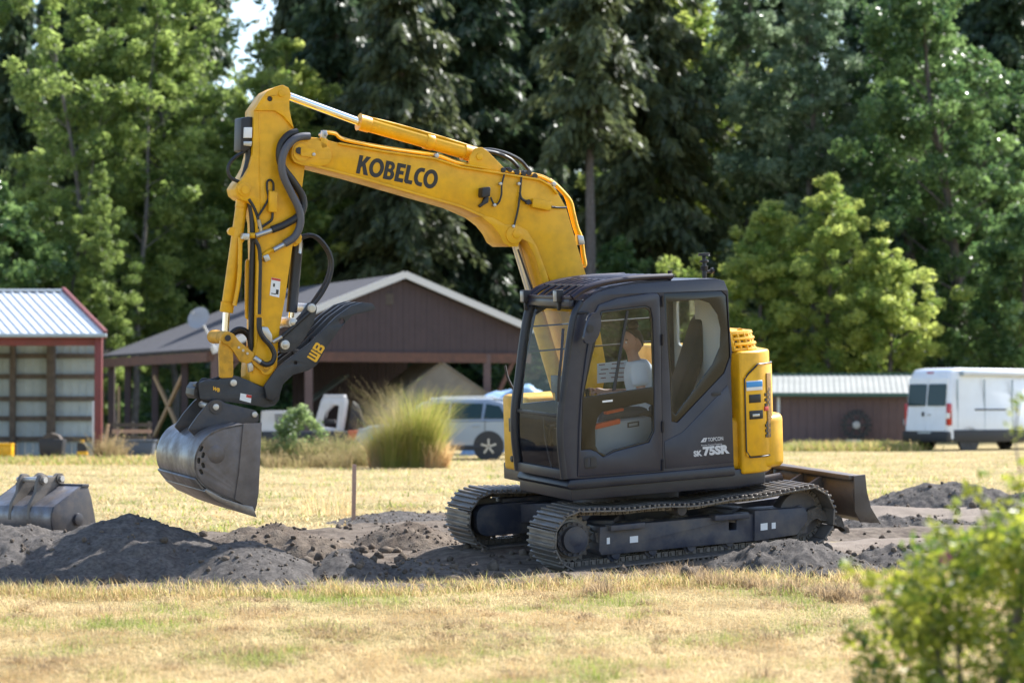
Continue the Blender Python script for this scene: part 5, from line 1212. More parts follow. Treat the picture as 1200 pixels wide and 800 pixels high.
# the bare-trunked pine that stands out beside the cab
def bare_fir():
    a, b = tree_fir('fir2', 26, 3.3, 0.50, 41, 0.9, 0.30)
    return a, b
KINDS['bare'] = bare_fir
tree('bare', 'conifer_tree', 692, 104, 0.4, 1.0, 'conifer with a long bare grey trunk just right of the boom elbow')
for kind, px, d, sc, lb in (
    ('alderA', 88, 106, 0.98, 'slender pale trunked tree left of the arm, first from the left edge'),
    ('alderB', 150, 103, 1.05, 'slender pale trunked tree behind the gap between the two left sheds'),
    ('alderA', 205, 107, 1.03, 'slender tree whose trunks rise above the left end of the barn roof'),
    ('alderB', 262, 110, 0.98, 'slender loose crowned tree just left of the excavator arm'),
    ('brightA', 332, 114, 1.12, 'sunlit yellow green tree behind the top of the excavator arm'),
    ('alderB', 48, 101, 0.62, 'bushy bright green tree behind the metal roofed shed'),
    ('alderA', 122, 98, 0.46, 'low leafy green tree just right of the metal roofed shed'),
    ('deepB', 10, 98, 0.9, 'dark green bushy tree over the ridge of the metal roofed shed'),
    ('brightA', 805, 118, 1.32, 'bright green tall tree above the cab roof, at the top of the picture'),
    ('deepB', 740, 108, 0.75, 'deep green low tree between the bare trunk and the cab'),
    ('greyA', 872, 113, 0.95, 'tall grey green tree with glinting leaves above the engine cover'),
    ('greyA', 955, 110, 0.94, 'tall grey green tree with glinting leaves above the green roofed shed'),
    ('brightB', 885, 97, 0.84, 'pale green rounded tree directly behind the engine cover'),
    ('brightA', 968, 96, 0.64, 'yellow green spreading tree behind the green roofed shed'),
    ('brightB', 1050, 95, 0.70, 'low yellow green tree just left of the white van roof'),
    ('deepA', 1065, 109, 0.98, 'deep green full crowned tree above the gap between shed and van'),
    ('deepA', 1150, 105, 0.92, 'large glossy leaved tree towering above the white van'),
    ('deepB', 1190, 98, 0.80, 'dark bushy tree right behind the white van'),
    ('deepA', 1235, 112, 1.0, 'deep green tree at the right picture edge behind the van')):
    tree(kind, 'broadleaf_tree', px, d, r.uniform(0, 6.28), sc, lb, BGp)
# undergrowth closing the foot of the wood
rng = np.random.default_rng(8); c = []; rr_ = []
for k in range(520):
    d = rng.uniform(108, 128); px = rng.uniform(-120, 1330); c.append((gx(px, d), d, rng.uniform(0.2, 4.2) * rng.random() ** 0.4)); rr_.append(rng.uniform(0.7, 1.5))
V, F_, T = leaves(c, rr_, 60000, 0.42, rng, tonec=rng.random(520) * 0.7)
tag(obj('undergrowth', npmesh('undergrowth', V, F_, T, [LF['deep']]), None), 'dark leafy undergrowth along the foot of the wood', 'undergrowth', kind='stuff')
# ---------------------------------------------------------------- buildings
WMET = mat('white_painted_metal', (0.62, 0.64, 0.66), 0.45, col2=(0.55, 0.57, 0.59), nscale=2)
WMET2 = mat('pale_sheet_metal', (0.34, 0.41, 0.46), 0.6, col2=(0.27, 0.33, 0.375), nscale=1.5)
REDT = mat('barn_red_paint', (0.18, 0.035, 0.036), 0.6, col2=(0.13, 0.030, 0.030), nscale=3)
WOODD = mat('dark_weathered_wood', (0.10, 0.082, 0.07), 0.85, col2=(0.06, 0.05, 0.045), nscale=6, bump=0.3)
WOODP = mat('pale_new_wood', (0.45, 0.30, 0.17), 0.75, col2=(0.36, 0.23, 0.13), nscale=8)
BROWN = mat('brown_wall_paint', (0.056, 0.037, 0.041), 0.75, col2=(0.046, 0.031, 0.035), nscale=2.5, bump=0.1)
BROWN2 = mat('red_brown_wall_paint', (0.135, 0.088, 0.085), 0.75, col2=(0.112, 0.073, 0.071), nscale=2.0, bump=0.1)
SHING = mat('grey_shingle_roof', (0.048, 0.048, 0.060), 0.95, col2=(0.034, 0.034, 0.043), nscale=3, bump=0.5, bscale=8)
TRIMW = mat('white_rake_trim', (0.60, 0.58, 0.56), 0.6)
FASC = mat('red_brown_fascia', (0.13, 0.062, 0.044), 0.8, col2=(0.085, 0.045, 0.036), nscale=4)
GRNT = mat('green_roof_trim', (0.045, 0.11, 0.08), 0.5)
GRNR = mat('pale_green_grey_roof_metal', (0.30, 0.305, 0.285), 0.6, col2=(0.24, 0.25, 0.232), nscale=1.2)
CONC = mat('pale_concrete', (0.42, 0.41, 0.39), 0.9, bump=0.3)

def quadbox(mb, a, b, c, d, th):                   # a slab on four corners, thickened along its normal
    a, b, c, d = map(Vector, (a, b, c, d)); n = (b - a).cross(d - a).normalized() * th
    mb.add([a, b, c, d, a + n, b + n, c + n, d + n], [(0, 1, 2, 3), (7, 6, 5, 4), (0, 4, 5, 1), (1, 5, 6, 2), (2, 6, 7, 3), (3, 7, 4, 0)]); return mb
class TH:                                          # parts of a building written in world places, hung under a base Empty
    def __init__(s, name, label, cat, loc, group=None): s.o = thing(name, label, cat, loc, 0, group); s.loc = Vector(loc)
    def part(s, name, mb, m, parent=None, bevel=0.0):
        mb.v = [tuple(Vector(v) - s.loc) for v in mb.v]; return obj(name, mb, m, parent or s.o, bevel)
    def post(s, px, py0, z0, d, w_, m, name='post'):
        p = at(px, py0, d); return s.part(name, MB().box((p.x, d, (p.z + z0) / 2), (w_, w_, p.z - z0)), m, None, 0.01)

# --- open metal shed, far left
b = TH('metal_shed', 'open fronted shed with white ribbed metal roof and dark red trim at far left', 'shed', (gx(60, 68), 68, 0))
eR, rR = at(121, 392, 67.2), at(71, 342, 71.2); XL = -19.5
slope = rR - eR
npan = 0; x = eR.x
while x > XL:                                      # roof sheets, each with its own rib
    a = Vector((x, eR.y, eR.z)); c = Vector((x - 0.245, eR.y, eR.z))
    mb = quadbox(MB(), a + Vector((-0.004, 0, 0)), a + slope + Vector((-0.004, 0, 0)), c + slope + Vector((0.004, 0, 0)), c + Vector((0.004, 0, 0)), 0.02)
    up = Vector((0, -slope.z, slope.y)).normalized()
    mb.beam(a + up * 0.035 - Vector((0.03, 0, 0)), a + slope + up * 0.035 - Vector((0.03, 0, 0)), 0.05, 0.05, up)
    b.part('roof_panel', mb, WMET); x -= 0.245; npan += 1
b.part('ridge_cap', MB().beam(rR + Vector((0.05, 0, 0.05)), Vector((XL, rR.y, rR.z + 0.05)), 0.35, 0.06), WMET)
b.part('rear_roof', quadbox(MB(), rR, rR + Vector((0, 4, -1.43)), Vector((XL, rR.y + 4, rR.z - 1.43)), Vector((XL, rR.y, rR.z)), 0.02), WMET)
b.part('rake_trim', MB().beam(eR + Vector((0.06, -0.02, 0.0)), rR + Vector((0.06, 0, 0.03)), 0.10, 0.24), REDT, None, 0.01)
b.part('gutter', MB().beam(eR + Vector((0.1, -0.06, -0.02)), Vector((XL, eR.y - 0.06, eR.z - 0.02)), 0.12, 0.10), WMET2, None, 0.02)
hz = at(60, 395, 67.5).z; hz2 = at(60, 405, 67.5).z
b.part('header_beam', MB().box(((eR.x + XL) / 2 - 0.1, 67.5, (hz + hz2) / 2), (eR.x - XL - 0.2, 0.12, hz - hz2)), REDT, None, 0.01)
b.post(115.5, 394, 0, 67.45, 0.20, REDT, 'corner_post'); b.post(111, 470, 0, 67.9, 0.12, WMET, 'corner_panel')
DW = 71.5
for k in range(34):
    x1 = gx(112, DW) - k * 0.23
    if x1 < XL: break
    mb = MB().box((x1 - 0.115, DW, 1.85), (0.222, 0.02, 3.7)); mb.box((x1 - 0.02, DW - 0.02, 1.85), (0.03, 0.03, 3.7)); b.part('wall_panel', mb, WMET2)
for y in (417, 441, 467, 490, 514):
    z = at(50, y, DW).z; b.part('girt', MB().box(((gx(112, DW) + XL) / 2, DW - 0.08, z), (gx(112, DW) - XL, 0.09, 0.14)), WOODD)
for px, w_ in ((60, 0.24), (15, 0.17), (-40, 0.22)): b.post(px, 398, 0, DW - 0.2, w_, WOODD)

# --- brown open barn with shingle roof
b = TH('open_barn', 'long brown open sided barn with grey shingle gable roof behind the bucket', 'barn', (gx(420, 85), 85, 0))
A, P, Cc = at(244, 411, 82), at(470, 324, 85), at(621, 387, 87)
gd_ = (Cc - A); gd_.z = 0; gd_.normalize(); back = Vector((-gd_.y, gd_.x, 0)); back = back if back.y > 0 else -back
LB = 13.8
Bk, Q, Dk = A + back * LB, P + back * LB, Cc + back * LB
fw = -back * 0.35
b.part('roof_slope', quadbox(MB(), A + fw, P + fw, Q, Bk, 0.10), SHING)
b.part('roof_slope', quadbox(MB(), P + fw, Cc + fw, Dk, Q, 0.10), SHING)
b.part('rake_trim', MB().beam(A + fw * 1.1, P + fw * 1.1 + Vector((0, 0, 0.06)), 0.06, 0.24), TRIMW)
b.part('rake_trim', MB().beam(P + fw * 1.1 + Vector((0, 0, 0.06)), Cc + fw * 1.1, 0.06, 0.24), TRIMW)
b.part('fascia', MB().beam(A + Vector((0, 0, -0.2)), Bk + Vector((0, 0, -0.2)), 0.08, 0.34), FASC)
b.part('fascia', MB().beam(Cc + Vector((0, 0, -0.2)), Dk + Vector((0, 0, -0.2)), 0.08, 0.3), FASC)
zb = 3.30
g0, g1 = A + (P - A) * 0.02, Cc
def gpt(t): return A + (Cc - A) * t
# gable boards: upright boards, each its own piece
tot = (Cc - A).to_2d().length; tp = (P - A).to_2d().length / tot; nb_ = 54
for k in range(nb_):
    t0, t1 = k / nb_, (k + 1) / nb_ - 0.0006
    def zt(t): return (A.z + (P.z - A.z) * t / tp if t < tp else P.z + (Cc.z - P.z) * (t - tp) / (1 - tp)) - 0.10
    z00, z11 = zt(t0), zt(t1)
    q0, q1 = A.lerp(Cc, t0), A.lerp(Cc, t1); o_ = back * (0.005 if k % 2 else 0.0)
    a0 = Vector((q0.x, q0.y, zb)) + o_; a1 = Vector((q1.x, q1.y, zb)) + o_
    if min(z00, z11) < zb + 0.1: continue
    mb = MB(); n_ = back * 0.04
    vs = [a0, a1, Vector((q1.x, q1.y, z11)) + o_, Vector((q0.x, q0.y, z00)) + o_]; vs += [v + n_ for v in vs]
    mb.add(vs, [(0, 1, 2, 3), (7, 6, 5, 4), (0, 4, 5, 1), (1, 5, 6, 2), (2, 6, 7, 3), (3, 7, 4, 0)]); b.part('gable_board', mb, BROWN)
b.part('gable_beam', MB().beam(Vector((A.x, A.y, zb - 0.14)), Vector((Cc.x, Cc.y, zb - 0.14)), 0.22, 0.34), FASC)
vp = A.lerp(Cc, tp * 0.93); b.part('vent', MB().beam(Vector((vp.x, vp.y, P.z - 1.0)) - back * 0.02, Vector((vp.x, vp.y, P.z - 0.6)) - back * 0.02, 0.3, 0.04), WOODD)
for t in (0.02, 0.30, 0.86): q = A.lerp(Cc, t); b.part('post', MB().beam((q.x, q.y, 0), (q.x, q.y, zb), 0.26, 0.26), BROWN2)
for s_ in (0.0, 0.28, 0.55, 0.82, 0.99):
    q = A + back * LB * s_ + gd_ * 0.35; b.part('post', MB().beam((q.x, q.y, 0), (q.x, q.y, A.z - 0.2), 0.24, 0.24), BROWN)
for s0, s1 in ((0.28, 0.55), (0.55, 0.28)):
    q, p = A + back * LB * s0 + gd_ * 0.3, A + back * LB * s1 + gd_ * 0.3; b.part('brace', MB().beam((q.x, q.y, 0.3), (p.x, p.y, 2.6), 0.10, 0.12), WOODP)
q = A + back * LB * 0.82; b.part('brace', MB().beam((q.x, q.y, 0.0), (q.x, q.y, 2.2), 0.10, 0.10), WOODP)
q = A.lerp(Cc, 0.02); b.part('brace', MB().beam((q.x, q.y, zb - 1.2), (q.x + 0.9, q.y + 0.4, zb - 0.1), 0.10, 0.12), FASC)
q = A.lerp(Cc, 0.86); b.part('brace', MB().beam((q.x + 0.05, q.y, 1.2), (q.x + 1.0, q.y + 0.46, zb - 0.1), 0.12, 0.14), FASC)
w0_, w1_ = A.lerp(Cc, 0.42) + back * LB * 0.42, A.lerp(Cc, 0.80) + back * LB * 0.42
for k in range(26):
    q, p = w0_.lerp(w1_, k / 26), w0_.lerp(w1_, (k + 1) / 26 - 0.003)
    b.part('wall_board', quadbox(MB(), (q.x, q.y, 0), (p.x, p.y, 0), (p.x, p.y, 3.2), (q.x, q.y, 3.2), 0.03 + 0.01 * (k % 2)), BROWN)
# satellite dish on the corner of that roof
DSH = mat('grey_dish', (0.30, 0.30, 0.32), 0.5)
dd = thing('satellite_dish', 'grey satellite dish on a bent mast at the left eave corner of the barn', 'satellite dish', at(252, 410, 81.6))
mb = MB(); ctr = at(233, 373, 81.4) - at(252, 410, 81.6); ax = Vector((-0.35, -0.85, 0.40)).normalized(); e1 = ax.orthogonal().normalized(); e2 = ax.cross(e1)
vs = [ctr]; fs = []
for i in range(1, 6):
    for k in range(24): rr2 = 0.40 * i / 5; vs.append(ctr + (e1 * math.cos(k * math.pi / 12) + e2 * math.sin(k * math.pi / 12)) * rr2 + ax * (0.35 * rr2 ** 2))
fs += [(0, 1 + k, 1 + (k + 1) % 24) for k in range(24)]
for i in range(4): fs += [(1 + i * 24 + k, 1 + (i + 1) * 24 + k, 1 + (i + 1) * 24 + (k + 1) % 24, 1 + i * 24 + (k + 1) % 24) for k in range(24)]
obj('reflector', MB().add(vs, fs, True), DSH, dd)
obj('mast', MB().tube([(0, 0, 0), tuple(ctr * 0.55 + Vector((0.05, 0, 0))), tuple(ctr - ax * 0.05)], 0.035, 8), mat('white_mast', (0.6, 0.6, 0.6), 0.5), dd)
obj('feed_arm', MB().tube([ctr - e2 * 0.3, ctr + ax * 0.45 - e2 * 0.1 * 0], 0.018, 6).box(ctr + ax * 0.47, (0.1, 0.1, 0.1)), DSH, dd)

# --- small brown shed with a green edged metal roof
b = TH('brown_shed', 'low brown board shed with pale metal roof and green edge left of the van', 'shed', (gx(990, 84), 84, 0))
d = 84; eL, eR_ = at(904, 461, d - 0.45), at(1072, 461.5, d - 0.45); rL, rR_ = at(905, 440, d + 2.4), at(1068, 439.5, d + 2.4)
npn = 25
for k in range(npn):
    a, c = eL.lerp(eR_, k / npn), eL.lerp(eR_, (k + 1) / npn - 0.001); a2, c2 = rL.lerp(rR_, k / npn), rL.lerp(rR_, (k + 1) / npn - 0.001)
    mb = quadbox(MB(), a, c, c2, a2, 0.02); mb.beam(a + Vector((0.03, 0, 0.03)), a2 + Vector((0.03, 0, 0.03)), 0.045, 0.025); b.part('roof_panel', mb, GRNR)
b.part('rear_roof', quadbox(MB(), rL, rR_, rR_ + Vector((0, 2.6, -1.0)), rL + Vector((0, 2.6, -1.0)), 0.02), GRNR)
b.part('eave_trim', MB().beam(eL + Vector((0, -0.05, -0.03)), eR_ + Vector((0, -0.05, -0.03)), 0.05, 0.12), GRNT)
b.part('ridge_cap', MB().beam(rL + Vector((0, 0, 0.05)), rR_ + Vector((0, 0, 0.05)), 0.25, 0.05), GRNT)
b.part('rake_trim', MB().beam(eL + Vector((-0.02, 0, 0)), rL + Vector((-0.02, 0, 0)), 0.06, 0.14), GRNT)
x0, x1, zt_ = gx(907, d), gx(1070, d), at(0, 463, d).z
npn = 17
for k in range(npn):
    xa, xb = x0 + (x1 - x0) * k / npn, x0 + (x1 - x0) * (k + 1) / npn
    b.part('wall_board', MB().box(((xa + xb) / 2, d + (0.005 if k % 2 else 0), zt_ / 2), (xb - xa - 0.007, 0.05, zt_)), BROWN2)
b.part('wall_backing', MB().box(((x0 + x1) / 2, d + 0.06, zt_ / 2 - 0.02), (x1 - x0, 0.03, zt_ - 0.04)), BROWN)
b.part('corner_trim', MB().box((gx(912, d), d - 0.06, at(0, 480, d).z / 2 + 0.35), (0.09, 0.05, 1.5)), WMET)
for sx in (x0, x1): b.part('side_wall', MB().box((sx, d + 2.4, zt_ / 2), (0.05, 4.7, zt_)), BROWN2)
b.part('door_handle', MB().box((gx(1059, d), d - 0.05, 0.9), (0.05, 0.05, 0.2)), WMET2)
# spiked wheel leaning on that shed, on a pale block
t = thing('spiked_wheel', 'dark spiked iron wheel with pale hub leaning on the brown shed wall', 'wheel', (gx(1003, 83.3), 83.3, 0.30))
mb = MB(); R_ = 0.44
for k in range(18):
    an = 2 * math.pi * k / 18; mb.box((R_ * math.cos(an), 0.0, 0.5 + R_ * math.sin(an)), (0.20, 0.10, 0.11), Matrix.Rotation(-an, 3, 'Y'))
obj('tooth_ring', mb.tube([(0.40 * math.cos(a), 0, 0.5 + 0.40 * math.sin(a)) for a in [2 * math.pi * k / 24 for k in range(25)]], 0.05, 8), BLKP, t)
for k in range(6): an = math.pi * k / 3; obj('spoke', MB().beam((0, 0, 0.5), (0.39 * math.cos(an), 0, 0.5 + 0.39 * math.sin(an)), 0.11, 0.09), BLKP, t)
obj('hub', MB().cyl((0, -0.1, 0.5), (0, 0.05, 0.5), 0.13, 18), CONC, t, 0.01)
obj('flank', MB().tube([(-0.36, 0.05, 0.75), (-0.1, 0.05, 0.95), (0.2, 0.05, 0.98)], 0.04, 6), BLKP, t)
tag(obj('concrete_block', MB().box((gx(1000, 83.2), 83.2, 0.15), (0.52, 0.36, 0.30)), CONC, None, 0.03), 'pale concrete block under the spiked wheel by the brown shed', 'block')
# ---------------------------------------------------------------- vehicles
VWH = mat('white_van_paint', (0.72, 0.75, 0.80), 0.3, coat=0.4, dust=(0.5, 0.48, 0.45), dusta=0.15)
VSL = mat('silver_car_paint', (0.26, 0.30, 0.36), 0.28, 0.35, coat=0.5)
VGL = mat('dark_green_glass', (0.012, 0.032, 0.034), 0.08, spec=0.4)
VBL = mat('black_bumper_plastic', (0.02, 0.021, 0.026), 0.55)
TAIL = mat('red_tail_lamp', (0.42, 0.014, 0.014), 0.15, coat=0.3)
RIM = mat('alloy_rim', (0.45, 0.45, 0.46), 0.3, 0.8)
PLATE = mat('licence_plate', (0.55, 0.60, 0.62), 0.5)
def wheel(parent, x, y, r, w_, m_rim, out):       # out: +1/-1 which way the face looks along y
    ty = MB(); prof = [(r * 0.62, 0.5), (r * 0.9, 0.5), (r, 0.36), (r, -0.36), (r * 0.9, -0.5), (r * 0.62, -0.5)]
    vs = []; fs = []; n = 28
    for k in range(n):
        a = 2 * math.pi * k / n
        for q, yy in prof: vs.append((x + q * math.cos(a), y + yy * w_, r + q * math.sin(a)))
    m = len(prof)
    for k in range(n):
        for j in range(m): fs.append((k * m + j, k * m + (j + 1) % m, ((k + 1) % n) * m + (j + 1) % m, ((k + 1) % n) * m + j))
    wv = obj('wheel', ty.add(vs, fs, True), RUB, parent)
    rm = MB().cyl((x, y + out * w_ * 0.18, r), (x, y + out * w_ * 0.22, r), r * 0.62, 28)
    for k in range(5):
        a = 2 * math.pi * k / 5 + 0.3; rm.beam((x, y + out * w_ * 0.36, r), (x + r * 0.6 * math.cos(a), y + out * w_ * 0.36, r + r * 0.6 * math.sin(a)), 0.09 * r * 3.0, 0.05, (math.cos(a + 1.57), 0, math.sin(a + 1.57)))
    rm.cyl((x, y + out * w_ * 0.2, r), (x, y + out * w_ * 0.42, r), r * 0.16, 12)
    obj('rim', rm, m_rim, wv)
# --- white high roof van: x forward, y left, z up; its right side and rear face the camera
van = thing('van', 'white high roof panel van with awning, parked at right edge seen from behind', 'van', (gx(1111, 78.7), 78.7, -0.04))
van.rotation_euler = (0, 0, math.atan2(0.59, 0.81))
# origin: rear right corner on the ground; y runs to the left side
vp_ = [(0.05, 0.42), (0.0, 0.62), (0.03, 1.2), (0.10, 1.9), (0.20, 2.55), (0.32, 2.70), (0.7, 2.75), (4.2, 2.74), (4.55, 2.62), (5.0, 1.95), (5.15, 1.50), (5.75, 1.22), (5.93, 1.0), (5.96, 0.45)]
mb = MB(); sec = [(0.0, 0.10), (0.045, 0.0), (0.955, 0.0), (1.0, 0.10)]
W_ = 2.02; n = len(vp_); vs = []; fs = []
def inset(z): return 0.0 if z < 1.3 else 0.13 * ((z - 1.3) / 1.45) ** 1.6
rows = [(0.0, 0.12), (0.03, 0.04), (0.10, 0.0), (0.5, -0.012), (0.90, 0.0), (0.97, 0.04), (1.0, 0.12)]
for f, dx in rows:
    for x, z in vp_:
        i_ = inset(z); y = i_ + (W_ - 2 * i_) * f; xx = x + (dx if x < 1 else -dx * 1.2 if x > 4 else 0); zz = z - (0.35 * dx if z > 2.5 else 0); vs.append((xx, y, zz))
for j in range(len(rows) - 1):
    for i in range(n): fs.append((j * n + i, j * n + (i + 1) % n, (j + 1) * n + (i + 1) % n, (j + 1) * n + i))
fs += [tuple(range(n)), tuple(range((len(rows) - 1) * n, len(rows) * n))[::-1]]
bd = obj('body', MB().add(vs, fs, True), VWH, van)
def vx(z):                                         # rear face x at height z
    return float(np.interp(z, [0.42, 0.62, 1.2, 1.9, 2.55, 2.7], [0.05, 0.0, 0.03, 0.10, 0.20, 0.32]))
def rear_quad(y0, y1, z0, z1, off_, th, nm, m, par, rr=0.06):
    pts = round_poly([(y0, z0), (y1, z0), (y1, z1), (y0, z1)], rr); mb = MB().prism(pts, [], lambda y, z, t: (vx(z) + t, y, z), off_, off_ + th); return obj(nm, mb, m, par)
door_ = rear_quad(0.13, 1.00, 0.68, 2.42, -0.03, 0.05, 'rear_door', VWH, van); door2 = rear_quad(1.02, 1.89, 0.68, 2.42, -0.03, 0.05, 'rear_door', VWH, van)
rear_quad(0.17, 0.97, 1.50, 2.22, -0.042, 0.03, 'window', VGL, door_); rear_quad(1.05, 1.85, 1.50, 2.22, -0.042, 0.03, 'window', VGL, door2)
rear_quad(1.10, 1.17, 1.16, 1.30, -0.06, 0.05, 'handle', VBL, door2, 0.02); rear_quad(0.80, 0.93, 1.18, 1.24, -0.05, 0.04, 'emblem', RIM, door_, 0.02)
rear_quad(0.72, 1.30, 0.50, 0.64, -0.075, 0.03, 'plate_holder', PLATE, van, 0.02)
rear_quad(0.85, 1.15, 2.56, 2.62, -0.02, 0.04, 'brake_lamp', TAIL, van, 0.02)
for y0 in (-0.02, 1.86): obj('tail_lamp', MB().box((0.095, y0 + 0.07, 1.22), (0.17, 0.13, 0.72)), TAIL, van, 0.03)
obj('reverse_lamp', MB().box((0.066, 0.05, 1.18), (0.16, 0.13, 0.18)), WHT, van, 0.01)
obj('bumper', MB().box((0.04, W_ / 2, 0.49), (0.22, W_ + 0.02, 0.36)), VBL, van, 0.05)
obj('side_cladding', MB().box((3.0, -0.006, 0.52), (5.5, 0.05, 0.40)), VBL, van, 0.015); obj('side_cladding', MB().box((3.0, W_ + 0.006, 0.52), (5.5, 0.05, 0.40)), VBL, van, 0.015)
obj('door_rail', MB().box((2.0, 0.005, 1.38), (1.5, 0.05, 0.05)), VBL, van, 0.01)
for x in (0.45, 1.72, 3.05): obj('panel_seam', MB().box((x, 0.018 if x < 3 else 0.01, 1.5), (0.010, 0.06, 1.75)), WMET2, van)
obj('awning', MB().box((2.4, 0.06, 2.56), (3.4, 0.2, 0.15)), WMET, van, 0.03); obj('awning_end_cap', MB().box((0.68, 0.06, 2.56), (0.05, 0.21, 0.16)), WMET2, van, 0.02)
obj('cab_window', MB().box((4.55, 0.02, 1.72), (0.85, 0.05, 0.55)), VGL, van, 0.04); obj('windscreen', quadbox(MB(), (4.62, 0.25, 2.5), (4.62, W_ - 0.25, 2.5), (5.16, W_ - 0.15, 1.52), (5.16, 0.15, 1.52), 0.03), VGL, van)
for x in (0.98, 4.75):
    for y, o in ((0.12, -1), (W_ - 0.12, 1)): wheel(van, x, y, 0.36, 0.22, VBL if o else RIM, o)
    obj('wheel_arch', MB().cyl((x, 0.0, 0.38), (x, 0.06, 0.38), 0.46, 28), VBL, van)
obj('underbody', MB().box((3.0, W_ / 2, 0.46), (5.2, 1.3, 0.12)), VBL, van)
# --- silver estate car; x forward, y to the car's left (towards the camera)
car = thing('car', 'silver sport utility car with roof painted sunlit pale parked behind the tall grass clump', 'car', (gx(612, 66.8), 66.8 - 0.9, 0), math.pi)
lower = [(0.02, 0.45), (0.0, 0.62), (0.06, 0.95), (0.12, 1.08), (2.2, 1.06), (3.3, 1.02), (4.2, 0.92), (4.5, 0.75), (4.58, 0.5), (4.5, 0.3), (3.95, 0.26), (0.6, 0.26), (0.1, 0.32)]
def carhull(prof, W, tum, m, nm, par, zt=None):
    n = len(prof); vs = []; fs = []; rows = [(0, 0.10), (0.06, 0.0), (0.94, 0.0), (1, 0.10)]
    z0, z1 = min(p[1] for p in prof), max(p[1] for p in prof)
    for f, dx in rows:
        for x, z in prof:
            i_ = tum * (z - z0) / (z1 - z0); xm = sum(p[0] for p in prof) / n; xx = x + (dx if x < xm else -dx) * 0.5; vs.append((xx, -(i_ + (W - 2 * i_) * f), z - (0.03 if f in (0, 1) and z > z0 + 0.8 * (z1 - z0) else 0)))
    for j in range(3):
        for i in range(n): fs.append((j * n + i, j * n + (i + 1) % n, (j + 1) * n + (i + 1) % n, (j + 1) * n + i))
    fs += [tuple(range(n)), tuple(range(3 * n, 4 * n))[::-1]]
    return obj(nm, MB().add(vs, fs, True), m, par, 0.0)
# car body laid out with y negative -> flipped by the half turn
def carbuild(t, m, lit_roofm):
    carhull(lower, 1.84, 0.02, m, 'body', t)
    carhull([(0.10, 1.06), (0.28, 1.36), (0.50, 1.58), (0.9, 1.66), (2.3, 1.65), (2.75, 1.56), (3.45, 1.04)], 1.80, 0.17, m, 'cabin', t)
    obj('roof', MB().box((1.5, -0.92, 1.655), (2.1, 1.3, 0.06)), lit_roofm, t, 0.025)
    for sy in (0, 1):
        yy = lambda z: -(0.0 + 0.17 * (z - 1.04) / 0.62) if sy == 0 else -(1.80 - 0.17 * (z - 1.04) / 0.62)
        sg = 1 if sy == 0 else -1
        for q in ([(0.42, 1.12), (0.62, 1.46), (0.98, 1.53), (1.06, 1.12)], [(1.12, 1.12), (1.07, 1.53), (1.92, 1.55), (1.98, 1.11)], [(2.04, 1.11), (1.98, 1.55), (2.42, 1.52), (3.15, 1.09)]):
            obj('window', MB().prism(q, [], lambda x, z, tt: (x, yy(z) + tt, z), -0.02 + 0.004 * sg, 0.02 + 0.004 * sg), VGL, t)
        ys = -0.005 if sy == 0 else -1.835
        for x in (1.02, 2.02): obj('panel_seam', MB().box((x, ys, 0.75), (0.014, 0.02, 0.65)), BLK, t)
        for x in (1.25, 2.25): obj('door_handle', MB().box((x, ys, 0.92), (0.2, 0.05, 0.035)), m, t, 0.01)
        obj('sill', MB().box((2.3, ys + (0.0), 0.33), (2.4, 0.05, 0.14)), VBL, t, 0.02)
        obj('roof_rail', MB().tube([(0.7, ys - 0.24 * sg, 1.66), (0.8, ys - 0.24 * sg, 1.72), (2.2, ys - 0.24 * sg, 1.71), (2.35, ys - 0.24 * sg, 1.64)], 0.02, 6), WMET, t)
        for x in (0.92, 3.62):
            obj('wheel_arch', MB().cyl((x, ys + 0.012 * sg, 0.37), (x, ys - 0.05 * sg, 0.37), 0.42, 26), VBL, t); wheel(t, x, ys - 0.10 * sg, 0.36, 0.22, RIM, sg)
        obj('tail_lamp', MB().box((0.12, ys - 0.14 * sg, 0.92), (0.2, 0.28, 0.16)), TAIL, t, 0.03)
        obj('headlamp', MB().box((4.33, ys - 0.2 * sg, 0.78), (0.3, 0.35, 0.14)), LMP, t, 0.03)
        obj('mirror', MB().box((2.95, ys + 0.1 * sg, 1.12), (0.12, 0.2, 0.14)), m, t, 0.03)
    obj('rear_window', MB().box((0.27, -0.92, 1.36), (0.03, 1.3, 0.38), Matrix.Rotation(rad(26), 3, 'Y')), VGL, t); obj('windscreen', quadbox(MB(), (2.72, -0.3, 1.56), (2.72, -1.54, 1.56), (3.42, -1.68, 1.06), (3.42, -0.16, 1.06), 0.02), VGL, t)
    obj('bumper', MB().box((0.03, -0.92, 0.5), (0.16, 1.8, 0.26)), VBL, t, 0.05)
carbuild(car, VSL, WMET)  # white roof colour carries the sun's brightness on the silver car
for o in car.children:                             # near side of the half-turned car faces the camera at y = 0
    pass
car.location.y = 66.8 - 0.92 - 0.92 + 0.92
# --- pale blue tarp over a load behind the car
TARP = mat('pale_blue_tarp', (0.20, 0.33, 0.52), 0.5, col2=(0.30, 0.42, 0.58), nscale=2.5, bump=0.4, bscale=6)
V = []; nx, ny = 34, 24
for j in range(ny):
    for i in range(nx):
        x, y = -1.5 + 3.0 * i / (nx - 1), -1.0 + 2.0 * j / (ny - 1); e = max(abs(x) / 1.5, abs(y) / 1.0)
        V.append((x, y, max(0, 1.75 * (1 - max(0, (e - 0.72) / 0.28) ** 1.6) + 0.35 * mnoise.noise((x * 1.3, y * 1.3, 5)) + 0.12 * mnoise.noise((x * 4, y * 4, 2)) + 0.2 * math.exp(-((x - 0.3) ** 2) * 3) - (0.5 if x < -0.8 else 0))))
o = obj('tarp_covered_load', npmesh('tarp_covered_load', np.array(V), gridfaces(nx, ny), mats=[TARP], smooth=True), None); o.location = (gx(598, 73), 73, 0)
tag(o, 'pale blue tarp over a lumpy load behind the silver car', 'covered load')
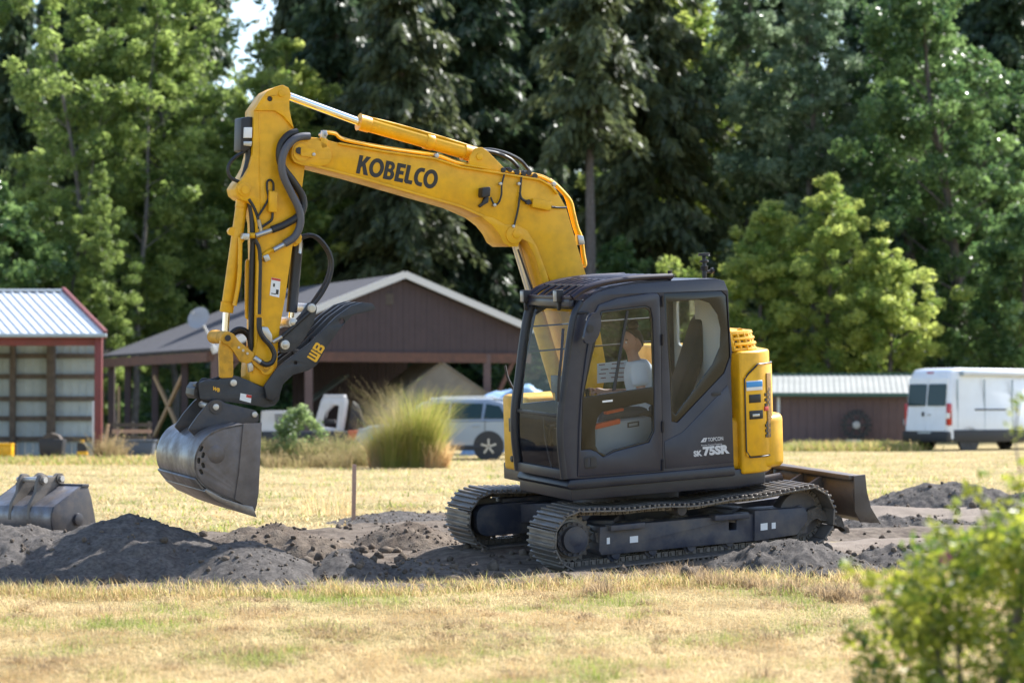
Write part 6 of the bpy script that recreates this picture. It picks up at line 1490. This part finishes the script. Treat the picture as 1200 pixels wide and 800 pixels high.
# --- tan canvas tent under the barn
CANV = mat('tan_canvas', (0.22, 0.195, 0.165), 0.9, col2=(0.18, 0.16, 0.135), nscale=1.5, bump=0.2)
t = thing('canvas_tent', 'tan canvas tent with peaked front standing under the barn, left of the car', 'tent', (gx(510, 85.6), 85.6, 0))
ap, lf, rt = at(518, 424, 85.6) - t.location, at(448, 478, 85.6) - t.location, at(580, 468, 85.6) - t.location
bk_ = Vector((-1.2, 4.0, 0))
obj('front_panel', MB().prism([(lf.x, 0), (rt.x, 0), (rt.x, rt.z), (ap.x, ap.z), (lf.x, lf.z)], [], lambda x, z, q: (x, q, z), 0, 0.03), CANV, t)
obj('roof_panel', quadbox(MB(), ap + Vector((0, -0.1, 0.03)), lf + Vector((-0.1, -0.1, 0)), lf + bk_, ap + bk_, 0.03), CANV, t); obj('roof_panel', quadbox(MB(), ap + Vector((0, -0.1, 0.03)), ap + bk_, rt + bk_, rt + Vector((0.1, -0.1, 0)), 0.03), CANV, t)
for q in (lf, rt): obj('side_panel', quadbox(MB(), (q.x, 0, 0), (q.x, 0, q.z), tuple(Vector((q.x, 0, q.z)) + bk_), (q.x + bk_.x, bk_.y, 0), 0.03), CANV, t)
for f in (0.33, 0.66): q = lf.lerp(rt, f); obj('seam', MB().beam((q.x, -0.012, 0.0), (ap.x + (q.x - ap.x) * 0.75, -0.012, lf.z + 0.5), 0.01, 0.03), WOODD, t)
TG = mat('grey_green_tarp', (0.07, 0.085, 0.085), 0.85, bump=0.3)
a, c = at(362, 474, 86.5), at(410, 440, 86.5)
tag(obj('leaning_sheet', quadbox(MB(), a, c, c + Vector((-0.4, 1.6, 0.0)), a + Vector((-0.4, 1.6, 0)), 0.05), TG), 'grey green sheet sloping down to the left under the barn roof', 'tarp')
# --- small white excavator half hidden behind the bushes
WEX = mat('white_machine_paint', (0.52, 0.52, 0.55), 0.45, dust=(0.3, 0.28, 0.25), dusta=0.3)
t = thing('small_white_excavator', 'compact white tracked digger half hidden behind the green bush', 'excavator', (gx(360, 70), 70, 0))
def tp_(px, py): q = at(px, py, 70); return (q.x - t.location.x, q.z)
for y in (-0.5, 0.5):
    tk = obj('track', MB().prism(round_poly([tp_(318, 540), tp_(404, 540), tp_(404, 524), tp_(318, 524)], 0.18, 5), [], lambda x, z, q: (x, q, z), y - 0.15, y + 0.15), BLKP, t, 0.01)
obj('deck', MB().prism([tp_(310, 524), tp_(410, 524), tp_(410, 505), tp_(310, 505)], [], lambda x, z, q: (x, q, z), -0.7, 0.7), VBL, t, 0.03)
hd_ = obj('engine_hood', MB().prism(round_poly([tp_(308, 505), tp_(346, 505), tp_(346, 481), tp_(309, 481)], 0.06), [], lambda x, z, q: (x, q, z), -0.65, 0.65), WEX, t, 0.04)
for k in range(4): q = tp_(326, 486 + 3 * k); obj('louvre', MB().box((q[0] + 0.12, -0.66, q[1]), (0.3, 0.03, 0.035)), VBL, hd_)
obj('cab_frame', MB().prism([tp_(368, 505), tp_(378, 470), tp_(381, 464), tp_(405, 464.5), tp_(407, 470), tp_(402, 505)], [[tp_(378, 500), tp_(384, 482), tp_(392, 474), tp_(399, 475), tp_(396, 502)]], lambda x, z, q: (x, q, z), -0.6, -0.5), WEX, t, 0.02)
obj('cab_frame', MB().prism([tp_(368, 505), tp_(378, 470), tp_(381, 464), tp_(405, 464.5), tp_(407, 470), tp_(402, 505)], [[tp_(378, 500), tp_(384, 482), tp_(392, 474), tp_(399, 475), tp_(396, 502)]], lambda x, z, q: (x, q, z), 0.3, 0.4), WEX, t, 0.02)
q0, q1 = tp_(381, 464), tp_(405, 465); obj('cab_roof', MB().box(((q0[0] + q1[0]) / 2, -0.1, q0[1] + 0.01), (q1[0] - q0[0], 1.04, 0.06)), WEX, t, 0.02)
q = tp_(386, 490); obj('seat', MB().box((q[0], -0.1, q[1] - 0.1), (0.4, 0.5, 0.12)).box((q[0] - 0.15, -0.1, q[1] + 0.12), (0.1, 0.5, 0.5)), SEATM, t, 0.03)
obj('boom', MB().prism([tp_(408, 508), tp_(416, 508), tp_(421, 478), tp_(414, 470), tp_(411, 480)], [], lambda x, z, q: (x, q, z), -0.1, 0.1), VBL, t, 0.02)
obj('boom_arm', MB().prism([tp_(414, 470), tp_(421, 475), tp_(432, 515), tp_(427, 516)], [], lambda x, z, q: (x, q, z), -0.07, 0.07), VBL, t, 0.02)
q = tp_(414, 505); obj('dozer_blade', MB().box((q[0] + 0.15, -0.1, q[1] - 0.1), (0.5, 1.3, 0.25)), mat('orange_red_paint', (0.45, 0.10, 0.04), 0.5), t, 0.02)

# ---------------------------------------------------------------- things around the sheds and in the field
STK = mat('weathered_stake_wood', (0.42, 0.27, 0.20), 0.85, col2=(0.34, 0.21, 0.16), nscale=12)
p = at(414.5, 613, 30.4)
mb = MB().box((0, 0, 0.33), (0.045, 0.045, 0.84)); o = obj('wooden_stake', mb, STK, None, 0.004); o.location = (p.x, p.y, 0); o.rotation_euler = (0, rad(0.8), rad(20))
tag(o, 'slim brown wooden stake standing upright in the field beside the bare soil', 'stake')
t = thing('yellow_toolbox', 'yellow metal box on the floor of the open metal shed', 'box', (gx(3, 69), 69, 0))
mb = MB().box((0, 0, 0.17), (0.62, 0.4, 0.34)); obj('case', mb, YEL, t, 0.03); obj('lid', MB().box((0, 0, 0.37), (0.64, 0.42, 0.06)), YEL, t, 0.02); obj('handle', MB().tube([(-0.12, 0, 0.4), (-0.1, 0, 0.46), (0.1, 0, 0.46), (0.12, 0, 0.4)], 0.015, 6), BLKP, t)
t = thing('fuel_can', 'small dark fuel can with a yellow cap by the shed corner post', 'can', (gx(97, 69), 69, 0))
obj('can', MB().prism(round_poly([(-0.14, 0), (0.14, 0), (0.14, 0.3), (0.04, 0.42), (-0.14, 0.42)], 0.04), [], side, -0.09, 0.09), BLKP, t, 0.015); obj('cap', MB().cyl((0.0, 0, 0.42), (0.0, 0, 0.5), 0.05, 12), YEL, t); obj('band', MB().box((0, -0.0, 0.12), (0.285, 0.19, 0.1)), YEL, t)
t = thing('plastic_tub', 'blue grey plastic tub on the grass under the left end of the barn', 'tub', (gx(158, 72), 72, 0))
obj('tub', MB().prism([(-0.55, 0.0), (0.55, 0.0), (0.62, 0.42), (-0.62, 0.42)], [], side, -0.35, 0.35), mat('blue_grey_plastic', (0.07, 0.09, 0.13), 0.5), t, 0.03); obj('rim', MB().box((0, 0, 0.43), (1.3, 0.76, 0.05)), mat('dark_rim', (0.05, 0.065, 0.09), 0.5), t, 0.01)
t = thing('pallet', 'grey wooden pallet stood on edge behind the blue grey tub', 'pallet', (gx(155, 74), 74, 0))
for k in range(5): obj('board', MB().box((0, -0.05, 0.12 + 0.19 * k), (1.2, 0.03, 0.12)), STK if k % 2 else WOODD, t)
for k in range(3): obj('stringer', MB().box((-0.5 + 0.5 * k, 0.02, 0.5), (0.06, 0.1, 0.98)), WOODD, t)
for k, (px, h_, lean) in enumerate(((121, 0.95, 0.12), (126, 0.75, 0.3), (131, 0.6, -0.25))):
    t = MB().beam((0, 0, 0), (lean, 0.15, h_), 0.10, 0.03); o = obj('plank', t, (WOODP, STK, WOODD)[k], None, 0.004); o.location = (gx(px, 68.2), 68.2, 0.01)
    tag(o, ('pale plank leaning on the red shed post', 'reddish plank leaning beside the pale plank near the shed post', 'short dark plank tipped left near the shed post')[k], 'plank')
t = thing('scrap_bin', 'dark bin with rags on the shed floor behind the detached bucket', 'bin', (gx(62, 70), 70, 0))
obj('bin', MB().prism([(-0.3, 0), (0.3, 0), (0.36, 0.5), (-0.36, 0.5)], [], side, -0.3, 0.3), VBL, t, 0.02); obj('rags', MB().prism(round_poly([(-0.3, 0.45), (0.3, 0.45), (0.2, 0.62), (-0.05, 0.7), (-0.25, 0.6)], 0.06), [], side, -0.2, 0.2), WOODD, t, 0.05)

# --- detached bucket lying at the left
gb = thing('detached_bucket', 'worn grey digging bucket lying upright on the grass at far left', 'bucket', (gx(84, 27), 27, 0.0))
gb.rotation_euler = (0, 0, rad(-33))
# x along the bucket's width (0 at the right end plate), y away from the camera, z up
arc_ = [(-0.06 + 0.27 * math.cos(a), 0.235 + 0.27 * math.sin(a)) for a in np.linspace(rad(150), rad(285), 9)]
prof = [(0.16, 0.60)] + arc_ + [(0.34, -0.03), (0.42, 0.02), (0.30, 0.46), (0.24, 0.60)]
inn = [(0.15, 0.575)] + [(-0.06 + 0.24 * math.cos(a), 0.235 + 0.24 * math.sin(a)) for a in np.linspace(rad(150), rad(285), 9)] + [(0.34, -0.0)]
to = lambda y, z, tt: (tt, y, z)
bo = obj('shell', MB().prism(prof[:11] + inn[::-1], [], to, -0.98, 0.0), BKT, gb, 0.006)
obj('top_plate', MB().prism([(0.13, 0.57), (0.15, 0.61), (0.26, 0.61), (0.26, 0.575)], [], to, -1.0, 0.03), BKTD, gb, 0.006)
for x in (0.0, -1.0): obj('end_plate', MB().prism(prof, [], to, x, x + 0.024), BKTD, gb, 0.006)
obj('side_boss', MB().cyl((0.02, 0.08, 0.22), (0.055, 0.08, 0.22), 0.07, 20), BKTD, gb, 0.006)
obj('cutting_edge', MB().prism([(0.30, -0.03), (0.34, 0.0), (0.52, 0.02), (0.50, -0.015)], [], to, -1.0, 0.03), EDGE, gb, 0.004)
sl0, sl1 = Vector((-0.29, 0.37)), Vector((0.16, 0.60))
earp = [(-0.335, 0.22), (-0.30, 0.20), (-0.27, 0.345), (-0.06, 0.47), (0.13, 0.57), (0.22, 0.60), (0.24, 0.66), (0.20, 0.72), (0.13, 0.735), (0.07, 0.69), (-0.02, 0.685), (-0.06, 0.72), (-0.14, 0.73), (-0.19, 0.67), (-0.22, 0.52), (-0.31, 0.40)]
EARM = mat('worn_ear_steel', (0.13, 0.115, 0.10), 0.55, 0.3, dust=(0.3, 0.26, 0.22), dusta=0.5)
for x in (-0.64, -0.36): obj('bucket_ear', MB().prism(round_poly(earp, 0.03), [], to, x, x + 0.04), EARM, gb, 0.006)
for y, z in ((-0.12, 0.66), (0.15, 0.67)): obj('pivot_pin', MB().cyl((-0.70, y, z), (-0.27, y, z), 0.03, 16), PIN, gb, 0.004); obj('pivot_boss', MB().cyl((-0.335, y, z), (-0.30, y, z), 0.055, 18), EARM, gb, 0.004)
obj('wear_patch', MB().prism([(-0.05, 0.475), (0.08, 0.545), (0.075, 0.555), (-0.055, 0.485)], [], to, -0.60, -0.38), PIN, gb)

# ---------------------------------------------------------------- shrubs
def shrub(name, label, cat, px, d, blobs, n, size, lm, seed, stems=8, droop=0.2, group=None):
    r = np.random.default_rng(seed); root = thing(name, label, cat, (gx(px, d), d, 0), 0, group)
    c = np.array([b_[:3] for b_ in blobs]); rr = np.array([b_[3] for b_ in blobs]); V, F_, T = leaves(c, rr, n, size, r, 0.9, droop, tonec=r.random(len(blobs)))
    V[:, 2] = np.maximum(V[:, 2], 0.01)
    mb = MB()
    for b_ in blobs[:stems]: mb.tube([(b_[0] * 0.15, b_[1] * 0.15, 0), (b_[0] * 0.6, b_[1] * 0.6, b_[2] * 0.6), (b_[0], b_[1], b_[2])], [0.018, 0.012, 0.004], 5)
    obj('stems', mb, BARK, root); obj('foliage', npmesh('foliage', V, F_, T, [lm]), None, root); return root
r = random.Random(21)
def blobs(n, rx, ry, z0, z1, rad0, rad1, tp=1.0):
    o = []
    for k in range(n):
        z = r.uniform(z0, z1); f = 1 - 0.6 * ((z - z0) / (z1 - z0)) ** tp; a = r.uniform(0, 6.283); q = math.sqrt(r.random()) * f; o.append((rx * q * math.cos(a), ry * q * math.sin(a), z, r.uniform(rad0, rad1)))
    return o
SHB = leaf_mat('fresh_green_shrub_leaves', (0.09, 0.14, 0.05), (0.20, 0.25, 0.11), 0.48)
DRY = leaf_mat('dry_weed_stalks', (0.50, 0.35, 0.20), (0.26, 0.27, 0.09), 0.45, 0.8)
shrub('leafy_bush', 'fresh green leafy bush in front of the small white excavator', 'bush', 351, 60, blobs(60, 0.62, 0.5, 0.3, 1.5, 0.08, 0.22, 2.0), 2600, 0.11, SHB, 1)
# tall ornamental grass
TGR = leaf_mat('tall_grass_blades', (0.42, 0.34, 0.11), (0.17, 0.225, 0.035), 0.45, 0.6, tv=1.7, ts=1.0); PLM = leaf_mat('pale_grass_plumes', (0.34, 0.28, 0.16), (0.26, 0.21, 0.11), 0.45, 0.8)
tg = thing('tall_grass_clump', 'big clump of tall yellow green grass between the bush and the silver car', 'grass clump', (gx(476, 57.5), 57.5, 0)); tg.scale = (0.74, 0.8, 1.05)
rg = np.random.default_rng(31); V, F_, T = [], [], []
def arcblade(n, hmin, hmax, w_, spread, lean, bend, xs):
    a = rg.random(n) * 6.283; q = np.sqrt(rg.random(n)) * spread; bx, by = q * np.cos(a) * xs, q * np.sin(a); h = hmin + (hmax - hmin) * rg.random(n)
    dx = (np.cos(a) * q / spread * 0.45 + rg.normal(0, 0.23, n) + lean) * h; dy = (np.sin(a) * q / spread * 0.4 + rg.normal(0, 0.15, n)) * h; sx = rg.normal(0, 1, n); pr = np.stack([np.cos(sx), np.sin(sx), 0 * sx], 1) * w_
    base = np.stack([bx, by, 0 * bx], 1); P = []
    for f in (0, 0.4, 0.75, 1.0):
        c = base + np.stack([dx * f ** 1.8, dy * f ** 1.8, h * (f - bend * f ** 3)], 1); P += [c - pr * (1 - f * 0.85), c + pr * (1 - f * 0.85)]
    return np.stack(P, 1).reshape(-1, 3), np.arange(n)[:, None] * 8, n
def blades(*a, t0=0.0, t1=1.0):
    V, k, n = arcblade(*a); F_ = np.concatenate([k + np.array([[2 * i, 2 * i + 1, 2 * i + 3, 2 * i + 2]]) for i in range(3)]); T = np.repeat(t0 + (t1 - t0) * rg.random(n), 8); return V, F_, T
parts_ = {'blades': [], 'plumes': [], 'dead_skirt': []}
def sub_clump(kind, n, x0, h0, h1, w_, spread, lean, bend, t0=0.0, t1=1.0):
    V, F_, T = blades(n, h0, h1, w_, spread, lean, bend, 1.0, t0=t0, t1=t1); V = V + np.array([x0, rg.uniform(-0.25, 0.25), 0]); parts_[kind].append((V, F_, T))
for x0, h1, lean, sp in ((-0.75, 1.15, -0.18, 0.25), (-0.45, 1.55, -0.1, 0.3), (-0.15, 1.45, 0.05, 0.3), (0.12, 1.95, 0.0, 0.3), (0.40, 2.45, 0.10, 0.24), (0.60, 2.3, 0.16, 0.22), (0.78, 1.6, 0.2, 0.22)):
    sub_clump('blades', 1100, x0, h1 * 0.2, h1 * 0.96, 0.007, sp * 1.3, lean * 0.8, 0.18)
for x0, h1 in ((-0.8, 1.5), (-0.5, 2.1), (-0.25, 2.25), (0.1, 2.15), (0.85, 1.6)): sub_clump('plumes', 120, x0, h1 * 0.5, h1 * 1.05, 0.006, 0.3, -0.12, 0.1)
for x0 in (-0.8, -0.4, 0, 0.4, 0.8, 1.0): sub_clump('dead_skirt', 520, x0, 0.25, 0.95, 0.012, 0.4, 0.05, 0.3, 0.0, 0.35)
for nm_, mm_ in (('blades', TGR), ('plumes', PLM), ('dead_skirt', DRY)):
    o_ = 0; Vs, Fs, Ts = [], [], []
    for V, F_, T in parts_[nm_]: Vs.append(V); Fs.append(F_ + o_); Ts.append(T); o_ += len(V)
    obj(nm_, npmesh(nm_, np.concatenate(Vs), np.concatenate(Fs), np.concatenate(Ts), [mm_]), None, tg)
# tuft of tall dry grass left of the stake
V, F_, T = blades(110, 0.2, 0.5, 0.005, 0.30, 0.0, 0.1, 1.3, t0=0.0, t1=0.25); o = obj('dry_grass_tuft', npmesh('dry_grass_tuft', V, F_, T, [GRASSM]), None); o.location = (gx(385, 33), 33, 0); tag(o, 'wispy dry grass tuft in the field left of the wooden stake', 'grass tuft')
# weeds on the bank: thin stalks and seed heads
WEEDM = leaf_mat('weed_stalks', (0.34, 0.24, 0.14), (0.12, 0.18, 0.05), 0.42, 0.8, mids=((0.5, (0.27, 0.22, 0.10)),), tv=1.6, ts=1.0)
def weedclump(label, px, d, rx, h, n, t0, t1):
    o_ = 0; Vs, Fs, Ts = [], [], []
    for q in range(9):
        V, F_, T = blades(n // 9, h * 0.25, h * rg.uniform(0.6, 1.15), 0.008, 0.28, rg.normal(0, 0.12), 0.22, 1.0, t0=t0, t1=t1); V = V + np.array([rg.uniform(-rx, rx), rg.uniform(-0.35, 0.35), 0]); Vs.append(V); Fs.append(F_ + o_); Ts.append(T); o_ += len(V)
    V = np.concatenate(Vs); tips = V.reshape(-1, 8, 3)[::3, 7, :]; root = thing('weed_clump', label, 'weeds', (gx(px, d), d, 0))
    obj('stalks', npmesh('stalks', V, np.concatenate(Fs), np.concatenate(Ts), [WEEDM]), None, root)
    Vh, Fh, Th = leaves(tips, np.full(len(tips), 0.06), len(tips) * 5, 0.045, rg, 1.2); obj('seed_heads', npmesh('seed_heads', Vh, Fh, Th * (t1 - t0) + t0, [WEEDM]), None, root)
weedclump('tan dry weeds right of the leafy green bush', 392, 59, 0.8, 1.0, 1500, 0.15, 0.9)
weedclump('pale tan seed heads on the bank in front of the leafy green bush', 362, 57.6, 0.8, 0.6, 1000, 0.1, 0.7)
weedclump('green and tan weeds at the foot of the raised bucket, left of the leafy bush', 312, 60, 0.55, 0.85, 2200, 0.35, 1.0)
weedclump('straggly dry weeds by the red corner post of the metal shed', 128, 67.2, 0.3, 0.9, 600, 0.0, 0.6)
weedclump('brown shaded brush between the tan weeds and the tall grass clump', 415, 61, 0.7, 0.9, 1400, 0.3, 1.0)
# foreground bush, close to the camera at the lower right
FB = leaf_mat('yellow_green_bush_leaves', (0.06, 0.11, 0.018), (0.28, 0.285, 0.045), 0.48, 0.4)
bl_ = []
def fpx(px, py, d, rr): q = at(px, py, d); bl_.append((q.x - FBX, q.y - 9.4, q.z, rr))
FBX = gx(1130, 9.4)
for k in range(330):
    py = r.uniform(625, 960); lft = np.interp(py, [625, 660, 720, 760, 960], [1115, 1070, 1035, 1008, 985]); px = lft + (1290 - lft) * r.random() ** 0.9; fpx(px, py, r.uniform(9.0, 10.1), r.uniform(0.06, 0.13))
for k in range(30): fpx(r.uniform(1090, 1230), r.uniform(590, 690), r.uniform(9.1, 9.9), r.uniform(0.03, 0.07))
tw = []
for pts in ([(1060, 760), (1030, 715), (1010, 685), (1000, 672)], [(1080, 740), (1040, 690), (1020, 680)], [(1150, 680), (1155, 620), (1148, 585), (1140, 570)], [(1190, 640), (1196, 560), (1188, 510), (1194, 472)], [(1120, 690), (1110, 630), (1115, 600)], [(1050, 800), (1015, 760), (1000, 740)], [(1180, 650), (1176, 600), (1182, 575)], [(1215, 650), (1212, 590), (1200, 545)]):
    P = [at(x, y, r.uniform(9.2, 9.8)) for x, y in pts]; tw.append(P)
    for i in range(len(P)):
        for k in range(3): q = P[i] + Vector((r.uniform(-.04, .04), r.uniform(-.05, .05), r.uniform(-.03, .05))); bl_.append((q.x - FBX, q.y - 9.4, q.z, 0.035))
fb = shrub('foreground_bush', 'yellow green out of focus bush close to the camera at lower right', 'bush', 1130, 9.4, bl_, 20000, 0.040, FB, 41, stems=14)
tm_ = MB()
for P in tw: tm_.tube([Vector((q.x - FBX, q.y - 9.4, q.z)) for q in P], 0.004, 5)
obj('twigs', tm_, BARK, fb)
FLW = mat('pink_petals', (0.45, 0.06, 0.22), 0.5); q = at(1107, 653, 9.3); fm = MB()
for k in range(5): an = 2 * math.pi * k / 5; fm.box((q.x - FBX + 0.014 * math.cos(an), q.y - 9.4, q.z + 0.014 * math.sin(an)), (0.02, 0.006, 0.014), Matrix.Rotation(-an, 3, 'Y'))
obj('blossom', fm, FLW, fb)

# ---------------------------------------------------------------- the driver, sitting in the cab
SKIN = mat('skin', (0.42, 0.22, 0.15), 0.55); SHIRT = mat('pale_tee_shirt', (0.62, 0.66, 0.72), 0.85, bump=0.2, bscale=20); TROU = mat('dark_trousers', (0.06, 0.065, 0.08), 0.85); HAIR = mat('dark_brown_hair', (0.035, 0.022, 0.015), 0.7, bump=0.4, bscale=60)
dr = thing('person', 'driver in a pale tee shirt with a top bun, seated inside the excavator cab', 'person'); dr.matrix_world = Matrix.Translation(TX) @ RX.to_4x4()
VM = 0.52
def J(px, py, dv=0.0): return L(px, py, VM + dv)
def skinmesh(name, verts, edges, radii, m, root=0, sub=2):
    me = bpy.data.meshes.new(name); me.from_pydata([tuple(v) for v in verts], edges, []); o = bpy.data.objects.new(name, me); C.objects.link(o)
    sk = o.modifiers.new('s', 'SKIN'); sb_ = o.modifiers.new('b', 'SUBSURF'); sb_.levels = sub
    for k, v in enumerate(me.skin_vertices[0].data): v.radius = radii[k]; v.use_root = (k == root)
    dg = bpy.context.evaluated_depsgraph_get(); me2 = bpy.data.meshes.new_from_object(o.evaluated_get(dg)); bpy.data.objects.remove(o)
    me2.name = name; me2.materials.clear(); me2.materials.append(m)
    for p in me2.polygons: p.use_smooth = True
    return me2
pel, wst, chs, nk0, nk1 = J(758, 484), J(755, 466), J(750, 443), J(744, 424), J(741, 414)
sL, sR = J(748, 432, 0.19), J(748, 432, -0.19); eL_, eR2 = J(752, 462, 0.24), J(745, 460, -0.24); wL, wR = J(714, 463, 0.24), J(708, 459, -0.24); hL, hR = J(702, 461, 0.235), J(697, 457, -0.22)
kL, kR = J(712, 484, 0.16), J(710, 483, -0.14); aL, aR = J(694, 532, 0.14), J(690, 530, -0.12); tL, tR = J(680, 536, 0.15), J(676, 534, -0.13); hpL, hpR = J(756, 487, 0.1), J(756, 487, -0.1)
vs = [pel, wst, chs, nk0, nk1, sL, eL_, wL, hL, sR, eR2, wR, hR, hpL, kL, aL, tL, hpR, kR, aR, tR, J(738, 402)]
es = [(0, 1), (1, 2), (2, 3), (3, 4), (2, 5), (5, 6), (6, 7), (7, 8), (2, 9), (9, 10), (10, 11), (11, 12), (0, 13), (13, 14), (14, 15), (15, 16), (0, 17), (17, 18), (18, 19), (19, 20), (4, 21)]
ra_ = [(.13, .12), (.125, .105), (.14, .115), (.062, .06), (.052, .052), (.062, .06), (.044, .044), (.030, .030), (.034, .028), (.062, .06), (.044, .044), (.030, .030), (.034, .028), (.085, .085), (.060, .060), (.042, .042), (.038, .034), (.085, .085), (.060, .060), (.042, .042), (.038, .034), (.075, .07)]
body = obj('body', skinmesh('body', vs, es, ra_, SKIN), None, dr)
lowm = skinmesh('trousers', [pel, hpL, kL, aL, hpR, kR, aR, wst], [(0, 1), (1, 2), (2, 3), (0, 4), (4, 5), (5, 6), (0, 7)], [(.14, .13), (.095, .095), (.072, .072), (.058, .058), (.095, .095), (.072, .072), (.058, .058), (.132, .115)], TROU); obj('trousers', lowm, None, dr)
shm = skinmesh('tee_shirt', [wst, chs, nk0.lerp(chs, -0.05), sL, sL.lerp(eL_, 0.75), sR, sR.lerp(eR2, 0.6), pel], [(0, 1), (1, 2), (1, 3), (3, 4), (1, 5), (5, 6), (0, 7)], [(.165, .15), (.180, .16), (.075, .072), (.092, .09), (.080, .078), (.098, .095), (.080, .078), (.15, .14)], SHIRT); obj('tee_shirt', shm, None, dr)
# fingers curled round the levers
for hp, wp, s in ((hL, wL, 1), (hR, wR, -1)):
    dv_ = (hp - wp).normalized(); fm = MB(); upv = Vector((0, 0, 1)); sd_ = dv_.cross(upv).normalized()
    for k in range(4):
        b0 = hp + dv_ * 0.02 + sd_ * s * (-0.028 + 0.019 * k) ; ln = (0.062, 0.072, 0.068, 0.054)[k]
        fm.tube([b0, b0 + dv_ * ln * 0.5 + upv * 0.008, b0 + dv_ * ln * 0.85 - upv * 0.012, b0 + dv_ * ln * 0.75 - upv * 0.036], [0.0095, 0.0092, 0.0085, 0.007], 7)
    b0 = hp - dv_ * 0.015 - sd_ * s * 0.03; fm.tube([b0, b0 + dv_ * 0.03 - sd_ * s * 0.02 - upv * 0.006, b0 + dv_ * 0.055 - sd_ * s * 0.012 - upv * 0.016], [0.012, 0.0105, 0.008], 7)
    obj('fingers', fm, SKIN, dr)
# head: sculpted from a ball, facing forward (+u)
hc = J(741, 400.5); bm = bmesh.new(); bmesh.ops.create_uvsphere(bm, u_segments=40, v_segments=28, radius=1)
for v in bm.verts:
    x, y, z = v.co; X, Y, Z = x * 0.103, y * 0.080, z * 0.122
    if z < 0: Y *= 1 - 0.30 * (-z) ** 1.5; X *= 1 - 0.10 * (-z) ** 2
    if x > 0:
        X -= 0.010 * max(0, x) * (1 if abs(z) < 0.9 else 0)
        nz_ = math.exp(-((y / 0.16) ** 2)) * max(0, x); X += 0.026 * nz_ * math.exp(-(((z + 0.20) / 0.16) ** 2)) + 0.010 * nz_ * math.exp(-(((z + 0.02) / 0.14) ** 2))
        X += 0.010 * math.exp(-((y / 0.55) ** 2)) * math.exp(-(((z - 0.16) / 0.10) ** 2)) * x
        X += 0.012 * math.exp(-((y / 0.3) ** 2)) * (math.exp(-(((z + 0.52) / 0.07) ** 2)) * 0.7 + math.exp(-(((z + 0.40) / 0.06) ** 2)) * 0.7 + math.exp(-(((z + 0.84) / 0.16) ** 2)) * 1.8) * x
        for sy in (-0.38, 0.38): X -= 0.012 * math.exp(-(((y - sy) / 0.18) ** 2)) * math.exp(-(((z - 0.02) / 0.10) ** 2)) * x
    v.co = Vector((X, Y, Z)) + hc
for f in bm.faces: f.smooth = True
me = bpy.data.meshes.new('head'); bm.to_mesh(me); bm.free(); me.materials.append(SKIN); hdo = obj('head', me, None, dr)
for sy in (-1, 1):
    em = MB(); 
    for k in range(3): em.tube([hc + Vector((-0.012 + 0.010 * k - 0.01, sy * (0.074 + 0.002 * k), -0.03)), hc + Vector((-0.025 + 0.006 * k, sy * (0.082 + 0.002 * k), 0.005)), hc + Vector((-0.005 + 0.006 * k, sy * 0.080, 0.028))], 0.009, 6)
    obj('ear', em, SKIN, hdo); eb = MB(); q = hc + Vector((0.080, sy * 0.030, 0.002)); eb.tube([q - Vector((0.012, 0, 0)), q, q + Vector((0.010, 0, 0))], [0.008, 0.012, 0.003], 10); obj('eye', eb, mat('eye_white', (0.6, 0.58, 0.55), 0.3) if sy < 0 else bpy.data.materials['eye_white'], hdo)
    obj('eyebrow', MB().tube([hc + Vector((0.088, sy * 0.014, 0.022)), hc + Vector((0.086, sy * 0.034, 0.027)), hc + Vector((0.072, sy * 0.052, 0.020))], 0.004, 5), HAIR, hdo)
bm = bmesh.new(); bmesh.ops.create_uvsphere(bm, u_segments=48, v_segments=36, radius=1)
for v in bm.verts:                                 # full shell that dips under the skin where no hair grows
    x, y, z = v.co; hl = 0.30 + 0.95 * max(0, x) if x > -0.2 else 0.30 - 1.1 * (-0.2 - x); k = sst(-0.10, 0.10, z - hl)
    v.co = Vector((x * 0.111, y * 0.088, z * 0.130)) * (0.80 + 0.20 * k) + hc + Vector((0, 0, 0.002))
for f in bm.faces: f.smooth = True
me = bpy.data.meshes.new('hair'); bm.to_mesh(me); bm.free(); me.materials.append(HAIR); hr = obj('hair', me, None, dr)
hb = hc + Vector((-0.012, 0, 0.155)); mb = MB(); nb2 = 8
mb.tube([hb + Vector((0, 0, 0.052 * math.sin(a))) for a in np.linspace(-1.5, 1.5, 9)], [0.052 * math.cos(a) + 0.002 for a in np.linspace(-1.5, 1.5, 9)], 16); obj('bun', mb, HAIR, hr)
